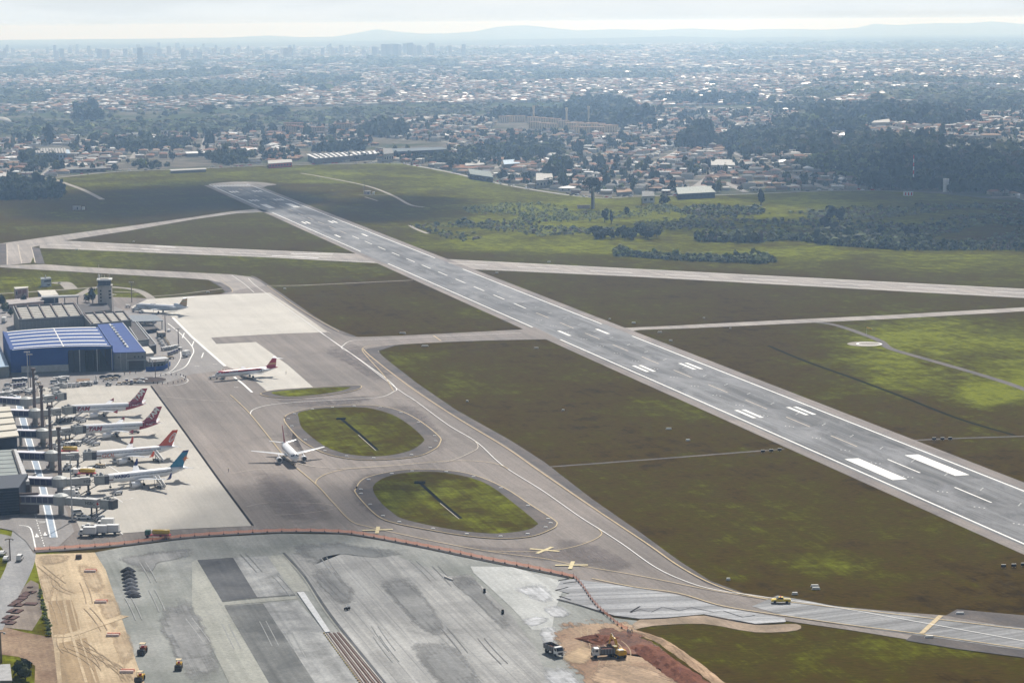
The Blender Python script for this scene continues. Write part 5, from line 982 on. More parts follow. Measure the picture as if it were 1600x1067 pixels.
for side in (-1, 1):
    cx, cz = k['fx'] + k['fsw'] * .62 + k['fc'] * .48, k['fz'] + 3.2; n = 16; vs = [(cx, side * .37, cz)]
    for i in range(n): a = 2 * math.pi * i / n; r_ = (1.9 if i % 4 == 0 else 1.4) if i % 2 == 0 else .55; vs.append((cx + r_ * math.cos(a) * .8 + r_ * math.sin(a) * .3, side * .37, cz + r_ * math.sin(a)))
    mb.add(vs, [(0, 1 + i, 1 + (i + 1) % n) for i in range(n)])
mb.build('fin_star', SUNO, t, fix=False)
# twin-jet taxiing towards the viewer
a = G(372, 629); b_ = G(493, 757); d_ = (a - b_).normalized(); n0 = G(462, 717, 3.7)
t, k = airliner('taxiing_airliner', 'white twin-jet with a thin red tail taxiing along the yellow line', (462, 717), (447, 690), 31.5, 30.5, R=1.9, zc=3.7, tail_mat=([DRD], None), fin_h=6.6, group=None)
t.location = (n0.x, n0.y, .5); t.rotation_euler[2] = math.atan2(d_.y, d_.x)
# rear-engined jet
t, k = airliner('regional_airliner', 'slim T-tailed jet with red upper fuselage and rear engines', (336, 586.5), (432, 577), 34.5, 28.0, R=1.65, zc=3.1, eng='rear', fin_h=4.6, ttail=True, fus_mat=([FW, FR], lambda p: 1 if p.z > 3.75 and p.x > 2.0 else 0), tail_mat=([FR, ORS], lambda p: 1 if 5.6 < p.z < 6.6 else 0), wing_x=15.5, sweep=.33, group=None)
side_text(t, k, 'AVIANCA', 1.15, 7.0, WHT, z=1.15, bold=.03, sides=(-1,));
# tri-jet freighter
t, k = airliner('trijet_freighter', 'silver three-engined freighter with a striped olive tail', (212, 479), (292.5, 483), 40.0, 31.0, R=1.95, zc=3.4, eng='tri', fin_h=5.4, ttail=True, fus_mat=([SILB, FW], lambda p: 1 if p.z > 4.2 else 0), tail_mat=([OLT, ORS], lambda p: 1 if int(p.z * 1.3) % 2 else 0), wing_x=14.0, sweep=.5, group=None)
side_text(t, k, 'TAF', 1.9, 8.0, GRY, z=0, sides=(-1,))

# ------------------------------------------------------------------ vehicles (local x = forward)
def wheels(t, xs, w, r=.4, parent=None):
    for x in xs:
        for s in (-1, 1): MB().cyl((x, s * w / 2 - .12, r), (x, s * w / 2 + .12, r), r, r, 10).build('wheel', BLK, t)
def mk(name, label, cat, group): return thing(name, label, cat, (0, 0, -500), 0, group)
GRP = 'service vehicles on the apron'
def box_truck(body=WHT, cabm=WHT, L=6.5, H=2.4, name='box_truck', label='', group=GRP):
    t = mk(name, label, 'truck', group); MB().box((-L * .12, 0, .75), (L * .95, 2.0, .3)).build('chassis', DGY, t); MB().box((-L * .17, 0, 1.0 + H / 2), (L * .68, 2.4, H)).build('cargo_box', body, t)
    c = MB(); c.loft([[Vector((x, y, z)) for y, z in ((-1.05, zb), (1.05, zb), (1.05, zt), (-1.05, zt))] for x, zb, zt in ((L * .19, .6, 2.5), (L * .36, .6, 2.45), (L * .43, .6, 1.5), (L * .44, .6, 1.4))]); cb = c.build('cab', cabm, t)
    MB().add([(L * .368, -.95, 2.35), (L * .368, .95, 2.35), (L * .438, .95, 1.55), (L * .438, -.95, 1.55)], [(0, 1, 2, 3)]).build('windscreen', GLS, cb, fix=False)
    for s in (-1, 1): MB().box((L * .28, s * 1.06, 1.95), (L * .12, .04, .6)).build('side_window', GLS, cb)
    wheels(t, (L * .3, -L * .3), 2.0, .45); return t
def pickup(col, name='pickup', label='', group=GRP, cover=None):
    t = mk(name, label, 'pickup', group); b = MB(); b.loft([[Vector((x, y, z)) for y, z in ((-.88, .45), (.88, .45), (.86, zt), (-.86, zt))] for x, zt in ((-2.6, 1.05), (-.6, 1.1), (.95, 1.1), (2.35, .95), (2.55, .7))]); b.build('body', col, t)
    c = MB(); c.loft([[Vector((x, y, z)) for y, z in ((-.84, 1.08), (.84, 1.08), (w, zt), (-w, zt))] for x, w, zt in ((-.75, .8, 1.12), (-.6, .7, 1.62), (.55, .7, 1.64), (1.2, .8, 1.12))]); cb = c.build('cabin', col, t)
    MB().add([(.60, -.68, 1.62), (.60, .68, 1.62), (1.22, .78, 1.14), (1.22, -.78, 1.14)], [(0, 1, 2, 3)]).build('windscreen', GLS, cb, fix=False)
    for s in (-1, 1): MB().add([(-.5, s * .74, 1.56), (.5, s * .74, 1.56), (.95, s * .85, 1.18), (-.6, s * .85, 1.18)], [(0, 1, 2, 3)]).build('side_window', GLS, cb, fix=False)
    MB().box((-1.65, 0, 1.12), (1.6, 1.45, .08)).build('load_bed', cover or DGY, t); wheels(t, (1.6, -1.6), 1.6, .38); return t
def car(col, name='parked_car', label='', group=GRP, van=False):
    t = mk(name, label, 'van' if van else 'car', group); zt = 1.9 if van else 1.42; b = MB(); b.loft([[Vector((x, y, z)) for y, z in ((-.85, .35), (.85, .35), (.84, q), (-.84, q))] for x, q in ((-2.1, .95), (-1.9, 1.0), (1.0, .98), (2.0, .8), (2.15, .6))]); b.build('body', col, t)
    c = MB(); xs = ((-2.0, .8, 1.0), (-1.75, .7, zt), (.9, .7, zt), (1.55, .8, 1.0)) if van else ((-1.95, .8, .98), (-1.2, .68, zt), (.25, .68, zt), (1.05, .8, .97))
    c.loft([[Vector((x, y, z)) for y, z in ((-.82, .95), (.82, .95), (w, q), (-w, q))] for x, w, q in xs]); cb = c.build('cabin', col, t); q0, q1 = xs[2], xs[3]
    MB().add([(q0[0] + .05, -q0[1], q0[2] - .05), (q0[0] + .05, q0[1], q0[2] - .05), (q1[0] + .01, q1[1], q1[2] + .05), (q1[0] + .01, -q1[1], q1[2] + .05)], [(0, 1, 2, 3)]).build('windscreen', GLS, cb, fix=False)
    for s in (-1, 1): MB().add([(xs[1][0], s * .74, zt - .1), (xs[2][0], s * .74, zt - .1), (xs[3][0] - .1, s * .84, 1.05), (xs[0][0] + .15, s * .84, 1.05)], [(0, 1, 2, 3)]).build('side_window', GLS, cb, fix=False)
    wheels(t, (1.35, -1.3), 1.6, .33); return t
def tug(col=WHT):
    t = mk('baggage_tug', '', 'tug', GRP); MB().box((0, 0, .75), (3.0, 1.6, .9)).build('body', col, t); MB().box((-.3, 0, 1.95), (1.3, 1.4, .1)).build('roof', WHT, t)
    for x in (-.85, .25):
        for y in (-.6, .6): MB().box((x, y, 1.55), (.08, .08, .8)).build('post', DGY, t)
    MB().box((-.5, 0, 1.35), (.5, 1.0, .5)).build('seat', BLK, t); wheels(t, (.95, -.95), 1.4, .38); return t
def cart(cov=True, boxm=STL):
    t = mk('baggage_cart', '', 'baggage cart', GRP); MB().box((0, 0, .62), (3.0, 1.6, .14)).build('deck', GRY, t)
    if cov:
        MB().box((0, 0, 1.9), (3.0, 1.7, .12)).build('roof', WHT, t)
        for x in (-1.4, 1.4):
            for y in (-.75, .75): MB().box((x, y, 1.25), (.08, .08, 1.2)).build('post', DGY, t)
        MB().box((-1.42, 0, 1.2), (.05, 1.5, 1.1)).build('end_curtain', mat('dark_blue_curtain', (.03, .04, .10)), t)
    MB().box((.2, 0, 1.0), (1.9, 1.2, .6)).build('load', boxm, t); MB().cyl((1.5, 0, .55), (2.4, 0, .5), .05, .05, 5).build('drawbar', DGY, t); wheels(t, (1.1, -1.1), 1.3, .28); return t
def container_unit():
    t = mk('air_container', '', 'container', GRP); MB().add([(-.8, -.75, .4), (.8, -.75, .4), (.8, .75, .4), (-.8, .75, .4), (-.8, -1.0, 1.0), (.8, -1.0, 1.0), (-.8, -1.0, 2.0), (.8, -1.0, 2.0), (.8, .75, 2.0), (-.8, .75, 2.0)], [(0, 1, 2, 3), (0, 4, 5, 1), (4, 6, 7, 5), (6, 9, 8, 7), (3, 2, 8, 9), (0, 3, 9, 6, 4), (1, 5, 7, 8, 2)]).build('body', mat('container_alu', (.5, .51, .52), .4, metallic=.3), t)
    MB().box((0, 0, .3), (1.7, 1.7, .18)).build('dolly', DGY, t); MB().box((.1, -1.0, 1.4), (1.2, .04, .9)).build('door', mat('container_violet', (.18, .15, .26)), t); wheels(t, (.5, -.5), 1.2, .18); return t
def stair_truck(h=3.2, col=WHT):
    t = mk('boarding_stairs', '', 'boarding stairs', GRP); mb = MB()
    for s in (-.75, .75): mb.add([(2.6, s - .06, h), (2.6, s + .06, h), (-2.9, s + .06, .4), (-2.9, s - .06, .4), (2.6, s - .06, h + 1.2), (2.6, s + .06, h + 1.2), (-2.9, s + .06, 1.5), (-2.9, s - .06, 1.5)], [(0, 1, 2, 3), (4, 5, 6, 7), (0, 4, 7, 3), (1, 2, 6, 5), (0, 1, 5, 4), (2, 3, 7, 6)])
    mb.build('side_panel', col, t)
    for k in range(11): x = -2.8 + k * .5; MB().box((x, 0, .5 + k * (h - .4) / 10.5), (.55, 1.4, .1)).build('step', GRY, t)
    MB().box((3.2, 0, h), (1.3, 1.5, .15)).build('platform', GRY, t)
    for y in (-.7, .7): MB().box((3.2, y, h + .6), (1.3, .06, 1.1)).build('rail', col, t)
    MB().box((.6, 0, .6), (5.6, 1.6, .35)).build('chassis', DGY, t)
    for x in (1.4, 3.4):
        for y in (-.6, .6): MB().box((x, y, h / 2 + .2), (.12, .12, h - .5 if x > 3 else h - 1.6)).build('strut', DGY, t)
    wheels(t, (2.6, -1.6), 1.7, .36); return t
def belt_loader(col=WHT):
    t = mk('belt_loader', '', 'belt loader', GRP); MB().box((0, 0, .8), (4.4, 1.7, .7)).build('body', col, t); MB().add([(-3.4, -.45, 1.0), (-3.4, .45, 1.0), (3.6, .45, 3.0), (3.6, -.45, 3.0), (-3.4, -.45, .75), (-3.4, .45, .75), (3.6, .45, 2.75), (3.6, -.45, 2.75)], [(0, 1, 2, 3), (7, 6, 5, 4), (0, 4, 5, 1), (2, 6, 7, 3), (1, 5, 6, 2), (3, 7, 4, 0)]).build('belt', DGY, t)
    for s in (-.5, .5): MB().cyl((-3.4, s, 1.2), (3.6, s, 3.3), .06, .06, 5).build('rail', col, t)
    wheels(t, (1.5, -1.5), 1.6, .36); return t
def tanker(col, cabm):
    t = mk('tank_truck', '', 'tank truck', GRP); MB().box((-.6, 0, .85), (8.6, 2.2, .35)).build('chassis', RED_, t); MB().loft([[Vector((x, math.cos(a) * 1.15 * r, 2.0 + math.sin(a) * .85 * r)) for a in np.linspace(0, 6.283, 12, endpoint=False)] for x, r in ((-4.6, .6), (-4.3, 1), (1.2, 1), (1.5, .6))]).build('tank', col, t, smooth=True)
    cb = MB().box((3.1, 0, 1.65), (1.8, 2.2, 1.9), top=.94).build('cab', cabm, t); MB().box((4.0, 0, 2.0), (.06, 1.9, .8)).build('windscreen', GLS, cb); wheels(t, (3.1, -1.6, -3.2), 2.0, .5); return t
PCAR = None
protos = dict(box=box_truck(), van=car(WHT, van=True), car=car(WHT), cars=car(mat('silver_car', (.4, .41, .43), .3)), card=car(mat('dark_car', (.04, .045, .06), .3)), pick=pickup(WHT), tug=tug(), tugd=tug(GRY), cart=cart(True), cartf=cart(False, TLS), uld=container_unit(), stair=stair_truck(), belt=belt_loader(), beltl=belt_loader(mat('pale_belt', (.55, .57, .6), .4)), fuel=tanker(mat('tank_yellow', (.62, .42, .07), .4), WHT), fuelr=tanker(mat('tank_yellow', (.62, .42, .07), .4), mat('cab_green', (.05, .12, .09))))
VN = {'box': 'box truck', 'van': 'van', 'car': 'car', 'cars': 'silver car', 'card': 'dark car', 'pick': 'pickup', 'tug': 'baggage tug', 'tugd': 'baggage tug', 'cart': 'covered baggage cart', 'cartf': 'open baggage cart', 'uld': 'cargo container', 'stair': 'boarding stairs', 'belt': 'belt loader', 'beltl': 'pale belt loader', 'fuel': 'yellow tank truck'}
def put(kind, px, py, ang, label, z=.40, group=GRP, scale=None):
    p = G(px, py); return place(protos[kind], (p.x, p.y, z), math.radians(ang), label, group, scale)
# named individuals
FLEET = [('box', 136, 839, 178, 'front-left of four white box trucks by the orange barrier'), ('box', 153, 836.5, 178, 'front-middle of four white box trucks by the orange barrier'), ('box', 171.5, 835.5, 178, 'rightmost of four white box trucks by the orange barrier'), ('box', 164, 825.5, 178, 'rear one of four white box trucks near the lowest boarding bridge'),
 ('pick', 138, 826.5, 175, 'white pickup parked behind the row of box trucks'), ('pick', 131, 812.5, 2, 'white pickup parked right of the tall floodlight pole base'), ('van', 122, 805, 20, 'white van behind the pickup near the floodlight pole'), ('beltl', 155, 813, 58, 'pale belt loader raised beneath the empty lowest bridge'), ('beltl', 183, 774, 50, 'white belt loader in front of the blue-tailed jet'),
 ('stair', 250.5, 763, 128, 'boarding stairs at the rear door of the blue-tailed jet'), ('stair', 247.5, 722.5, 128, 'boarding stairs at the rear door of the orange-tailed jet'), ('stair', 349, 592, 100, 'boarding stairs at the front door of the red-topped jet'),
 ('fuel', 131, 744, 178, 'yellow tank truck parked left of the blue-tailed jet'), ('fuel', 104, 709, 178, 'yellow tank truck behind the bridge to the orange-tailed jet'), ('fuelr', 245, 841, 178, 'yellow tank truck with green cab standing by the orange barrier'),
 ('van', 31, 876, 90, 'small white van driving up the side road'), ('card', 210.5, 678, 20, 'dark service car under the tail of the lower red-tailed jet'), ('pick', 75, 670, 178, 'white pickup between the second and third masts'), ('tug', 180, 724.5, 80, 'small tug by the engine of the orange-tailed jet'),
 ('car', 264, 518.5, 90, 'white car near the checkpoint hut'), ('box', 292, 558, 70, 'white box truck driving on the apron road'), ('pick', 334, 593, 5, 'white tow vehicle in front of the red-topped jet nose'),
 ('van', 100, 613 - 15, 0, 'white van parked in front of the hangar'), ('van', 85, 600, 5, 'grey-white van with dark windows before the blue hangar'), ('cars', 13, 604, 3, 'silver car left of the floodlight pole'),
 ('car', 115, 767.5, 3, 'white car below the nearest mast'), ('box', 113, 779, 4, 'white truck with dark front below the blue-tailed jet bridge'), ('pick', 57, 593, 90, 'white truck standing before the hangar plinth'), ('box', 7, 505, 90, 'white box truck outside the big cargo hall'),
 ('box', 213, 488, 200, 'white loader truck at the nose of the tri-jet'), ('cart', 200, 481.5, 178, 'blue-windowed cart row at the tri-jet nose'), ('tug', 221, 490, 170, 'small tug beside the tri-jet nose')]
for kd, x, y, a, lb in FLEET: put(kd, x, y, a, lb)
# clutter: rows and clusters of ground equipment
CLU = []
r_ = random.Random(5)
def row(kind, p0, p1, n, ang, where):
    for i in range(n):
        f = i / max(1, n - 1); x = p0[0] + (p1[0] - p0[0]) * f; y = p0[1] + (p1[1] - p0[1]) * f + r_.uniform(-.5, .5); nm = VN[kind]
        words = ['first', 'second', 'third', 'fourth', 'fifth', 'sixth', 'seventh', 'eighth', 'ninth', 'tenth', 'eleventh', 'twelfth']
        put(kind, x, y, ang + r_.uniform(-8, 8), '%s %s in the row %s' % (words[i], nm, where) if n > 1 else '%s %s' % (nm, where))
row('cart', (22, 598), (41, 597), 5, 90, 'left of the pale floodlight pole'); row('uld', (24, 606), (38, 605), 4, 0, 'below the carts at the far left'); row('cartf', (60, 602), (66, 612), 3, 60, 'beside the farthest mast')
row('uld', (88, 607), (98, 606), 3, 90, 'in front of the grey-white van'); row('uld', (102, 606.5), (122, 605.5), 4, 90, 'along the top edge of the terminal concrete'); row('cart', (88, 596), (104, 594.5), 5, 0, 'close to the hangar wall')
row('beltl', (150, 600), (148, 606), 1, 100, 'standing tall between containers and the hangar door'); row('cart', (128, 604), (140, 603), 4, 0, 'left of the tall pale loader'); row('tugd', (170, 603), (172, 602.5), 1, 0, 'right of the tall pale loader'); row('cartf', (186, 602), (210, 600), 4, 0, 'near the dark round planter'); row('car', (220, 600), (224, 596), 2, 0, 'just left of the dark planter'); row('uld', (198, 598.5), (206, 601), 2, 0, 'short of the dark planter')
row('cart', (2, 620), (26, 617), 5, 5, 'above the empty top bridge'); row('tug', (31, 614), (42, 612), 3, 10, 'above the rotunda of the top bridge'); row('cart', (44, 618), (52, 613), 3, 0, 'left of the farthest mast'); row('pick', (18, 622), (12, 611), 2, 0, 'beside the top bridge roof'); row('belt', (88, 616), (86, 610), 2, 10, 'under the top bridge cab')
row('cartf', (68, 656), (74, 655), 2, 60, 'between the second mast and its bridge'); row('cart', (92, 660), (112, 658.5), 5, 175, 'in the gap below the upper red-tailed jet'); row('beltl', (121, 657), (128, 661), 2, 55, 'at the nose of the lower red-tailed jet'); row('beltl', (134, 690), (149, 697), 4, 52, 'standing behind the orange-tailed jet nose')
row('tug', (100, 697), (106, 699), 2, 5, 'right of the third mast'); row('cart', (107, 698.5), (122, 697), 4, 178, 'above the orange-tailed jet bridge'); row('cartf', (92, 692), (112, 690), 4, 178, 'behind the carts above the orange-tailed jet bridge'); row('pick', (84, 700), (92, 703), 2, 0, 'at the third mast foot'); row('cart', (117, 740.5), (141, 739.5), 4, 90, 'behind the yellow tank truck at the blue-tailed jet'); row('tug', (104, 736), (107, 731), 2, 0, 'right of the nearest mast'); row('tugd', (110, 772), (120, 765), 3, 20, 'under the blue-tailed jet bridge')
row('cartf', (152, 730), (160, 731.5), 3, 10, 'below the orange-tailed jet nose'); row('tugd', (138, 680), (145, 679), 2, 90, 'under the lower red-tailed jet')
row('cart', (208, 508), (222, 506.5), 5, 90, 'under the baggage shelter'); row('uld', (226, 507), (243, 505), 6, 0, 'beneath the right half of the baggage shelter'); row('pick', (249, 534), (254, 542), 3, 115, 'parked below the checkpoint hut'); row('cartf', (258, 532), (265, 543), 5, 115, 'loaded with pallets beside the parked pickups'); row('cart', (256, 549), (272, 546), 5, 20, 'near the bend of the apron road'); row('uld', (264, 556), (276, 552), 4, 20, 'nearest the bend of the apron road'); row('cartf', (254, 560), (268, 562), 4, 10, 'above the blue curved wall'); row('cart', (276, 545), (281, 549), 2, 60, 'beside the dark pole at the road bend')
row('card', (162, 592), (183, 590), 3, 0, 'amid timber in front of the open hangar door'); row('cartf', (165, 596), (180, 594), 3, 0, 'of timber in front of the open hangar door')
row('car', (4, 868), (10, 876), 2, 90, 'parked beside the side road')
for k_, p_ in protos.items():
    if not p_.get('_used'):
        for ch in list(p_.children_recursive): bpy.data.objects.remove(ch)
        bpy.data.objects.remove(p_)
    else: del p_['_used']
for o in bpy.data.objects:
    if '_used' in o.keys(): del o['_used']
# planter with ring of bollards
pl = G(232, 596); t = thing('round_planter', 'dark round planting bed at the foot of the thin pole', 'planter', (pl.x, pl.y, .35)); MB().cyl((0, 0, 0), (0, 0, .5), 9.5, 9.2, 20).build('kerb', CONC, t); MB().cyl((0, 0, .5), (0, 0, .75), 9.0, 8.0, 20).build('soil', mat('planter_soil', (.05, .035, .03), .95), t)
bo = None; c = G(262, 594)
for i in range(16):
    a = -2.2 + i * 4.4 / 15
    if bo is None: bo = MB().cyl((0, 0, 0), (0, 0, 1.0), .22, .18, 6).build('bollard', mat('bollard_dark', (.06, .05, .07)), None); tag(bo, 'short dark bollard in the arc right of the round planter', 'bollard', 'bollards in an arc beside the planter'); o = bo
    else: o = bo.copy(); COL.objects.link(o)
    o.location = (c.x + 9 * math.cos(a), c.y + 15 * math.sin(a), .35)

# ------------------------------------------------------------------ people
def person(px, py, face, shirt, trousers, label, arms=.15, z=.35):
    """one continuous skinned body; helmet and hair are children"""
    me = bpy.data.meshes.new('person'); h = [(0, 0, .95), (0, 0, 1.18), (0, 0, 1.42), (0, .01, 1.54), (0, .02, 1.66), (0, .02, 1.76)]
    E = [(i, i + 1) for i in range(5)]; v = list(h); rad = [.15, .14, .16, .055, .10, .07]
    for s in (-1, 1):
        b = len(v); v += [(s * .20, 0, 1.42), (s * (.27 + arms * .2), .03, 1.16), (s * (.28 + arms * .3), .14, .93), (s * (.28 + arms * .3), .17, .84)]; rad += [.065, .048, .038, .045]; E += [(2, b), (b, b + 1), (b + 1, b + 2), (b + 2, b + 3)]
        b = len(v); v += [(s * .10, 0, .88), (s * .13, .03 * s, .48), (s * .14, 0, .08), (s * .14, .16, .04)]; rad += [.095, .065, .045, .045]; E += [(0, b), (b, b + 1), (b + 1, b + 2), (b + 2, b + 3)]
    me.from_pydata(v, E, []); tmp = link('person_tmp', me); md = tmp.modifiers.new('s', 'SKIN')
    for i, r in enumerate(rad): me.skin_vertices[0].data[i].radius = (r, r)
    me.skin_vertices[0].data[0].use_root = True; tmp.modifiers.new('u', 'SUBSURF').levels = 1
    dg = bpy.context.evaluated_depsgraph_get(); dg.update(); m2 = bpy.data.meshes.new_from_object(tmp.evaluated_get(dg)); bpy.data.objects.remove(tmp)
    skin = mat('skin', (.30, .17, .11), .6)
    m2.materials.clear(); [m2.materials.append(m) for m in (shirt, trousers, skin, BLK)]
    for p in m2.polygons:
        c = p.center; p.material_index = 3 if c.z < .1 else 1 if c.z < .95 and abs(c.x) < .24 else 2 if c.z > 1.5 or (abs(c.x) > .24 and c.z < .95) else 0; p.use_smooth = True
    g = G(px, py); o = link('person', m2, None, (g.x, g.y, z), face); tag(o, label, 'person')
    hm = MB().loft([[Vector((math.cos(a) * r, .02 + math.sin(a) * r * 1.15, zz)) for a in np.linspace(0, 6.283, 10, endpoint=False)] for zz, r in ((1.70, .15), (1.76, .13), (1.83, .09), (1.86, .02))]).build('helmet', WHT if 'white' in label else mat('helmet_yellow', (.6, .45, .05)), o); return o
NV = mat('navy_cloth', (.03, .035, .07), .9); GC = mat('grey_cloth', (.2, .2, .2), .9); WC = mat('white_cloth', (.6, .6, .6), .9); OC = mat('orange_vest', (.6, .2, .05), .8)
person(981.5, 992.5, .4, WC, NV, 'person in a pale shirt and white helmet, left of three above the red trench'); person(984.5, 994, 2.6, GC, NV, 'person in grey, white helmet, middle of three above the red trench', .3); person(987.5, 992, 1.9, NV, NV, 'person in dark clothes, right of three above the red trench')
for x, y, lb in ((357, 739, 'person in dark clothes standing alone on the open taxiway asphalt'), (1.0 * 233, 767, 'person standing right of the blue-tailed jet stairs'), (194.5, 587.5, 'person walking in front of the grey hall beside the hangar'), (203, 586.5, 'person in orange vest near the blue curved wall'), (212, 585.5, 'person close to the left end of the blue curved wall'), (222.5, 766, 'person in white helmet behind the wing of the blue-tailed jet'), (128, 714 - 42, 'person under the lower red-tailed jet nose'), (447, 586, 'person standing on the pale patch by the red-topped jet')):
    person(x, y, r_.uniform(0, 6), OC if 'orange' in lb else NV, NV, lb)

# ------------------------------------------------------------------ building site
def _net():
    m, nt, b = nodes_of('orange_net'); v = coords(nt); c = mix(nt, rmap(nt, noise(nt, v, 2.5, 4), .3, .7), (.62, .26, .17), (.80, .40, .28)); nt.links.new(c, b.inputs['Base Color']); tr = N(nt, 'ShaderNodeBsdfTranslucent'); nt.links.new(c, tr.inputs[0]); tp = N(nt, 'ShaderNodeBsdfTransparent'); m1 = N(nt, 'ShaderNodeMixShader'); m1.inputs[0].default_value = .5; nt.links.new(b.outputs[0], m1.inputs[1]); nt.links.new(tr.outputs[0], m1.inputs[2]); m2 = N(nt, 'ShaderNodeMixShader'); m2.inputs[0].default_value = .35; nt.links.new(m1.outputs[0], m2.inputs[1]); nt.links.new(tp.outputs[0], m2.inputs[2]); nt.links.new(m2.outputs[0], nt.nodes['Material Output'].inputs[0]); return m
NETM = _net()
def barrier(name, label, pts, step, side=0):
    P = smooth_pts([G(*p) for p in pts], 10); t = thing(name, label, 'barrier'); net = NETM; S = [0]
    for i in range(1, len(P)): S.append(S[-1] + (P[i] - P[i - 1]).length)
    n = int(S[-1] / step); Q = []
    for k in range(n + 1):
        s = S[-1] * k / n; j = max(1, int(np.searchsorted(S, s))); j = min(j, len(P) - 1); f = (s - S[j - 1]) / max(1e-6, S[j] - S[j - 1]); Q.append(P[j - 1].lerp(P[j], f))
    pm = bm_ = None
    for i, q in enumerate(Q):
        if pm is None:
            pm = MB().cyl((0, 0, .2), (0, 0, 1.5), .05, .05, 6).mesh('post', mat('post_dark', (.12, .04, .035))); bm_ = MB().cyl((0, 0, 0), (0, 0, .35), .30, .22, 8).mesh('post_base', mat('base_dark', (.05, .03, .03)))
        link('post', pm, t, (q.x, q.y, .3)); link('post_base', bm_, t, (q.x, q.y, .26))
    mb = MB(); sag = []
    for i in range(len(Q) - 1):
        a, b_ = Q[i], Q[i + 1]; m_ = (a + b_) / 2; h = 1.15; hs = .95
        mb.add([(a.x, a.y, .42), (b_.x, b_.y, .42), (b_.x, b_.y, .3 + h), (m_.x, m_.y, .3 + hs), (a.x, a.y, .3 + h)], [(0, 1, 2, 3, 4)])
    mb.build('net', net, t, fix=False); return t
barrier('barrier_fence', 'long orange net barrier with posts along the edge of the building site', [(54, 861), (120, 857), (190, 851.5), (300, 839), (440, 831.5), (540, 833.5), (600, 843), (640, 850.5), (700, 862), (760, 875), (830, 888.5), (896, 903.5)], 5.0)
barrier('barrier_fence', 'short orange net barrier crossing the milled strip to the earth pit', [(896, 903), (902, 908), (912, 920), (924, 938), (938, 954), (952, 966), (962, 975), (975, 984), (981, 986)], 3.4)
line('kerb_gutter', [(54, 864), (120, 859.5), (190, 853.5), (300, 841), (440, 833), (540, 835), (640, 852), (760, 877), (890, 903)], 1.0, .30, mat('gutter_dark', (.05, .045, .045), .9), kind='structure')
def tipper(px, py, ang, label, loaded):
    g = G(px, py); t = thing('tipper_truck', label, 'tipper truck', (g.x, g.y, .22), math.radians(ang)); MB().box((-.3, 0, .85), (8.0, 1.2, .35)).build('chassis', DGY, t)
    w, L, h = 1.25, 5.2, 1.35; x0 = -4.1; z0 = 1.2; b = MB(); bm_ = mat('tipper_bed', (.13, .12, .12), .7)
    b.box((x0 + L / 2, 0, z0), (L, 2 * w, .12)); [b.box((x0 + L / 2, s * w, z0 + h / 2 + .06), (L, .1, h)) for s in (-1, 1)]; [b.box((x, 0, z0 + h / 2 + .06), (.1, 2 * w - .12, h)) for x in (x0 + .05, x0 + L - .05)]; bed = b.build('bed', bm_, t)
    for k in range(6):
        for s in (-1, 1): MB().box((x0 + .5 + k * .85, s * (w + .09), z0 + h / 2), (.12, .1, h)).build('bed_rib', GRY, bed)
    MB().box((x0 + L / 2, 0, z0 + (.9 if loaded else .35)), (L - .3, 2 * w - .25, .5), top=.8).build('load', mat('load_soil', (.10, .045, .035), .95), t)
    c = MB(); c.loft([[Vector((x, y, z)) for y, z in ((-1.15, .75), (1.15, .75), (ww, zt), (-ww, zt))] for x, ww, zt in ((1.6, 1.1, 2.75), (2.9, 1.1, 2.8), (3.5, 1.12, 1.75), (3.6, 1.15, .95))]); cb = c.build('cab', WHT, t)
    MB().add([(2.98, -1.0, 2.68), (2.98, 1.0, 2.68), (3.52, 1.05, 1.8), (3.52, -1.05, 1.8)], [(0, 1, 2, 3)]).build('windscreen', GLS, cb, fix=False); MB().box((3.62, 0, 1.15), (.06, 1.5, .45)).build('grille', DGY, cb)
    for s in (-1, 1): MB().box((2.35, s * 1.13, 2.15), (.8, .05, .65)).build('side_window', GLS, cb); MB().box((3.3, s * 1.35, 2.2), (.15, .2, .6)).build('mirror', BLK, cb)
    wheels(t, (2.7, -1.6, -2.9), 2.2, .52)
tipper(866, 1023, -62, 'white tipper truck driving over the grey ground towards the viewer', False); tipper(944, 1027, 190, 'white tipper truck being loaded beside the yellow excavator', True)
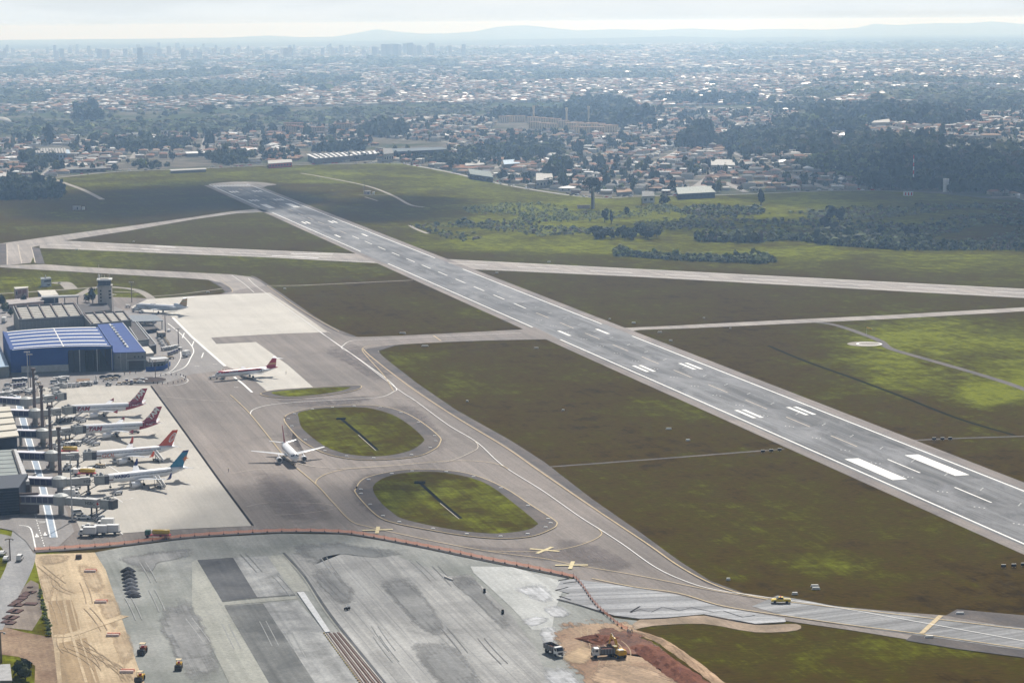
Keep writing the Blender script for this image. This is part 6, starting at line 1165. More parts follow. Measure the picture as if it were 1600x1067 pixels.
def excavator():
    g = G(967, 1027); t = thing('excavator', 'yellow tracked excavator with its boom raised beside the tipper', 'excavator', (g.x, g.y, .25), math.radians(115))
    for s in (-1, 1):
        tr_ = MB().loft([[Vector((x, s * 1.2 + y, z)) for x, z in ((-2.0, .45), (-1.7, .05), (1.7, .05), (2.0, .45), (1.7, .9), (-1.7, .9))] for y in (-.28, .28)]).build('track', BLK, t)
        for k in range(4): MB().cyl((-1.3 + k * .87, s * 1.2 - .3, .45), (-1.3 + k * .87, s * 1.2 + .3, .45), .3, .3, 8).build('roller', YEL, tr_)
    MB().box((0, 0, .8), (2.0, 2.0, .4)).build('undercarriage', DGY, t); MB().box((-.7, 0, 1.7), (3.4, 2.5, 1.25), top=.95).build('engine_house', YEL, t); MB().box((-1.5, .2, 2.42), (1.4, 1.5, .2)).build('engine_cover', WHT, t); MB().box((-2.3, 0, 1.5), (.5, 2.4, .9)).build('counterweight', YEL, t)
    c = MB().box((.9, .75, 2.15), (1.5, .95, 1.7), top=.88).build('cab', YEL, t); MB().box((1.62, .75, 2.25), (.06, .8, 1.1)).build('window', GLS, c); MB().box((.9, 1.24, 2.3), (1.1, .05, .9)).build('window', GLS, c); MB().box((.9, .75, 3.05), (1.4, .95, .1)).build('cab_roof', mat('cream_cap', (.6, .55, .35)), c)
    def arm(name, P, w): 
        mb = MB(); n = len(P)
        for i in range(n - 1):
            a, b_ = Vector(P[i][:3]), Vector(P[i + 1][:3]); d = (b_ - a).normalized(); up = Vector((-d.z, 0, d.x))
            mb.loft([[a + up * P[i][3] + Vector((0, s, 0)) for s in (-w, w)] + [a - up * P[i][3] + Vector((0, s, 0)) for s in (w, -w)], [b_ + up * P[i + 1][3] + Vector((0, s, 0)) for s in (-w, w)] + [b_ - up * P[i + 1][3] + Vector((0, s, 0)) for s in (w, -w)]])
        return mb.build(name, YEL, t)
    arm('boom', [(.9, -.2, 1.7, .3), (2.6, -.2, 4.3, .4), (5.2, -.2, 4.9, .25)], .22); arm('stick', [(4.8, -.2, 5.6, .2), (6.3, -.2, 2.2, .18)], .18)
    MB().cyl((1.6, -.2, 1.7), (3.0, -.2, 4.1), .1, .1, 6).build('cylinder', STL, t); MB().cyl((3.4, -.2, 4.9), (4.9, -.2, 5.7), .1, .1, 6).build('cylinder', STL, t)
    MB().loft([[Vector((x, y, z)) for x, z in ((6.2, 2.3), (6.9, 1.8), (6.8, .9), (6.0, .8), (5.7, 1.3))] for y in (-.8, .4)]).build('bucket', DGY, t)
excavator()
g = G(1220, 943); protoy = pickup(mat('follow_yellow', (.62, .44, .04), .35), 'follow_me_pickup', 'yellow pickup with a roof light driving along the taxiway', None, mat('tan_cover', (.45, .40, .22)))
protoy.location = (g.x, g.y, .36); protoy.rotation_euler[2] = math.radians(176); protoy.scale = (1.15,) * 3; MB().box((.1, 0, 1.72), (.3, 1.0, .16)).build('light_bar', RED_, protoy)
def roller(px, py, ang, label, drum=True, col=YEL, scale=1):
    g = G(px, py); t = thing('road_roller', label, 'road roller', (g.x, g.y, .15), math.radians(ang)); MB().cyl((1.5, -1.0, .72), (1.5, 1.0, .72), .72, .72, 16).build('drum', DGY, t); MB().box((-1.0, 0, 1.1), (2.2, 1.7, .9), top=.9).build('engine_house', col, t); MB().box((.75, 0, .8), (.6, 1.4, .5)).build('frame', col, t)
    MB().box((-.1, 0, 2.65), (1.6, 1.5, .12)).build('canopy', mat('canopy_cream', (.6, .5, .33)), t); [MB().box((x, y, 2.1), (.08, .08, 1.1)).build('post', DGY, t) for x in (-.8, .6) for y in (-.65, .65)]; MB().box((-.3, 0, 1.7), (.6, .7, .5)).build('seat', RED_, t); wheels(t, (-1.1,), 1.6, .68); t.scale = (scale,) * 3
roller(223, 1021, -95, 'brown-topped compactor standing on the dark edge of the graded ground', col=mat('machine_brown', (.25, .10, .06)), scale=1.1); roller(279.5, 1045, -88, 'small yellow roller working alone on the graded ground'); roller(219, 1064, -100, 'yellow roller cut by the bottom edge near the sand strip')
g = G(543, 953); t = thing('survey_trike', 'small dark three-wheeled buggy with a white seat on the grey base', 'buggy', (g.x, g.y, .15), .8); MB().box((0, 0, .6), (1.7, .6, .4)).build('body', BLK, t); MB().box((-.2, 0, 1.0), (.7, .6, .5)).build('seat', WHT, t); MB().cyl((.6, 0, .6), (.45, 0, 1.3), .05, .05, 5).build('handlebar', STL, t); wheels(t, (-.6,), 1.1, .35); MB().cyl((.8, -.1, .35), (.8, .1, .35), .35, .35, 10).build('wheel', BLK, t); MB().cyl((.2, .2, 1), (.2, .2, 1.9), .14, .1, 6).build('rider_coat', WHT, t)
for x, y, lb in ((757, 926, 'short black marker post, left of two on the washed grey base'), (785.5, 959, 'short black marker post, right of two on the washed grey base')): g = G(x, y); tag(MB().cyl((0, 0, 0), (0, 0, 1.3), .45, .4, 8).build('marker_post', BLK, None, loc=(g.x, g.y, .12)), lb, 'marker post')
g = G(701, 905); tag(MB().box((0, 0, .25), (5, .5, .5)).build('timber_beam', mat('pale_timber', (.5, .48, .45)), None, loc=(g.x, g.y, .15), rz=-1.0), 'pale beam lying on the washed grey base', 'beam')
HEAP = mat('black_aggregate', (.035, .037, .045), .9, .3, 1.5); HEA2 = mat('grey_aggregate', (.11, .115, .13), .9, .3, 1.5)
def heap(px, py, w, d, h, m, lab, seed):
    r = random.Random(seed); g = G(px, py); rows = []; n = 18
    for k, (f, z) in enumerate(((1, 0), (.82, .28), (.6, .58), (.36, .85), (.14, 1.0))): rows.append([Vector((math.cos(a) * w / 2 * f * r.uniform(.9, 1.1), math.sin(a) * d / 2 * f * r.uniform(.9, 1.1), h * z * r.uniform(.93, 1.07))) for a in np.linspace(0, 6.283, n, endpoint=False)])
    o = MB().loft(rows).build('gravel_heap', m, None, smooth=True, loc=(g.x, g.y, .06)); tag(o, lab, 'gravel heap', 'row of gravel heaps on the graded ground')
W_ = ['topmost and biggest', 'second from the top', 'third from the top', 'middle', 'fourth from the bottom', 'third from the bottom', 'second from the bottom', 'bottommost']
for i, (x, y) in enumerate(((200, 893), (200.8, 899), (201.8, 904.5), (203, 910), (204, 915.5), (205, 921), (206.5, 927), (209, 932))): heap(x, y, 5.2, 4.2, 1.6 - .06 * i, HEAP if i in (0, 1, 2, 7) else HEA2, '%s dark gravel heap of the row on the graded ground' % W_[i], i)
def pipes(px, py, lab):
    g = G(px, py); t = thing('pipe_pallet', lab, 'barrier stack', (g.x, g.y, .1), -.03)
    for k, (m, y) in enumerate(((mat('barrier_salmon', (.62, .25, .17), .6), .7), (mat('barrier_cream', (.66, .52, .46), .6), -.9))): MB().loft([[Vector((x, y - .55, 0)), Vector((x, y + .55, 0)), Vector((x, y + .3, .7)), Vector((x, y - .3, .7))] for x in (-1.9, 1.9)]).build('road_block', m, t)
for x, y, lb in ((141.5, 893, 'salmon and cream road blocks near the top of the sand strip'), (158, 941, 'salmon and cream road blocks halfway down the sand strip'), (177, 993, 'salmon and cream road blocks where the track crosses the sand'), (199, 1050, 'salmon and cream road blocks near the bottom of the sand strip')): pipes(x, y, lb)
g = G(123, 873); tag(MB().box((0, 0, .7), (2, 1.4, 1.4), top=.9).build('site_crate', BRN, None, loc=(g.x, g.y, .1)), 'single brown crate near the top of the sand strip', 'crate')
# rusty sheet stacks at lower left
RST = mat('rusty_panel', (.085, .045, .04), .8, .3, .8); sh = None
k = 0
for i, (x, y, w, d) in enumerate(((47, 918, 1.6, 1.2), (38, 931, 2.6, 3), (43, 927, 2.6, 3), (50, 926, 2, 3), (28, 940, 2.6, 4), (34, 936, 2.6, 4), (22, 945, 2.6, 4), (30, 946, 2.6, 3), (48, 944, 4, 2.6), (20, 955, 2.6, 4), (27, 956, 2.6, 4), (13, 965, 2.6, 4), (20, 966, 2.6, 4), (10, 972, 2.6, 3), (17, 974, 2.6, 3))):
    g = G(x, y); o = MB().box((0, 0, .15), (w, d, .3)).build('rusty_panel', RST, None, loc=(g.x, g.y, .12), rz=-.25 + .05 * (i % 3)); tag(o, 'dark rusty steel panel lying in the laid-out group beside the side road', 'steel panel', 'rusty panels laid out on the dirt')
t, q, w = block('site_shed', 'grey flat-roofed shed cut by the lower left corner', 'shed', [(-30, 1063), (18, 1062), (15, 1037), (-30, 1040)], 3.0, CONC, mat('shed_grey', (.33, .33, .33)), 0)

# ------------------------------------------------------------------ airfield signs and marker boards
def boards(pts, lab, m, wd=1.6):
    for i, (x, y) in enumerate(pts):
        g = G(x, y); t = thing('marker_board', '%s board of the three %s' % (('left', 'middle', 'right')[i], lab), 'marker board', (g.x, g.y, .06), .1); MB().box((0, 0, .75), (wd, .2, .9)).build('panel', BLK, t); MB().box((0, 0, 1.23), (wd, .35, .08)).build('cap', WHT, t); [MB().box((s * wd * .35, 0, .15), (.1, .1, .4)).build('leg', STL, t) for s in (-1, 1)]
boards([(1192, 707.5), (1205, 706.3), (1218, 705)], 'short of the runway on the cross path', WHT); boards([(1459.5, 688), (1472.5, 688), (1484.5, 687.5)], 'beyond the runway on the cross path', WHT); boards([(1568, 887.5), (1584, 886.5), (1599, 885)], 'in the grass near the right edge', WHT)
sg = None
SIGNS = [(953, 499.5, 1), (990, 505.5, 2), (1031, 520, 2), (1048, 533, 1.5), (838, 545, 2), (664, 541.5, 3), (629, 521.5, 3), (1141, 514, 1), (1100, 498, 1), (445, 452, 1.5), (325, 457, 1.5), (776, 427, 2), (858, 410, 2), (1045, 671, 2), (1075, 689, 1.5), (1138, 906.5, 1), (1242, 929, 1.5), (1500, 960, 2), (1452, 997, 2), (1273, 941 - 24, 2), (1275, 921, 2), (209, 378.5, 1.5), (120, 391, 2), (880, 552 + 90, 1), (730, 628, 1)]
for i, (x, y, w) in enumerate(SIGNS):
    g = G(x, y)
    if sg is None: sg = MB().box((0, 0, .45), (1.5, .5, .7), top=.8).build('airfield_sign', mat('sign_white', (.75, .75, .72), .5)); o = sg
    else: o = sg.copy(); COL.objects.link(o)
    tag(o, 'low white airfield sign block lying in the grass beside the pavements', 'airfield sign', 'low white sign blocks in the grass'); o.location = (g.x, g.y, .08); o.scale = (w * .9, 1.2, 1)
# windsock
g = G(1354, 523); t = thing('windsock', 'small yellow windsock on the grass above the white circle', 'windsock', (g.x, g.y, .06)); MB().cyl((0, 0, 0), (0, 0, 4), .08, .06, 6).build('pole', STL, t); MB().cyl((0, 0, 3.9), (3.2, .4, 3.0), .5, .25, 8).build('sleeve', mat('sock_yellow', (.65, .45, .12)), t)
# localiser hut and mast on the far field, and glide hut on the left
def hut(px, py, lab, mastp):
    g = G(px, py); t = thing('equipment_hut', lab, 'hut', (g.x, g.y, .05)); MB().box((0, 0, 1.6), (7, 4, 3.2)).build('wall', mat('hut_wall', (.42, .38, .38)), t); MB().box((0, 0, 3.35), (7.6, 4.6, .3)).build('roof', GRY, t); MB().box((1, -2.05, 1.5), (1.2, .1, 2.2)).build('door', DGY, t); MB().box((6.5, 0, 1.4), (2.6, 2.4, 2.8)).build('cabinet', WHT, t)
    if mastp: MB().cyl((-3, 1, 0), (-3, 1, 17), .22, .12, 5).build('antenna_mast', DGY, t)
hut(574, 304, 'small hut with a thin antenna mast on the far grass', True); hut(120, 328, 'small white equipment hut alone on the left grass', False)
# ------------------------------------------------------------------ foliage
def leafmat(name, col, amt=.35):
    m, nt, b = nodes_of(name); v = coords(nt); n = noise(nt, v, .35, 4, .7); n2 = noise(nt, v, .03, 3)
    c = mix(nt, rmap(nt, n, .3, .7), tuple(x * (1 - amt) for x in col), tuple(x * (1 + amt) for x in col)); c = mix(nt, rmap(nt, n2, .4, .6, 0, .4), c, tuple(x * y for x, y in zip(col, (.7, .75, .8))))
    nt.links.new(c, b.inputs['Base Color']); b.inputs['Roughness'].default_value = .75; setspec(b, .15); tr = N(nt, 'ShaderNodeBsdfTranslucent'); nt.links.new(c, tr.inputs[0]); ms = N(nt, 'ShaderNodeMixShader'); ms.inputs[0].default_value = .3; nt.links.new(b.outputs[0], ms.inputs[1]); nt.links.new(tr.outputs[0], ms.inputs[2]); nt.links.new(ms.outputs[0], nt.nodes['Material Output'].inputs[0]); return m
LF = [leafmat('leaf_dark', (.024, .038, .020)), leafmat('leaf_mid', (.045, .066, .024)), leafmat('leaf_olive', (.092, .108, .042)), leafmat('leaf_light', (.150, .190, .065)), leafmat('leaf_dry', (.115, .095, .062))]
TRK = mat('bark', (.09, .07, .055), .9)
def crown(n, seed, flat=.8, leaf=.30, lumps=6, up=.25):
    r = np.random.default_rng(seed); cs = r.normal(size=(lumps, 3)); cs /= np.linalg.norm(cs, axis=1)[:, None]; cs *= (.45 * r.random((lumps, 1)) + .15); cs[:, 2] *= .8
    k = r.integers(0, lumps, n); d = r.normal(size=(n, 3)); d /= np.linalg.norm(d, axis=1)[:, None]; rad = (.36 + .24 * r.random(lumps))[k][:, None]
    p = cs[k] + d * rad * (.75 + .3 * r.random((n, 1))); nrm = d + r.normal(size=(n, 3)) * .45; nrm[:, 2] = np.abs(nrm[:, 2]) + up; nrm /= np.linalg.norm(nrm, axis=1)[:, None]
    a = np.cross(nrm, r.normal(size=(n, 3))); a /= np.linalg.norm(a, axis=1)[:, None]; b = np.cross(nrm, a); s = leaf * (.6 + .8 * r.random((n, 1)))
    q = np.stack([p - a * s - b * s * .6, p + a * s * .8 - b * s * .7, p + a * s + b * s * .7, p - a * s * .7 + b * s * .8], 1)      # (n,4,3)
    q[..., 2] *= flat; q /= max(np.abs(q[..., :2]).max(), .1); q[..., 2] -= q[..., 2].min(); q[..., 2] /= q[..., 2].max(); return q.reshape(-1, 3)
def scatter_crowns(name, C, S, H, mi, templates, mats=LF):
    """C (n,3) base points, S radius, H height factor, mi material per plant"""
    out_v = []; out_m = []; k = rng.integers(0, len(templates), len(C)); ang = rng.random(len(C)) * 6.283
    for t, T in enumerate(templates):
        sel = np.where(k == t)[0]
        if not len(sel): continue
        ca, sa = np.cos(ang[sel]), np.sin(ang[sel]); X = T[None, :, 0] * ca[:, None] - T[None, :, 1] * sa[:, None]; Y = T[None, :, 0] * sa[:, None] + T[None, :, 1] * ca[:, None]; Z = np.repeat(T[None, :, 2], len(sel), 0)
        P = np.stack([X * S[sel, None], Y * S[sel, None], Z * H[sel, None]], -1) + C[sel, None, :]; out_v.append(P.reshape(-1, 3)); out_m.append(np.repeat(mi[sel], T.shape[0] // 4))
    P = np.concatenate(out_v); F = np.arange(len(P)).reshape(-1, 4); me = np_mesh(name, P, F, mats, np.concatenate(out_m)); o = link(name, me); return o
def in_poly(x, y, poly):
    c = np.zeros(len(x), bool); n = len(poly)
    for i in range(n):
        x0, y0 = poly[i]; x1, y1 = poly[(i + 1) % n]
        if y0 == y1: continue
        k = ((y0 > y) != (y1 > y)) & (x < (x1 - x0) * (y - y0) / (y1 - y0) + x0); c ^= k
    return c
def world_poly(poly): return [tuple(G(*p)[:2]) for p in poly]
def pts_in(poly, spacing, jitter=.5, px=True, patch=0.0, pscale=.01):
    W = world_poly(poly) if px else poly; xs = [p[0] for p in W]; ys = [p[1] for p in W]
    gx, gy = np.meshgrid(np.arange(min(xs), max(xs), spacing), np.arange(min(ys), max(ys), spacing)); gx = gx.ravel() + (rng.random(gx.size) - .5) * spacing * 2 * jitter; gy = gy.ravel() + (rng.random(gy.size) - .5) * spacing * 2 * jitter
    m = in_poly(gx, gy, W)
    if patch: m &= (np.sin(gx * pscale * 1.3 + 1.7 * np.sin(gy * pscale * .9)) + np.sin(gy * pscale * 1.1 + 2 * np.sin(gx * pscale * .7)) + rng.normal(size=gx.size) * .5) > patch
    return gx[m], gy[m]
def pick_m(n, probs): return rng.choice(len(probs), n, p=np.array(probs) / sum(probs))
T_big = [crown(64, s, 1.0, .26) for s in range(6)]; T_mid = [crown(30, s + 20, .9, .36) for s in range(6)]; T_low = [crown(9, s + 40, .8, .60, 3, .8) for s in range(5)]; T_bush = [crown(14, s + 60, .8, .42, 4, 1.3) for s in range(6)]
WOODS = [  # polygon, spacing, radius, height, colour weights
 ([(1120, 232), (1130, 216), (1180, 207), (1240, 206), (1285, 214), (1300, 228), (1345, 214), (1400, 217), (1500, 224), (1640, 236), (1640, 300), (1490, 303), (1470, 298), (1372, 297), (1340, 282), (1372, 262), (1330, 250), (1240, 240), (1180, 246)], 10, 6.0, 10, (4, 3.5, 1.6, .25, .6)),
 ([(1240, 262), (1270, 245), (1330, 250), (1375, 258), (1372, 290), (1335, 284), (1290, 272)], 8, 4, 6, (1, 3, 3, 3, 0)),
 ([(1270, 184), (1300, 175), (1400, 171), (1480, 180), (1528, 192), (1500, 197), (1420, 196), (1360, 190)], 13, 8, 14, (5, 2, 0, 0, .2)),
 ([(1205, 197), (1260, 184), (1345, 198), (1350, 208), (1250, 208)], 13, 7, 13, (4, 3, 1, .2, 0)),
 ([(1056, 228), (1080, 213), (1110, 206), (1115, 226), (1080, 236)], 10, 6, 17, (5, 2, 0, 0, 0)),
 ([(762, 186), (800, 178), (880, 183), (960, 178), (1010, 183), (1020, 196), (960, 200), (900, 190), (850, 190)], 13, 8, 14, (5, 3, 0, 0, 0)),
 ([(715, 238), (770, 228), (800, 232), (885, 226), (893, 244), (820, 250), (720, 250)], 13, 6, 9, (3, 3, 2, .5, 0)),
 ([(564, 208), (590, 197), (630, 200), (640, 212), (590, 217)], 12, 7, 13, (5, 2, .5, 0, 0)),
 ([(640, 250), (660, 244), (700, 243), (740, 250), (760, 262), (700, 262)], 13, 6, 9, (3, 3, 2, 0, 0)),
 ([(-40, 288), (20, 286), (60, 290), (92, 292), (98, 305), (60, 313), (-40, 315)], 7, 4.5, 8, (5, 3, .5, 0, 0)),
 ([(30, 262), (40, 245), (70, 243), (92, 250), (60, 265)], 11, 6, 10, (4, 3, 1, 0, 0)),
 ([(140, 222), (200, 218), (300, 222), (290, 235), (180, 237)], 14, 6, 9, (4, 3, 1, 0, 0)),
 ([(205, 255), (240, 253), (270, 262), (215, 266)], 11, 4, 5, (2, 4, 2, 1, 0)), ([(320, 248), (380, 241), (400, 252), (350, 260)], 10, 5, 9, (3, 4, 2, 0, 0)),
 ([(480, 240), (520, 230), (560, 230), (570, 238)], 12, 6, 11, (4, 3, 0, 0, 0)), ([(848, 285), (860, 260), (890, 262), (880, 282)], 12, 6, 12, (5, 2, 0, 0, 0)),
 # green belt behind the near town
 ([(-200, 205), (-100, 187), (100, 190), (300, 186), (500, 172), (760, 165), (780, 176), (600, 189), (420, 203), (150, 214), (-200, 224)], 24, 6, 4.2, (1.5, 3, 4, 2.2, 1.2)),
 ([(880, 172), (890, 160), (980, 157), (1000, 172)], 16, 8, 12, (5, 3, 0, 0, 0)), ([(118, 190), (122, 174), (150, 172), (160, 190)], 12, 8, 17, (6, 2, 0, 0, 0)),
 ([(1180, 168), (1200, 158), (1270, 160), (1400, 166), (1600, 160), (1600, 172), (1420, 178), (1250, 172)], 22, 7, 9, (4, 3, 2, 0, .3)), ([(1000, 160), (1100, 150), (1180, 152), (1180, 165), (1060, 165)], 22, 7, 12, (5, 3, 0, 0, 0)),
]
def build_woods():
    C = []; S = []; H = []; M_ = []
    for poly, sp, rad, h, pr in WOODS:
        x, y = pts_in(poly, sp, .6); n = len(x); C.append(np.stack([x, y, np.full(n, -.3)], -1)); f = rng.lognormal(0, .28, n); S.append(rad * f * .95); H.append(h * f * rng.uniform(.75, 1.15, n)); M_.append(pick_m(n, pr))
    C = np.concatenate(C); S = np.concatenate(S); H = np.concatenate(H); M_ = np.concatenate(M_); dist = C[:, 1]; near = dist < 3300
    o = scatter_crowns('woodland', C[near], S[near], H[near] * 1.0, M_[near], T_big); tag(o, 'dense dark woodland between the houses and right of the airfield', 'woodland', kind='stuff')
    o = scatter_crowns('woodland', C[~near], S[~near] * 1.1, H[~near], M_[~near], T_mid); tag(o, 'woods and green belt between the near and the far town', 'woodland', kind='stuff')
    print('woods', near.sum(), (~near).sum())
build_woods()
SHRUB = [
 ([(722, 326), (740, 318), (830, 318), (905, 323), (960, 327), (1000, 322), (1040, 319), (1060, 326), (1090, 334), (1010, 352), (900, 350), (790, 346), (770, 336), (735, 335)], 4.4, 1.5, 1.3, (.1, .4, 3, 6, .3)),
 ([(640, 352), (700, 350), (790, 346), (900, 350), (1010, 352), (1090, 336), (1230, 334), (1280, 329), (1370, 319), (1460, 321), (1640, 320), (1640, 392), (1500, 388), (1455, 379), (1300, 366), (1180, 372), (1090, 372), (1035, 366), (925, 366), (800, 372), (720, 378), (692, 372)], 5.4, 2.1, 1.7, (1.2, 2.5, 3.5, 1.8, 1.6)),
 ([(1085, 371), (1160, 374), (1230, 369), (1300, 373), (1440, 372), (1456, 380), (1430, 388), (1380, 390), (1300, 384), (1240, 376), (1170, 380), (1090, 378)], 3.0, 2.4, 3.8, (.6, 2.5, 3.5, 2, 0)),
 ([(957, 393), (975, 390), (1000, 397), (1100, 402), (1200, 401), (1218, 409), (1190, 413), (1060, 408), (985, 402), (960, 400)], 2.6, 1.9, 2.6, (.6, 2.5, 3, 2.5, 0)),
 ([(1050, 330), (1100, 322), (1200, 330), (1190, 336), (1080, 338)], 4, 2, 2.6, (1, 2, 3, 2, .5)), ([(92, 290), (112, 303), (95, 309)], 6, 1.6, 1.5, (2, 3, 1, 0, 0)), ([(1350, 385), (1400, 392), (1640, 392), (1640, 386), (1460, 380)], 4, 2, 3, (2, 3, 1, .5, 0))]
def build_shrubs():
    C = []; S = []; H = []; M_ = []
    for poly, sp, rad, h, pr in SHRUB:
        x, y = pts_in(poly, sp, .6, patch=(-.35 if sp > 4.2 else 0.0), pscale=.035); n = len(x); f = rng.lognormal(0, .35, n)
        # colour drifts in big soft patches
        w = np.sin(x * .021 + 2 * np.sin(y * .013)) + np.sin(y * .031 + x * .008); m = pick_m(n, pr); m2 = pick_m(n, pr[1:] + (pr[0],)); m = np.where(w > .5, np.maximum(m, m2 % 5), m)
        C.append(np.stack([x, y, np.full(n, -.2)], -1)); S.append(rad * f); H.append(h * f * rng.uniform(.7, 1.2, n) * (1 + .35 * (w > .9))); M_.append(np.minimum(m, 4))
    o = scatter_crowns('scrubland', np.concatenate(C), np.concatenate(S), np.concatenate(H), np.concatenate(M_), T_bush); tag(o, 'rough shrubs and reeds covering the wet ground right of the runway', 'scrubland', kind='stuff'); print('shrubs', len(np.concatenate(S)))
build_shrubs()

# ------------------------------------------------------------------ individual trees
_tm = {}
def tree_mesh(kind, k, m):
    key = (kind, k, m)
    if key in _tm: return _tm[key]
    if kind == 'umbrella': P = crown(150, 100 + k, .45, .18, 9)
    elif kind == 'cone':
        P = crown(170, 200 + k, 1.0, .20, 8); z = P[:, 2] / P[:, 2].max(); P[:, :2] *= (1.15 - .75 * z)[:, None]
    else: P = crown(190, 300 + k, 1.0, .19, 9)
    P[:, 2] /= P[:, 2].max(); me = np_mesh('crown', P, np.arange(len(P)).reshape(-1, 4), [LF[m]]); _tm[key] = me; return me
_trunk = MB().cyl((0, 0, 0), (0, 0, 1), .035, .02, 6).mesh('trunk', TRK)
def tree(px, py, h, r, kind='round', m=0, label='', group=None, xy=None, name='tree'):
    g = G(px, py) if xy is None else Vector((xy[0], xy[1], 0)); t = thing(name, label, 'tree', (g.x, g.y, 0), random.uniform(0, 6.28), group)
    low = {'round': .16, 'cone': .08, 'umbrella': .62}[kind]; c = link('crown', tree_mesh(kind, random.randrange(4), m), t, (0, 0, h * low)); c.scale = (r, r, h * (1 - low)); k = link('trunk', _trunk, t); k.scale = (h, h, h * (.75 if kind == 'umbrella' else .6)); return t
tree(925, 327, 31, 11, 'umbrella', 0, 'tall umbrella-crowned pine alone at the edge of the scrub', None, name='araucaria_pine'); g = G(912, 326); t = thing('equipment_hut', 'low white-walled hut at the foot of the tall umbrella pine', 'hut', (g.x, g.y, 0)); MB().box((0, 0, 1.4), (12, 5, 2.8)).build('wall', PINK, t); MB().box((0, 0, 3.0), (13, 6, .4)).build('roof', DRF, t)
g = G(927, 326); tag(MB().cyl((0, 0, 0), (0, 0, 19), 1.5, 1.2, 10).build('water_tower', CONC, None, loc=(g.x, g.y, 0)), 'grey concrete column below the umbrella pine crown', 'water tower')
tree(1189, 321, 17, 6.5, 'cone', 0, 'lone dark conifer standing in the light green strip')
tree(945, 347, 13, 6, 'round', 0, 'dark round tree left of a slim one in the scrub'); tree(955, 350, 13, 2.5, 'cone', 0, 'slim dark tree in the middle of the scrub'); tree(980, 338, 9, 3.6, 'round', 0, 'small dark tree right of the slim one'); tree(1037, 322, 11, 7, 'round', 0, 'dark tree at the top edge of the reeds')
for x, y, h, r in ((1288, 360, 13, 6.5), (1297, 345, 14, 7), (1312, 348, 14, 8), (1302, 362, 9, 6)): tree(x, y, h, r, 'round', 0, 'big dark tree standing in the clump in the shaded scrub', 'dark trees in the shaded scrub')
for i in range(34):
    f = random.random(); x = 925 + 108 * f; y = 376 - 8 * random.random() ** 1.2 - 4 * abs(f - .5); tree(x, y, random.uniform(6, 9.5), random.uniform(4, 6), 'round', 0 if random.random() < .8 else 1, 'dark bushy tree in the thick clump below the scrub', 'trees of the dark clump below the scrub')
for i in range(26): x = 1300 + 140 * random.random(); y = 380 - 14 * random.random(); tree(x, y, random.uniform(5, 9), random.uniform(4, 6.5), 'round', random.choice((0, 0, 1)), 'low bushy tree in the shaded mound of scrub', 'trees of the shaded mound')
for i in range(30): x = random.uniform(-10, 97); y = 313 - random.uniform(0, 7) * (1 - .4 * x / 97); tree(x, y, random.uniform(7, 11), random.uniform(4, 6.5), 'round', random.choice((0, 0, 1)), 'dark tree in the grove on the left grass', 'trees of the grove on the left grass')
for (x, y, h, r, kd, m, lb) in ((3, 480, 9, 3.4, 'cone', 0, 'dark conifer left of the pink-bayed building'), (8, 489, 6, 3.6, 'round', 2, 'olive bush at the corner of the cargo hall'), (11, 486, 5.5, 3, 'round', 1, 'green bush beside the cargo hall wall'), (38, 478.5, 8.5, 3.2, 'cone', 0, 'dark conifer in front of the long low building'), (30, 478, 5, 2.4, 'cone', 0, 'small conifer left of the bigger one at the low building'), (56, 477, 4.5, 1.8, 'cone', 0, 'smallest conifer near the canopy'), (145, 474, 11, 3.6, 'round', 0, 'dark tree just left of the control tower'), (139, 473, 6, 3, 'round', 1, 'smaller tree left of the tower tree'), (134, 472, 5, 2.4, 'round', 0, 'low bush left of the control tower trees'), (18, 495, 5, 2.6, 'round', 1, 'bush at the left end of the cargo hall'), (31, 1058, 5, 3, 'round', 1, 'bush right of the grey shed'), (38, 1052, 4.5, 2.6, 'round', 0, 'dark bush above the first near the grey shed'), (40, 1062, 4, 2.4, 'round', 2, 'olive bush at the bottom left edge')): tree(x, y, h, r, kd, m, lb)
for i in range(14): f = i / 13; tree(61 + 17 * f + random.uniform(-2, 2), 925 + 68 * f, random.uniform(1.0, 1.8), random.uniform(.9, 1.6), 'round', 3 if i % 3 else 2, 'low green bush in the strip left of the sand', 'bushes beside the sand strip', name='bush')
for i in range(70):       # front row of the wood on the right
    f = i / 69; x = 1345 + 260 * f + random.uniform(-6, 6); y = 299 + (4 if x > 1480 else 0) - random.uniform(0, 7) + (10 if x > 1560 else 0) * .3
    kd = 'umbrella' if random.random() < .15 else 'round'; tree(x, y, random.uniform(9, 15), random.uniform(5, 8), kd, random.choice((0, 0, 0, 1)), 'dark %s tree in front of the right-hand wood, %s' % ('flat-crowned' if kd == 'umbrella' else 'round', 'left of the striped mast' if x < 1420 else 'just right of the striped mast' if x < 1474 else 'right of the white tank'), 'front trees of the right-hand wood')
for x, y in ((1066, 233), (1078, 233), (1086, 236), (1098, 236), (1104, 232), (1092, 226)): tree(x, y, 24, 9, 'umbrella', 0, 'tall flat-crowned pine in the group standing among the houses', 'flat-crowned pines among the houses', name='araucaria_pine')

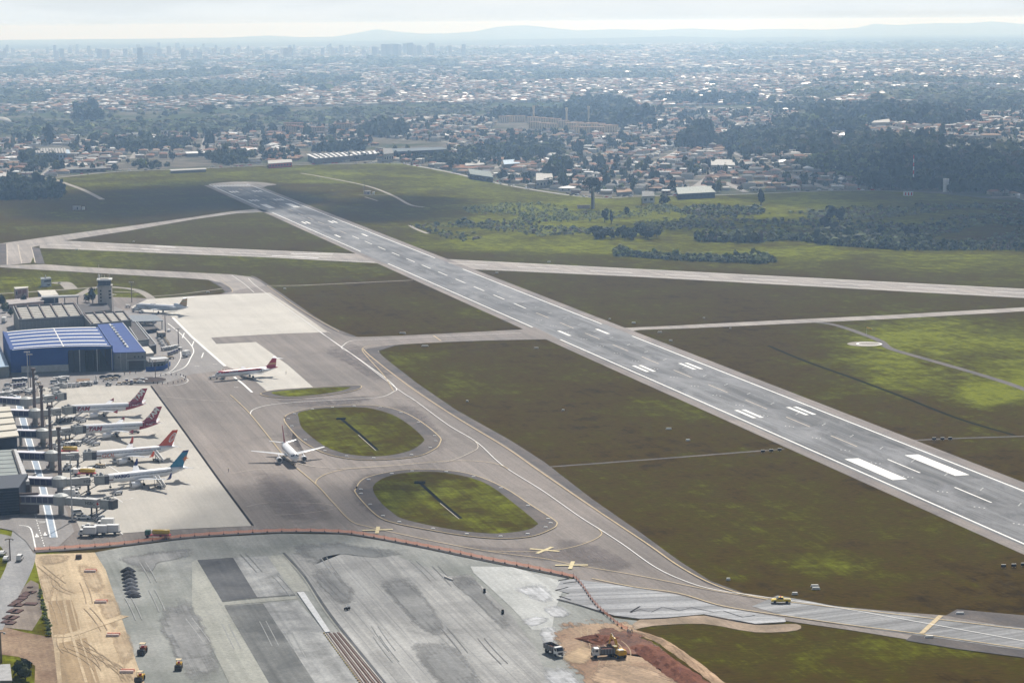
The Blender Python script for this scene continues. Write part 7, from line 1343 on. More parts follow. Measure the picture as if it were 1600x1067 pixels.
# ------------------------------------------------------------------ houses
WALLM = [mat('house_wall_white', (.50, .49, .46), .9, spec=.05), mat('house_wall_cream', (.40, .33, .25), .9, spec=.05), mat('house_wall_grey', (.22, .21, .205), .9, spec=.05), mat('house_wall_pink', (.34, .23, .19), .9, spec=.05)]
ROOFM = [mat('tile_orange', (.26, .145, .10), .9, .25, .3, spec=.05), mat('tile_brown', (.15, .098, .08), .9, .25, .3, spec=.05), mat('fibre_grey', (.19, .19, .188), .85, .2, .3, spec=.08), mat('fibre_pale', (.36, .355, .34), .7, .15, .3, spec=.1), mat('metal_white', (.74, .74, .74), .35, .05, .3), mat('roof_dark', (.07, .07, .075), .8, spec=.08), mat('tile_tan', (.31, .215, .155), .9, .2, .3, spec=.05)]
RP = np.array([3.2, 2.2, 3.2, 2.2, .7, 1.2, 2.4]); RP /= RP.sum()
TOPB = [(-300, 228), (-100, 222), (150, 214.5), (350, 207), (430, 201), (600, 190), (700, 182), (960, 179), (1000, 172), (1180, 171), (1300, 178), (1600, 176), (1900, 178)]
LOWB = [(p[0], p[1] - 2.2) for p in BOUND]
def near_mask(px, py):
    m = (py > np.interp(px, [p[0] for p in TOPB], [p[1] for p in TOPB])) & (py < np.interp(px, [p[0] for p in LOWB], [p[1] for p in LOWB]))
    for poly in [w[0] for w in WOODS] + [[(205, 248), (350, 246), (400, 262), (180, 270)], [(460, 232), (590, 230), (590, 252), (470, 254)], [(570, 214), (700, 224), (705, 238), (600, 240)], [(50, 228), (112, 228), (112, 243), (50, 243)], [(640, 250), (700, 262), (700, 240), (640, 236)], [(1490, 215), (1640, 222), (1640, 235), (1490, 225)], [(770, 186), (965, 184), (970, 212), (770, 204)]]: m &= ~in_poly(px, py, poly)
    return m
def grid_sites(ycut0, ycut1, th, sx, sy, blk):
    R = 6200; u_, v_ = np.meshgrid(np.arange(-R, R, sx), np.arange(-R, R, sy)); u_ = u_.ravel(); v_ = v_.ravel(); k = (np.mod(u_, blk[0]) > 9) & (np.mod(v_, blk[1]) > 9)
    u_ = u_[k] + rng.normal(size=k.sum()) * 1.3; v_ = v_[k] + rng.normal(size=k.sum()) * 1.3
    x = u_ * math.cos(th) - v_ * math.sin(th); y = u_ * math.sin(th) + v_ * math.cos(th) + 3500; k = (y > ycut0) & (y < ycut1) & (np.abs(x) < y * .26 + 60); return x[k], y[k]
def house_arrays():
    X = []; Y = []; A = []
    for i, (th, fn) in enumerate(((.12, lambda px: px < 420), (-.35, lambda px: (px >= 420) & (px < 760)), (-.18, lambda px: (px >= 760) & (px < 1130)), (.05, lambda px: px >= 1130))):
        x, y = grid_sites(2200, 4800, th, 15.5, 17.5, (93, 87)); px, py = proj(np.stack([x, y, 0 * x], -1)); k = near_mask(px, py) & fn(px) & (rng.random(len(x)) < .64); X.append(x[k]); Y.append(y[k]); A.append(np.full(k.sum(), th))
    return np.concatenate(X), np.concatenate(Y), np.concatenate(A)
hx, hy, ha = house_arrays(); order = np.argsort(hy); hx, hy, ha = hx[order], hy[order], ha[order]
print('near houses', len(hx))
def houses_mesh(name, x, y, w, l, h, rh, ang, rm, wm, label, hip=.25):
    n = len(x); ov = .5; base = np.array([(-1, -1), (1, -1), (1, 1), (-1, 1)]) / 2.0
    c, s = np.cos(ang)[:, None], np.sin(ang)[:, None]
    def R(a, b): return a * c - b * s + x[:, None], a * s + b * c + y[:, None]
    a = base[None, :, 0] * w[:, None]; b = base[None, :, 1] * l[:, None]; X0, Y0 = R(a, b); a2 = base[None, :, 0] * (w[:, None] + ov * 2); b2 = base[None, :, 1] * (l[:, None] + ov * 2); X1, Y1 = R(a2, b2)
    rx = np.zeros((n, 2)); ry = np.stack([-l * (.5 - hip * w / np.maximum(l, w)), l * (.5 - hip * w / np.maximum(l, w))], 1); X2, Y2 = R(rx, ry); one = np.ones((1, 4))
    P = np.concatenate([np.stack([X0, Y0, 0 * X0], -1), np.stack([X0, Y0, h[:, None] * one], -1), np.stack([X1, Y1, (h[:, None] + .02) * one], -1), np.stack([X2, Y2, ((h + rh)[:, None]) * np.ones((1, 2))], -1)], 1)   # 14 verts
    wall = [(0, 1, 5), (0, 5, 4), (1, 2, 6), (1, 6, 5), (2, 3, 7), (2, 7, 6), (3, 0, 4), (3, 4, 7)]; roof = [(8, 9, 12), (9, 10, 13), (9, 13, 12), (10, 11, 13), (11, 8, 12), (11, 12, 13)]
    F = np.array(wall + roof); FF = (F[None] + (np.arange(n) * 14)[:, None, None]).reshape(-1, 3); nm = len(WALLM); mi = np.concatenate([np.repeat(wm[:, None], 8, 1), np.repeat(rm[:, None] + nm, 6, 1)], 1).ravel()
    o = link(name, np_mesh(name, P.reshape(-1, 3), FF, WALLM + ROOFM, mi)); return tag(o, label, 'houses', kind='stuff')
def rand_houses(n, s=1.0):
    w = rng.uniform(7, 11, n) * s; l = rng.uniform(9, 15, n) * s; two = rng.random(n) < .22; h = np.where(two, 5.8, 3.2) * (s ** .3); rh = rng.uniform(1.0, 2.2, n); rm = rng.choice(len(ROOFM), n, p=RP); flat = rng.random(n) < .22; rh = np.where(flat, .35, rh); rm = np.where(flat, rng.choice([2, 3, 4, 5], n), rm); wm = rng.choice(4, n, p=[.45, .25, .18, .12]); return w, l, h, rh, rm, wm
NI = 285
w, l, h, rh, rm, wm = rand_houses(len(hx)); turn = np.where(rng.random(len(hx)) < .5, 0, math.pi / 2); big = rng.random(len(hx)) < .05; w = np.where(big, w * 1.9, w); l = np.where(big, l * 2.1, l)
houses_mesh('town_houses', hx[NI:], hy[NI:], w[NI:], l[NI:], h[NI:], rh[NI:], ha[NI:] + turn[NI:], rm[NI:], wm[NI:], 'densely packed houses of the nearer town beyond the airfield')
ub = MB().box((0, 0, .5), (1, 1, 1)); wall_me = [ub.mesh('wall', m) for m in WALLM]
rfm = MB(); rfm.add([(-.55, -.54, 0), (.55, -.54, 0), (.55, .54, 0), (-.55, .54, 0), (0, -.34, 1), (0, .34, 1)], [(0, 1, 4), (1, 2, 5, 4), (2, 3, 5), (3, 0, 4, 5), (3, 2, 1, 0)]); roof_me = [rfm.mesh('roof', m) for m in ROOFM]
flm = MB().box((0, 0, .5), (1.04, 1.04, 1)); flat_me = [flm.mesh('roof', m) for m in ROOFM]
win_me = MB().box((0, 0, 0), (1, 1, 1)).mesh('window', GLS)
RN = ['orange-tiled', 'brown-tiled', 'grey-roofed', 'pale-roofed', 'white metal-roofed', 'dark-roofed', 'tan-tiled']
for i in range(NI):
    side = 'left of the runway end' if proj([(hx[i], hy[i], 0)])[0][0] < 420 else 'right of the airfield road bend'
    t = thing('house', '%s %s-storey house close behind the airfield road, %s' % (RN[rm[i]], 'two' if h[i] > 4 else 'one', side), 'house', (hx[i], hy[i], 0), ha[i] + turn[i], 'houses nearest to the airfield')
    o = link('wall', wall_me[wm[i]], t); o.scale = (w[i], l[i], h[i]); fl = rh[i] < .5; o = link('roof', (flat_me if fl else roof_me)[rm[i]], t, (0, 0, h[i] + .004)); o.scale = (w[i], l[i], rh[i])
    for s in (-1, 1): o = link('window', win_me, t, (s * w[i] * .22, -l[i] / 2 - .02, 1.6)); o.scale = (1.6, .1, 1.1)
# pale streets between the blocks
def streets():
    for i, (th, x0, x1) in enumerate(((.12, -200, 420), (-.35, 420, 760), (-.18, 760, 1130), (.05, 1130, 1800))):
        mb = MB(); c, s = math.cos(th), math.sin(th)
        for axis, step in ((0, 93), (1, 87)):
            for k in range(-34, 34):
                ts = np.arange(-2700, 2700, 14.0); a = k * step + 4.5; u_, v_ = (np.full_like(ts, a), ts) if axis == 0 else (ts, np.full_like(ts, a)); x = u_ * c - v_ * s; y = u_ * s + v_ * c + 3500; px, py = proj(np.stack([x, np.maximum(y, 300), 0 * x], -1)); ok = near_mask(px, py) & (px > x0) & (px < x1) & (y > 2200) & (y < 5200); run = []
                for j in range(len(ts) + 1):
                    if j < len(ts) and ok[j]: run.append(Vector((x[j], y[j], 0)))
                    else:
                        if len(run) > 3: ribbon_mb(run, 7.5, .045 + .006 * axis + .012 * i, mb)
                        run = []
        o = mb.build('street', mat('street_pale', (.30, .285, .27), .95, .2, .1, spec=0), None, fix=False); o['kind'] = 'structure'
streets()
# trees and gardens among the houses
def garden_trees():
    x, y = pts_in([(-160, 280), (620, 252), (700, 266), (800, 288), (925, 305), (1130, 302), (1340, 292), (1640, 300), (1640, 178), (1000, 172), (700, 184), (420, 204), (-160, 222)], 19, .7, patch=-.35, pscale=.012); px, py = proj(np.stack([x, y, 0 * x], -1)); k = near_mask(px, py); x, y = x[k], y[k]; n = len(x); f = rng.lognormal(0, .35, n)
    o = scatter_crowns('garden_trees', np.stack([x, y, np.full(n, 0.)], -1), 3.3 * f, 6.2 * f * rng.uniform(.8, 1.5, n), pick_m(n, (5, 4, 2, .6, .2)), T_mid); tag(o, 'garden trees scattered between the houses of the near town', 'trees', kind='stuff'); print('garden trees', n)
garden_trees()
gx = [(868, 283, 17, 8), (878, 262, 14, 8), (876, 250, 13, 7), (905, 296, 9, 5), (820, 282, 10, 7), (855, 293, 11, 8), (864, 290, 8, 6), (940, 268, 11, 6), (960, 270, 11, 7), (985, 275, 9, 5), (1018, 292, 8, 5), (1045, 286, 11, 6), (1108, 290, 9, 5), (696, 262, 14, 7), (705, 265, 12, 7), (660, 256, 12, 6), (648, 255, 10, 5), (622, 251, 11, 5), (742, 262, 9, 5), (545, 251, 11, 6), (555, 252, 9, 6), (568, 251, 10, 5), (490, 236, 9, 5), (500, 238, 10, 6), (40, 276, 11, 7), (50, 272, 13, 8), (270, 253, 13, 7), (112, 258, 7, 5), (200, 256, 7, 4), (1165, 256, 11, 7), (1210, 262, 10, 6), (1230, 285, 7, 4), (1290, 292, 6, 4), (1310, 295, 7, 4)]
for i, (x, y, hh, rr) in enumerate(gx): tree(x, y, hh, rr, 'round' if i % 3 else 'umbrella', 0, 'large dark %s tree rising above the nearest houses, %s' % ('round' if i % 3 else 'flat-crowned', 'left of the runway end' if x < 420 else 'beside the slanting airfield road' if x < 800 else 'in the middle of the near town' if x < 1050 else 'left of the dark wood'), 'large trees among the nearest houses')
# ------------------------------------------------------------------ big buildings in the town
def shed(px4, z, label, rm_, wm_=None, wins=0, name='warehouse', stripes=0, cat='warehouse'):
    t, q, w_ = block(name, label, cat, px4, z, wm_ or WALLM[2], rm_, wins, (z * .35, z * .65))
    for k in range(stripes):
        a = (k + .5) / stripes; P = [bil(q, a - .16 / stripes, .0), bil(q, a + .16 / stripes, 0), bil(q, a + .16 / stripes, 1), bil(q, a - .16 / stripes, 1)]; MB().plate([p + Vector((0, 0, 1.1)) for p in P], 1.1).build('roof_ridge', ROOFM[2], t)
    return t
shed([(495, 247.5), (587, 240), (584, 236), (481, 241)], 8, 'long white ribbed warehouse roof behind the airfield road', ROOFM[4], stripes=12)
shed([(612, 237.5), (697, 233.5), (690, 230.2), (604, 232.6)], 8, 'long dark blue-grey factory in the middle of the near town', mat('bluegrey_roof', (.09, .12, .15), .8), NAVY, 10, 'factory', 0, 'factory'); shed([(600, 241), (615, 239.5), (612, 232), (598, 232)], 11, 'pale block at the left end of the dark factory', ROOFM[2], WALLM[0], 4, 'factory', 0, 'factory')
shed([(57, 239), (103, 239), (101, 231.5), (55, 232)], 10, 'large pale-roofed sports hall in the left part of town', ROOFM[3], SKYB, 9, 'sports_hall', 10, 'hall'); shed([(103, 240), (110, 240), (108, 234), (103, 234)], 7, 'pale blue annex right of the sports hall', SKYB, SKYB, 0, 'annex', 0, 'annex')
shed([(420, 256), (456, 253.5), (455, 249), (419, 251)], 6, 'long shop building with white roof stripes by the road', ROOFM[3], RED_, 8, 'shop_building', 0, 'shop'); shed([(100, 259), (137, 258), (134, 254.5), (98, 255.5)], 5, 'low pale-roofed warehouse, left part of town', ROOFM[3]); shed([(78, 266), (165, 263), (158, 259), (76, 262)], 4.5, 'long grey warehouse by the airfield road on the left', ROOFM[2], None, 8)
shed([(292, 240), (325, 239), (322, 236.5), (290, 237.5)], 5, 'white flat-roofed warehouse above the green patch', ROOFM[4]); shed([(372, 236), (402, 234), (400, 231), (370, 233)], 5, 'bright white-roofed warehouse left of centre', ROOFM[4]); shed([(0, 276), (18, 275), (16, 270), (-4, 271)], 5, 'pale-roofed depot at the left edge of town', ROOFM[3]); shed([(268, 267), (322, 264.5), (320, 262.5), (266, 265)], 3.5, 'long low pale shelter roof beside the airfield road', ROOFM[3], None, 0, 'shelter', 0, 'shelter')
shed([(728, 259), (757, 257), (752, 250), (726, 251)], 5, 'pale-roofed shed below the umbrella trees', ROOFM[3]); shed([(788, 257), (812, 255), (809, 249), (786, 250.5)], 6, 'light blue-roofed shed behind the airfield road', SKYB); shed([(735, 272), (770, 277), (765, 268), (732, 264)], 6, 'dark green-roofed depot along the slanting road', mat('green_roof', (.07, .11, .10), .5), NAVY, 6, 'depot', 0, 'depot')
shed([(838, 282), (864, 280), (862, 270), (838, 271)], 9, 'white block building among trees by the slanting road', ROOFM[3], WALLM[0], 5, 'building', 0, 'building'); shed([(1004, 307), (1023, 306), (1020, 299), (1003, 299)], 7, 'white cube building at the edge of the airfield', ROOFM[2], WALLM[0], 2, 'building', 0, 'building'); shed([(1060, 303), (1117, 300), (1108, 291), (1057, 293)], 6, 'wide dark-walled hall with a grey-green roof at the field edge', mat('moss_roof', (.20, .23, .21), .6), NAVY, 9, 'hall', 0, 'hall')
shed([(1112, 258), (1148, 258), (1146, 250), (1111, 249)], 8, 'long white building left of the wood', ROOFM[3], WALLM[0], 8, 'building', 0, 'building'); shed([(965, 301), (988, 299), (984, 295), (963, 296)], 4, 'small tan-roofed shed near the airfield corner', ROOFM[6]); shed([(930, 223), (960, 222), (957, 217), (928, 218)], 6, 'dark-roofed school in mid town', ROOFM[5], None, 6, 'school', 0, 'school')
shed([(1478, 230), (1660, 236), (1660, 226), (1480, 222)], 7, 'very long grey-roofed warehouse behind the wood at the right', ROOFM[2]); shed([(1362, 192), (1390, 191), (1389, 186), (1366, 189)], 10, 'white wedge-shaped hall in front of the far dark wood', ROOFM[3], WALLM[0], 0, 'hall', 0, 'hall'); shed([(1130, 206), (1190, 204), (1186, 201), (1128, 203)], 6, 'bright long white roof in the right part of town', ROOFM[4]); shed([(1265, 192), (1335, 192), (1330, 188), (1262, 188)], 5, 'long cream-roofed sheds beside the far wood', ROOFM[3])
shed([(1345, 262), (1300, 270 - 8), (1320, 258), (1345, 258)][::-1], 3, 'small pale roof inside the light green scrub', ROOFM[3])
# apartment rows
APM = mat('apartment_yellow', (.66, .55, .38), .8); apt = None
for i, (x, y) in enumerate([(788, 192), (800, 191), (812, 191), (832, 193), (844, 194), (856, 195), (868, 196), (880, 199), (892, 203), (903, 202), (914, 204), (925, 203), (936, 204), (946, 206), (956, 207), (850, 203), (862, 204), (836, 201), (900, 209), (916, 210), (936, 210)]):
    g = G(x, y)
    if apt is None:
        apt = thing('apartment_block', '', 'apartment block'); MB().box((0, 0, 5.5), (19, 13, 11)).build('wall', APM, apt); MB().box((0, 0, 11.3), (20, 14, .6)).build('roof', ROOFM[6], apt)
        for a in range(5):
            for b_ in range(5): link('window', win_me, apt, (-8.4 + a * 4.2, -6.52, 1.4 + b_ * 2.1)).scale = (1.7, .12, .9)
        t = apt
    else: t = copy_tree(apt)
    t.location = (g.x, g.y, 0); t.rotation_euler[2] = -.25; t['group'] = 'pale yellow apartment blocks'; t['label'] = 'pale yellow five-storey apartment block, %s of the cluster below the slim water towers' % ('left end' if x < 825 else 'back row, middle' if x < 890 and y < 200 else 'front row, middle' if x < 890 else 'right end')
for i, (x, y, t_) in enumerate(((834, 193, 'left'), (885.5, 197, 'middle'), (920, 194, 'right'))): g = G(x, y); o = MB().cyl((0, 0, 0), (0, 0, 26), 1.7, 1.7, 10).cyl((0, 0, 26), (0, 0, 31), 2.4, 2.4, 10).build('water_tower', APM, None, loc=(g.x, g.y, 0)); tag(o, '%s of the three slim pale water towers above the apartment blocks' % t_, 'water tower')
ap2 = None
for i, (x, y) in enumerate([(455, 208), (466, 209), (477, 211), (488, 211), (499, 211), (452, 204), (468, 204), (530, 205), (542, 205)]):
    g = G(x, y)
    if ap2 is None:
        ap2 = thing('apartment_block', '', 'apartment block'); MB().box((0, 0, 6), (18, 13, 12)).build('wall', WALLM[1], ap2); MB().box((0, 0, 12.5), (19, 14, 1)).build('roof', ROOFM[0], ap2)
        for a in range(4):
            for b_ in range(4): link('window', win_me, ap2, (-6.3 + a * 4.2, -6.52, 2 + b_ * 2.8)).scale = (1.8, .12, 1.2)
        t = ap2
    else: t = copy_tree(ap2)
    t.location = (g.x, g.y, 0); t.rotation_euler[2] = .1; t['group'] = 'low apartment blocks on the left'; t['label'] = 'low cream apartment block in the row beyond the left houses'
g = G(1478, 300); t = thing('water_tower', 'white cylindrical water tower in front of the right-hand wood', 'water tower', (g.x, g.y, 0)); MB().cyl((0, 0, 0), (0, 0, 13), 3.0, 3.0, 14).build('tank', WHT, t); MB().cyl((0, 0, 13), (0, 0, 13.6), 3.2, 3.0, 14).build('cap', WHT, t)
g = G(1427, 296); t = thing('radio_mast', 'red and white lattice mast in front of the wood', 'mast', (g.x, g.y, 0))
for k in range(9): MB().cyl((0, 0, k * 4), (0, 0, k * 4 + 3.99), 1.0 - k * .05, .95 - k * .05, 4).build('section', (RED_, WHT)[k % 2], t)
g = G(1419, 306); t = thing('checkered_hut', 'small white and red hut on the light green strip', 'hut', (g.x, g.y, 0)); MB().box((0, 0, 2), (9, 5, 4)).build('wall', WHT, t); [MB().box((x, -2.55, 2), (1.4, .1, 3)).build('stripe', RED_, t) for x in (-3, 0, 3)]; MB().box((0, 0, 4.2), (9.6, 5.6, .4)).build('roof', GRY, t)
g = G(2, 194); t = thing('dome', 'pale domed roof at the far left edge', 'dome', (g.x, g.y, 0)); MB().loft([[Vector((20 * math.cos(b_) * math.cos(a), 20 * math.cos(b_) * math.sin(a), 13 * math.sin(b_))) for a in np.linspace(0, 6.283, 20, endpoint=False)] for b_ in (0, .3, .6, .9, 1.2, 1.5)]).build('shell', ROOFM[3], t, smooth=True)
# cars along the perimeter road
cm = [mat('car_' + n, c, .35) for n, c in (('white', (.7, .7, .7)), ('grey', (.3, .3, .32)), ('dark', (.04, .04, .05)), ('red', (.35, .03, .03)))]; cme = [MB().box((0, 0, .65), (4.2, 1.8, .8)).box((-.2, 0, 1.25), (2.2, 1.6, .5), top=.8).mesh('parked_car', m) for m in cm]
PP = smooth_pts([G(*p) for p in PERIM], 8)
for i in range(110):
    k = random.randrange(len(PP) - 1); f = random.random(); p = PP[k].lerp(PP[k + 1], f); d = PP[k + 1] - PP[k]; n_ = Vector((-d.y, d.x, 0)).normalized(); p = p + n_ * random.choice((1.5, 6.5, 6.5, 8, -1.5)); c = random.randrange(4); o = link('parked_car', cme[c], None, (p.x, p.y, .08), math.atan2(d.y, d.x)); tag(o, '%s car on or beside the road along the airfield edge' % ('white', 'grey', 'dark', 'red')[c], 'car', 'cars along the airfield road')

# ------------------------------------------------------------------ far town, far woods and towers
def far_density(px, py, x, y):
    n = np.sin(x * .0021 + 2.1 * np.sin(y * .0013)) + np.sin(y * .0028 + 1.5 * np.sin(x * .0017)) + .7 * np.sin(x * .006 + y * .004); d = np.clip(.55 + .35 * n, .08, 1)
    for poly, v in FOREST: d = np.where(in_poly(px, py, poly), 0.0, d)
    return d
FOREST = [([(-50, 150), (-50, 142), (60, 145), (80, 155), (60, 165), (-50, 168)], 1), ([(220, 150), (240, 138), (400, 130), (455, 148), (440, 155), (330, 150), (240, 155)], 1), ([(440, 130), (450, 120), (560, 120), (570, 128), (520, 132)], 1), ([(286, 107), (290, 99), (315, 99), (318, 107)], 1), ([(540, 100), (600, 92), (720, 96), (720, 104), (600, 108)], 1), ([(730, 128), (740, 117), (790, 117), (800, 124), (860, 116), (1050, 117), (1050, 124), (940, 125), (850, 126)], 1), ([(160, 120), (300, 112), (400, 112), (330, 122), (200, 128)], 1), ([(380, 104), (520, 92), (560, 97), (440, 108)], 1), ([(1040, 88), (1180, 78), (1300, 84), (1180, 92)], 1), ([(1270, 130), (1400, 122), (1600, 128), (1600, 134), (1400, 130)], 1), ([(1350, 155), (1450, 142), (1600, 146), (1600, 160), (1500, 165)], 1), ([(1220, 150), (1280, 143), (1330, 150), (1290, 158)], 1), ([(-50, 110), (100, 104), (160, 110), (60, 118), (-50, 120)], 1), ([(1100, 70), (1600, 66), (1600, 76), (1300, 80)], 1), ([(700, 80), (1000, 74), (1000, 80), (800, 86)], 1), ([(640, 185), (-50, 190), (-50, 184), (200, 176), (420, 170), (640, 163), (900, 160), (900, 166)], 0)]
def far_town():
    for (y0, y1, sp, s, nm, lb) in ((3900, 8200, 18.5, 1.25, 'far_town_houses', 'hazy belt of houses of the farther town'), (8200, 17500, 38, 2.5, 'distant_city_houses', 'speckled roofs of the distant city in the haze')):
        xs, ys = np.meshgrid(np.arange(-.30 * y1, .30 * y1, sp), np.arange(y0, y1, sp)); x = xs.ravel() + rng.normal(size=xs.size) * sp * .3; y = ys.ravel() + rng.normal(size=xs.size) * sp * .3; k = np.abs(x) < y * .25 + 30; x, y = x[k], y[k]; px, py = proj(np.stack([x, y, 0 * x], -1))
        top = np.interp(px, [p[0] for p in TOPB], [p[1] for p in TOPB]) - 2; lim = np.interp(px, [-200, 0, 250, 440, 620, 780, 1000, 1250, 1700], [190, 184, 182, 176, 166, 160, 168, 162, 160]); k = (py < np.minimum(top, lim)) & (rng.random(len(x)) < far_density(px, py, x, y)); x, y = x[k], y[k]
        n = len(x); w_, l_, h_, rh_, rm_, wm_ = rand_houses(n, s); rm_ = np.where(rng.random(n) < .10, 4, rm_); houses_mesh(nm, x, y, w_, l_, h_ * (1 if s < 2 else 1.4), rh_, rng.choice([.2, .2 + 1.57, -.4, 1.17], n) + rng.normal(size=n) * .1, rm_, wm_, lb); print(nm, n)
    C = []; 
    for poly, v in FOREST:
        fr = min(p[1] for p in poly) > 110; 
        if v == 0: continue
        x, y = pts_in(poly, 19 if fr else 40, .6); C.append(np.stack([x, y, 0 * x, np.full(len(x), 9. if fr else 18.)], -1))
    # loose trees everywhere between the far houses
    xs, ys = np.meshgrid(np.arange(-4500, 4500, 52), np.arange(3900, 16500, 52)); x = xs.ravel() + rng.normal(size=xs.size) * 18; y = ys.ravel() + rng.normal(size=xs.size) * 18; k = (np.abs(x) < y * .25); x, y = x[k], y[k]; px, py = proj(np.stack([x, y, 0 * x], -1)); top = np.interp(px, [p[0] for p in TOPB], [p[1] for p in TOPB]) - 2; k = (py < top) & (rng.random(len(x)) < .5); x, y = x[k], y[k]; C.append(np.stack([x, y, 0 * x, 4 + 4 * rng.random(len(x)) + y * .0004], -1))
    C = np.concatenate(C); n = len(C); f = rng.lognormal(0, .3, n); o = scatter_crowns('far_woods', C[:, :3], C[:, 3] * f, (5 + C[:, 3] * .3) * f * rng.uniform(.8, 1.3, n), pick_m(n, (.6, 2, 4, 1.5, .8)), T_low); tag(o, 'dark patches of wood between the districts of the far town', 'woodland', kind='stuff'); print('far woods', n)
far_town()
def skyline():
    tm = [mat('tower_pale', (.50, .50, .52), .7), mat('tower_grey', (.40, .42, .45), .7), mat('tower_cream', (.55, .5, .44), .7)]; base = [MB().box((0, 0, .5), (1, 1, 1)).mesh('tower_block', m) for m in tm]
    L = [(601, 90, 13, 70, 0), (606, 90, 8, 68, 1), (612, 90, 6, 72, 0), (618, 91, 10, 72, 1), (624, 91, 7, 70, 0), (641, 89, 12, 74, 1), (648, 90, 6, 66, 0), (655, 89, 8, 60, 1), (219, 102, 24, 78, 1), (86, 90, 18, 70, 1), (675, 88, 10, 70, 2), (585, 91, 9, 58, 1)]
    for i in range(150):
        x = random.gauss(330, 260) if random.random() < .75 else random.uniform(0, 1300); x = min(max(x, -10), 1300); y = random.uniform(80, 98) if x < 520 else random.uniform(82, 90); L.append((x, y, random.uniform(14, 26), random.uniform(28, 62) * (1 if x < 760 else .5), random.randrange(3)))
    for x, y, w_, h_, m in L:
        g = G(x, y); w2 = w_ if w_ > 13 else w_ * 2.6; o = link('tower_block', base[m], None, (g.x, g.y, 0), .2); o.scale = (w2, w2 * .8, h_); tag(o, 'tall hazy tower block on the skyline of the distant city', 'tower block', 'tower blocks of the distant skyline')
skyline()
# ------------------------------------------------------------------ hills, haze, clouds
def hills():
    sky1 = [(-400, 66), (0, 66), (80, 66), (130, 67), (200, 64), (280, 60), (350, 59.5), (420, 56), (470, 58.5), (520, 58), (545, 54), (590, 46), (620, 50), (660, 53), (700, 52.5), (740, 50), (780, 42), (820, 40), (850, 43), (900, 48), (970, 46), (1020, 48), (1080, 45), (1150, 48), (1190, 46), (1250, 46), (1290, 47), (1340, 44), (1365, 38), (1400, 40), (1455, 37), (1510, 37), (1550, 34), (1600, 38), (2000, 42)]
    sky2 = [(-400, 72), (0, 76), (200, 73), (400, 68), (560, 65), (700, 66), (800, 62), (950, 60), (1050, 57), (1150, 60), (1240, 58), (1300, 61), (1400, 62), (1500, 65), (1570, 61), (2000, 66)]
    for prof, Y, dY, nm in ((sky1, 29000, 2600, 'far_hills'), (sky2, 21500, 2500, 'near_hills')):
        xs = np.linspace(-400, 2000, 500); ys = np.interp(xs, [p[0] for p in prof], [p[1] for p in prof]) + (rng.random(500) - .5) * .5
        top = []
        for x, y in zip(xs, ys):
            d = _f + _r * ((x - 800) / FPX) + _u * ((533.5 - y) / FPX); t = Y / d.y; top.append((d.x * t, Y, CAM_H + d.z * t))
        top = np.array(top); n = len(top); rows = []
        for k in np.linspace(0, 1, 10):
            r = top.copy(); r[:, 1] = Y - dY * (1 - k); r[:, 0] *= (Y - dY * (1 - k)) / Y; r[:, 2] = np.maximum(0, top[:, 2]) * (k ** .8) * (1 - .25 * rng.random(n) * (k < 1) * (k > 0)) - (k == 0) * 2; rows.append(r)
        b = top.copy(); b[:, 1] += 900; b[:, 2] = -2; rows.append(b)
        P = np.concatenate(rows); idx = np.arange(len(P)).reshape(11, n)
        F = np.stack([idx[:-1, :-1], idx[:-1, 1:], idx[1:, 1:], idx[1:, :-1]], -1).reshape(-1, 4)
        tag(link(nm, np_mesh(nm, P, F, [GROUND_M], smooth=True)), kind='structure')
hills()
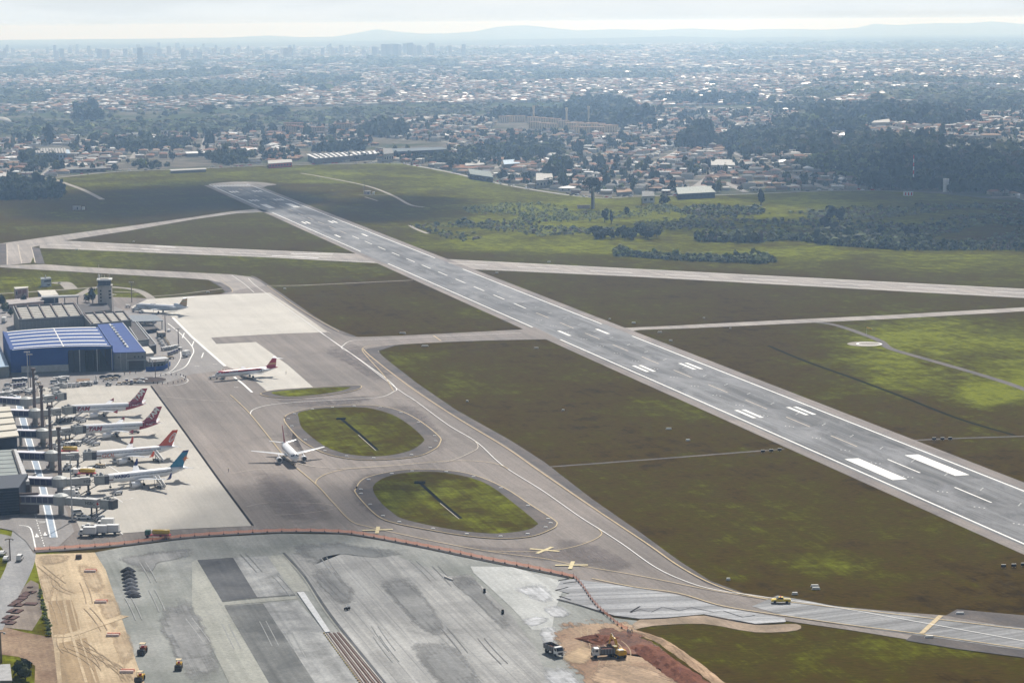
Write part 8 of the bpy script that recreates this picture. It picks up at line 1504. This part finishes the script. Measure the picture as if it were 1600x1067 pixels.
def haze_box():
    mb = MB().box((0, 15000, 92), (31000, 35600, 190)); m = bpy.data.materials.new('haze_air'); m.use_nodes = True; nt = m.node_tree
    for n in list(nt.nodes):
        if n.type == 'BSDF_PRINCIPLED': nt.nodes.remove(n)
    v = nt.nodes.new('ShaderNodeVolumePrincipled'); v.inputs['Color'].default_value = (0.42, 0.65, 1.0, 1); v.inputs['Absorption Color'].default_value = (1, 1, 1, 1); v.inputs['Density'].default_value = HAZE_D; v.inputs['Anisotropy'].default_value = 0.65
    nt.links.new(v.outputs[0], nt.nodes['Material Output'].inputs['Volume']); tag(mb.build('haze', m), 'thin blue haze filling the air over the plain', 'haze', kind='stuff')
HAZE_D = 1.06e-4
haze_box()
def cloud(px, py, rx, ry, dens=1.0, alt=1050.0, seed=1, label=''):
    r = random.Random(seed); c = G(px, py) + sun_dir * (alt / sun_dir.z); import bmesh
    bm = bmesh.new(); bmesh.ops.create_icosphere(bm, subdivisions=4, radius=1.0)
    from mathutils import noise as mn
    for v in bm.verts:
        p = v.co.copy(); n = mn.noise(p * 1.7 + Vector((seed * 7.3, 0, 0))) * .45 + mn.noise(p * 4 + Vector((0, seed * 3.1, 0))) * .2
        v.co = p * (1 + n); v.co.x *= rx; v.co.y *= ry; v.co.z *= 95 * (1 if v.co.z > 0 else .5)
    me = bpy.data.meshes.new('cloud'); bm.to_mesh(me); bm.free()
    m = bpy.data.materials.new('cloud_vapour'); m.use_nodes = True; nt = m.node_tree; nt.nodes.remove(nt.nodes['Principled BSDF'])
    v = nt.nodes.new('ShaderNodeVolumePrincipled'); v.inputs['Color'].default_value = (1, 1, 1, 1); v.inputs['Density'].default_value = 0.009 * dens; v.inputs['Anisotropy'].default_value = 0.5
    nt.links.new(v.outputs[0], nt.nodes['Material Output'].inputs['Volume']); me.materials.append(m)
    o = link('cloud', me, None, c); tag(o, label, 'cloud'); return o
cloud(235, 313, 150, 260, 1.2, seed=2, label='fair-weather cloud over the left airfield grass')
cloud(415, 311, 75, 120, 1.3, seed=3, label='small cloud over the far runway end')
cloud(615, 323, 95, 150, .9, seed=4, label='small ragged cloud over the grass right of the runway')
cloud(1540, 300, 230, 560, 2.0, seed=5, label='broad cloud over the wood on the right')
cloud(1235, 352, 150, 85, 1.0, seed=9, label='ragged cloud over the shrub land')
cloud(445, 798, 44, 36, 1.1, seed=6, label='small low cloud over the apron')
cloud(620, 755, 16, 30, .8, seed=8, label='wisp of cloud over the grass islands')
cloud(545, 895, 30, 30, .5, seed=7, label='thin cloud over the building site')
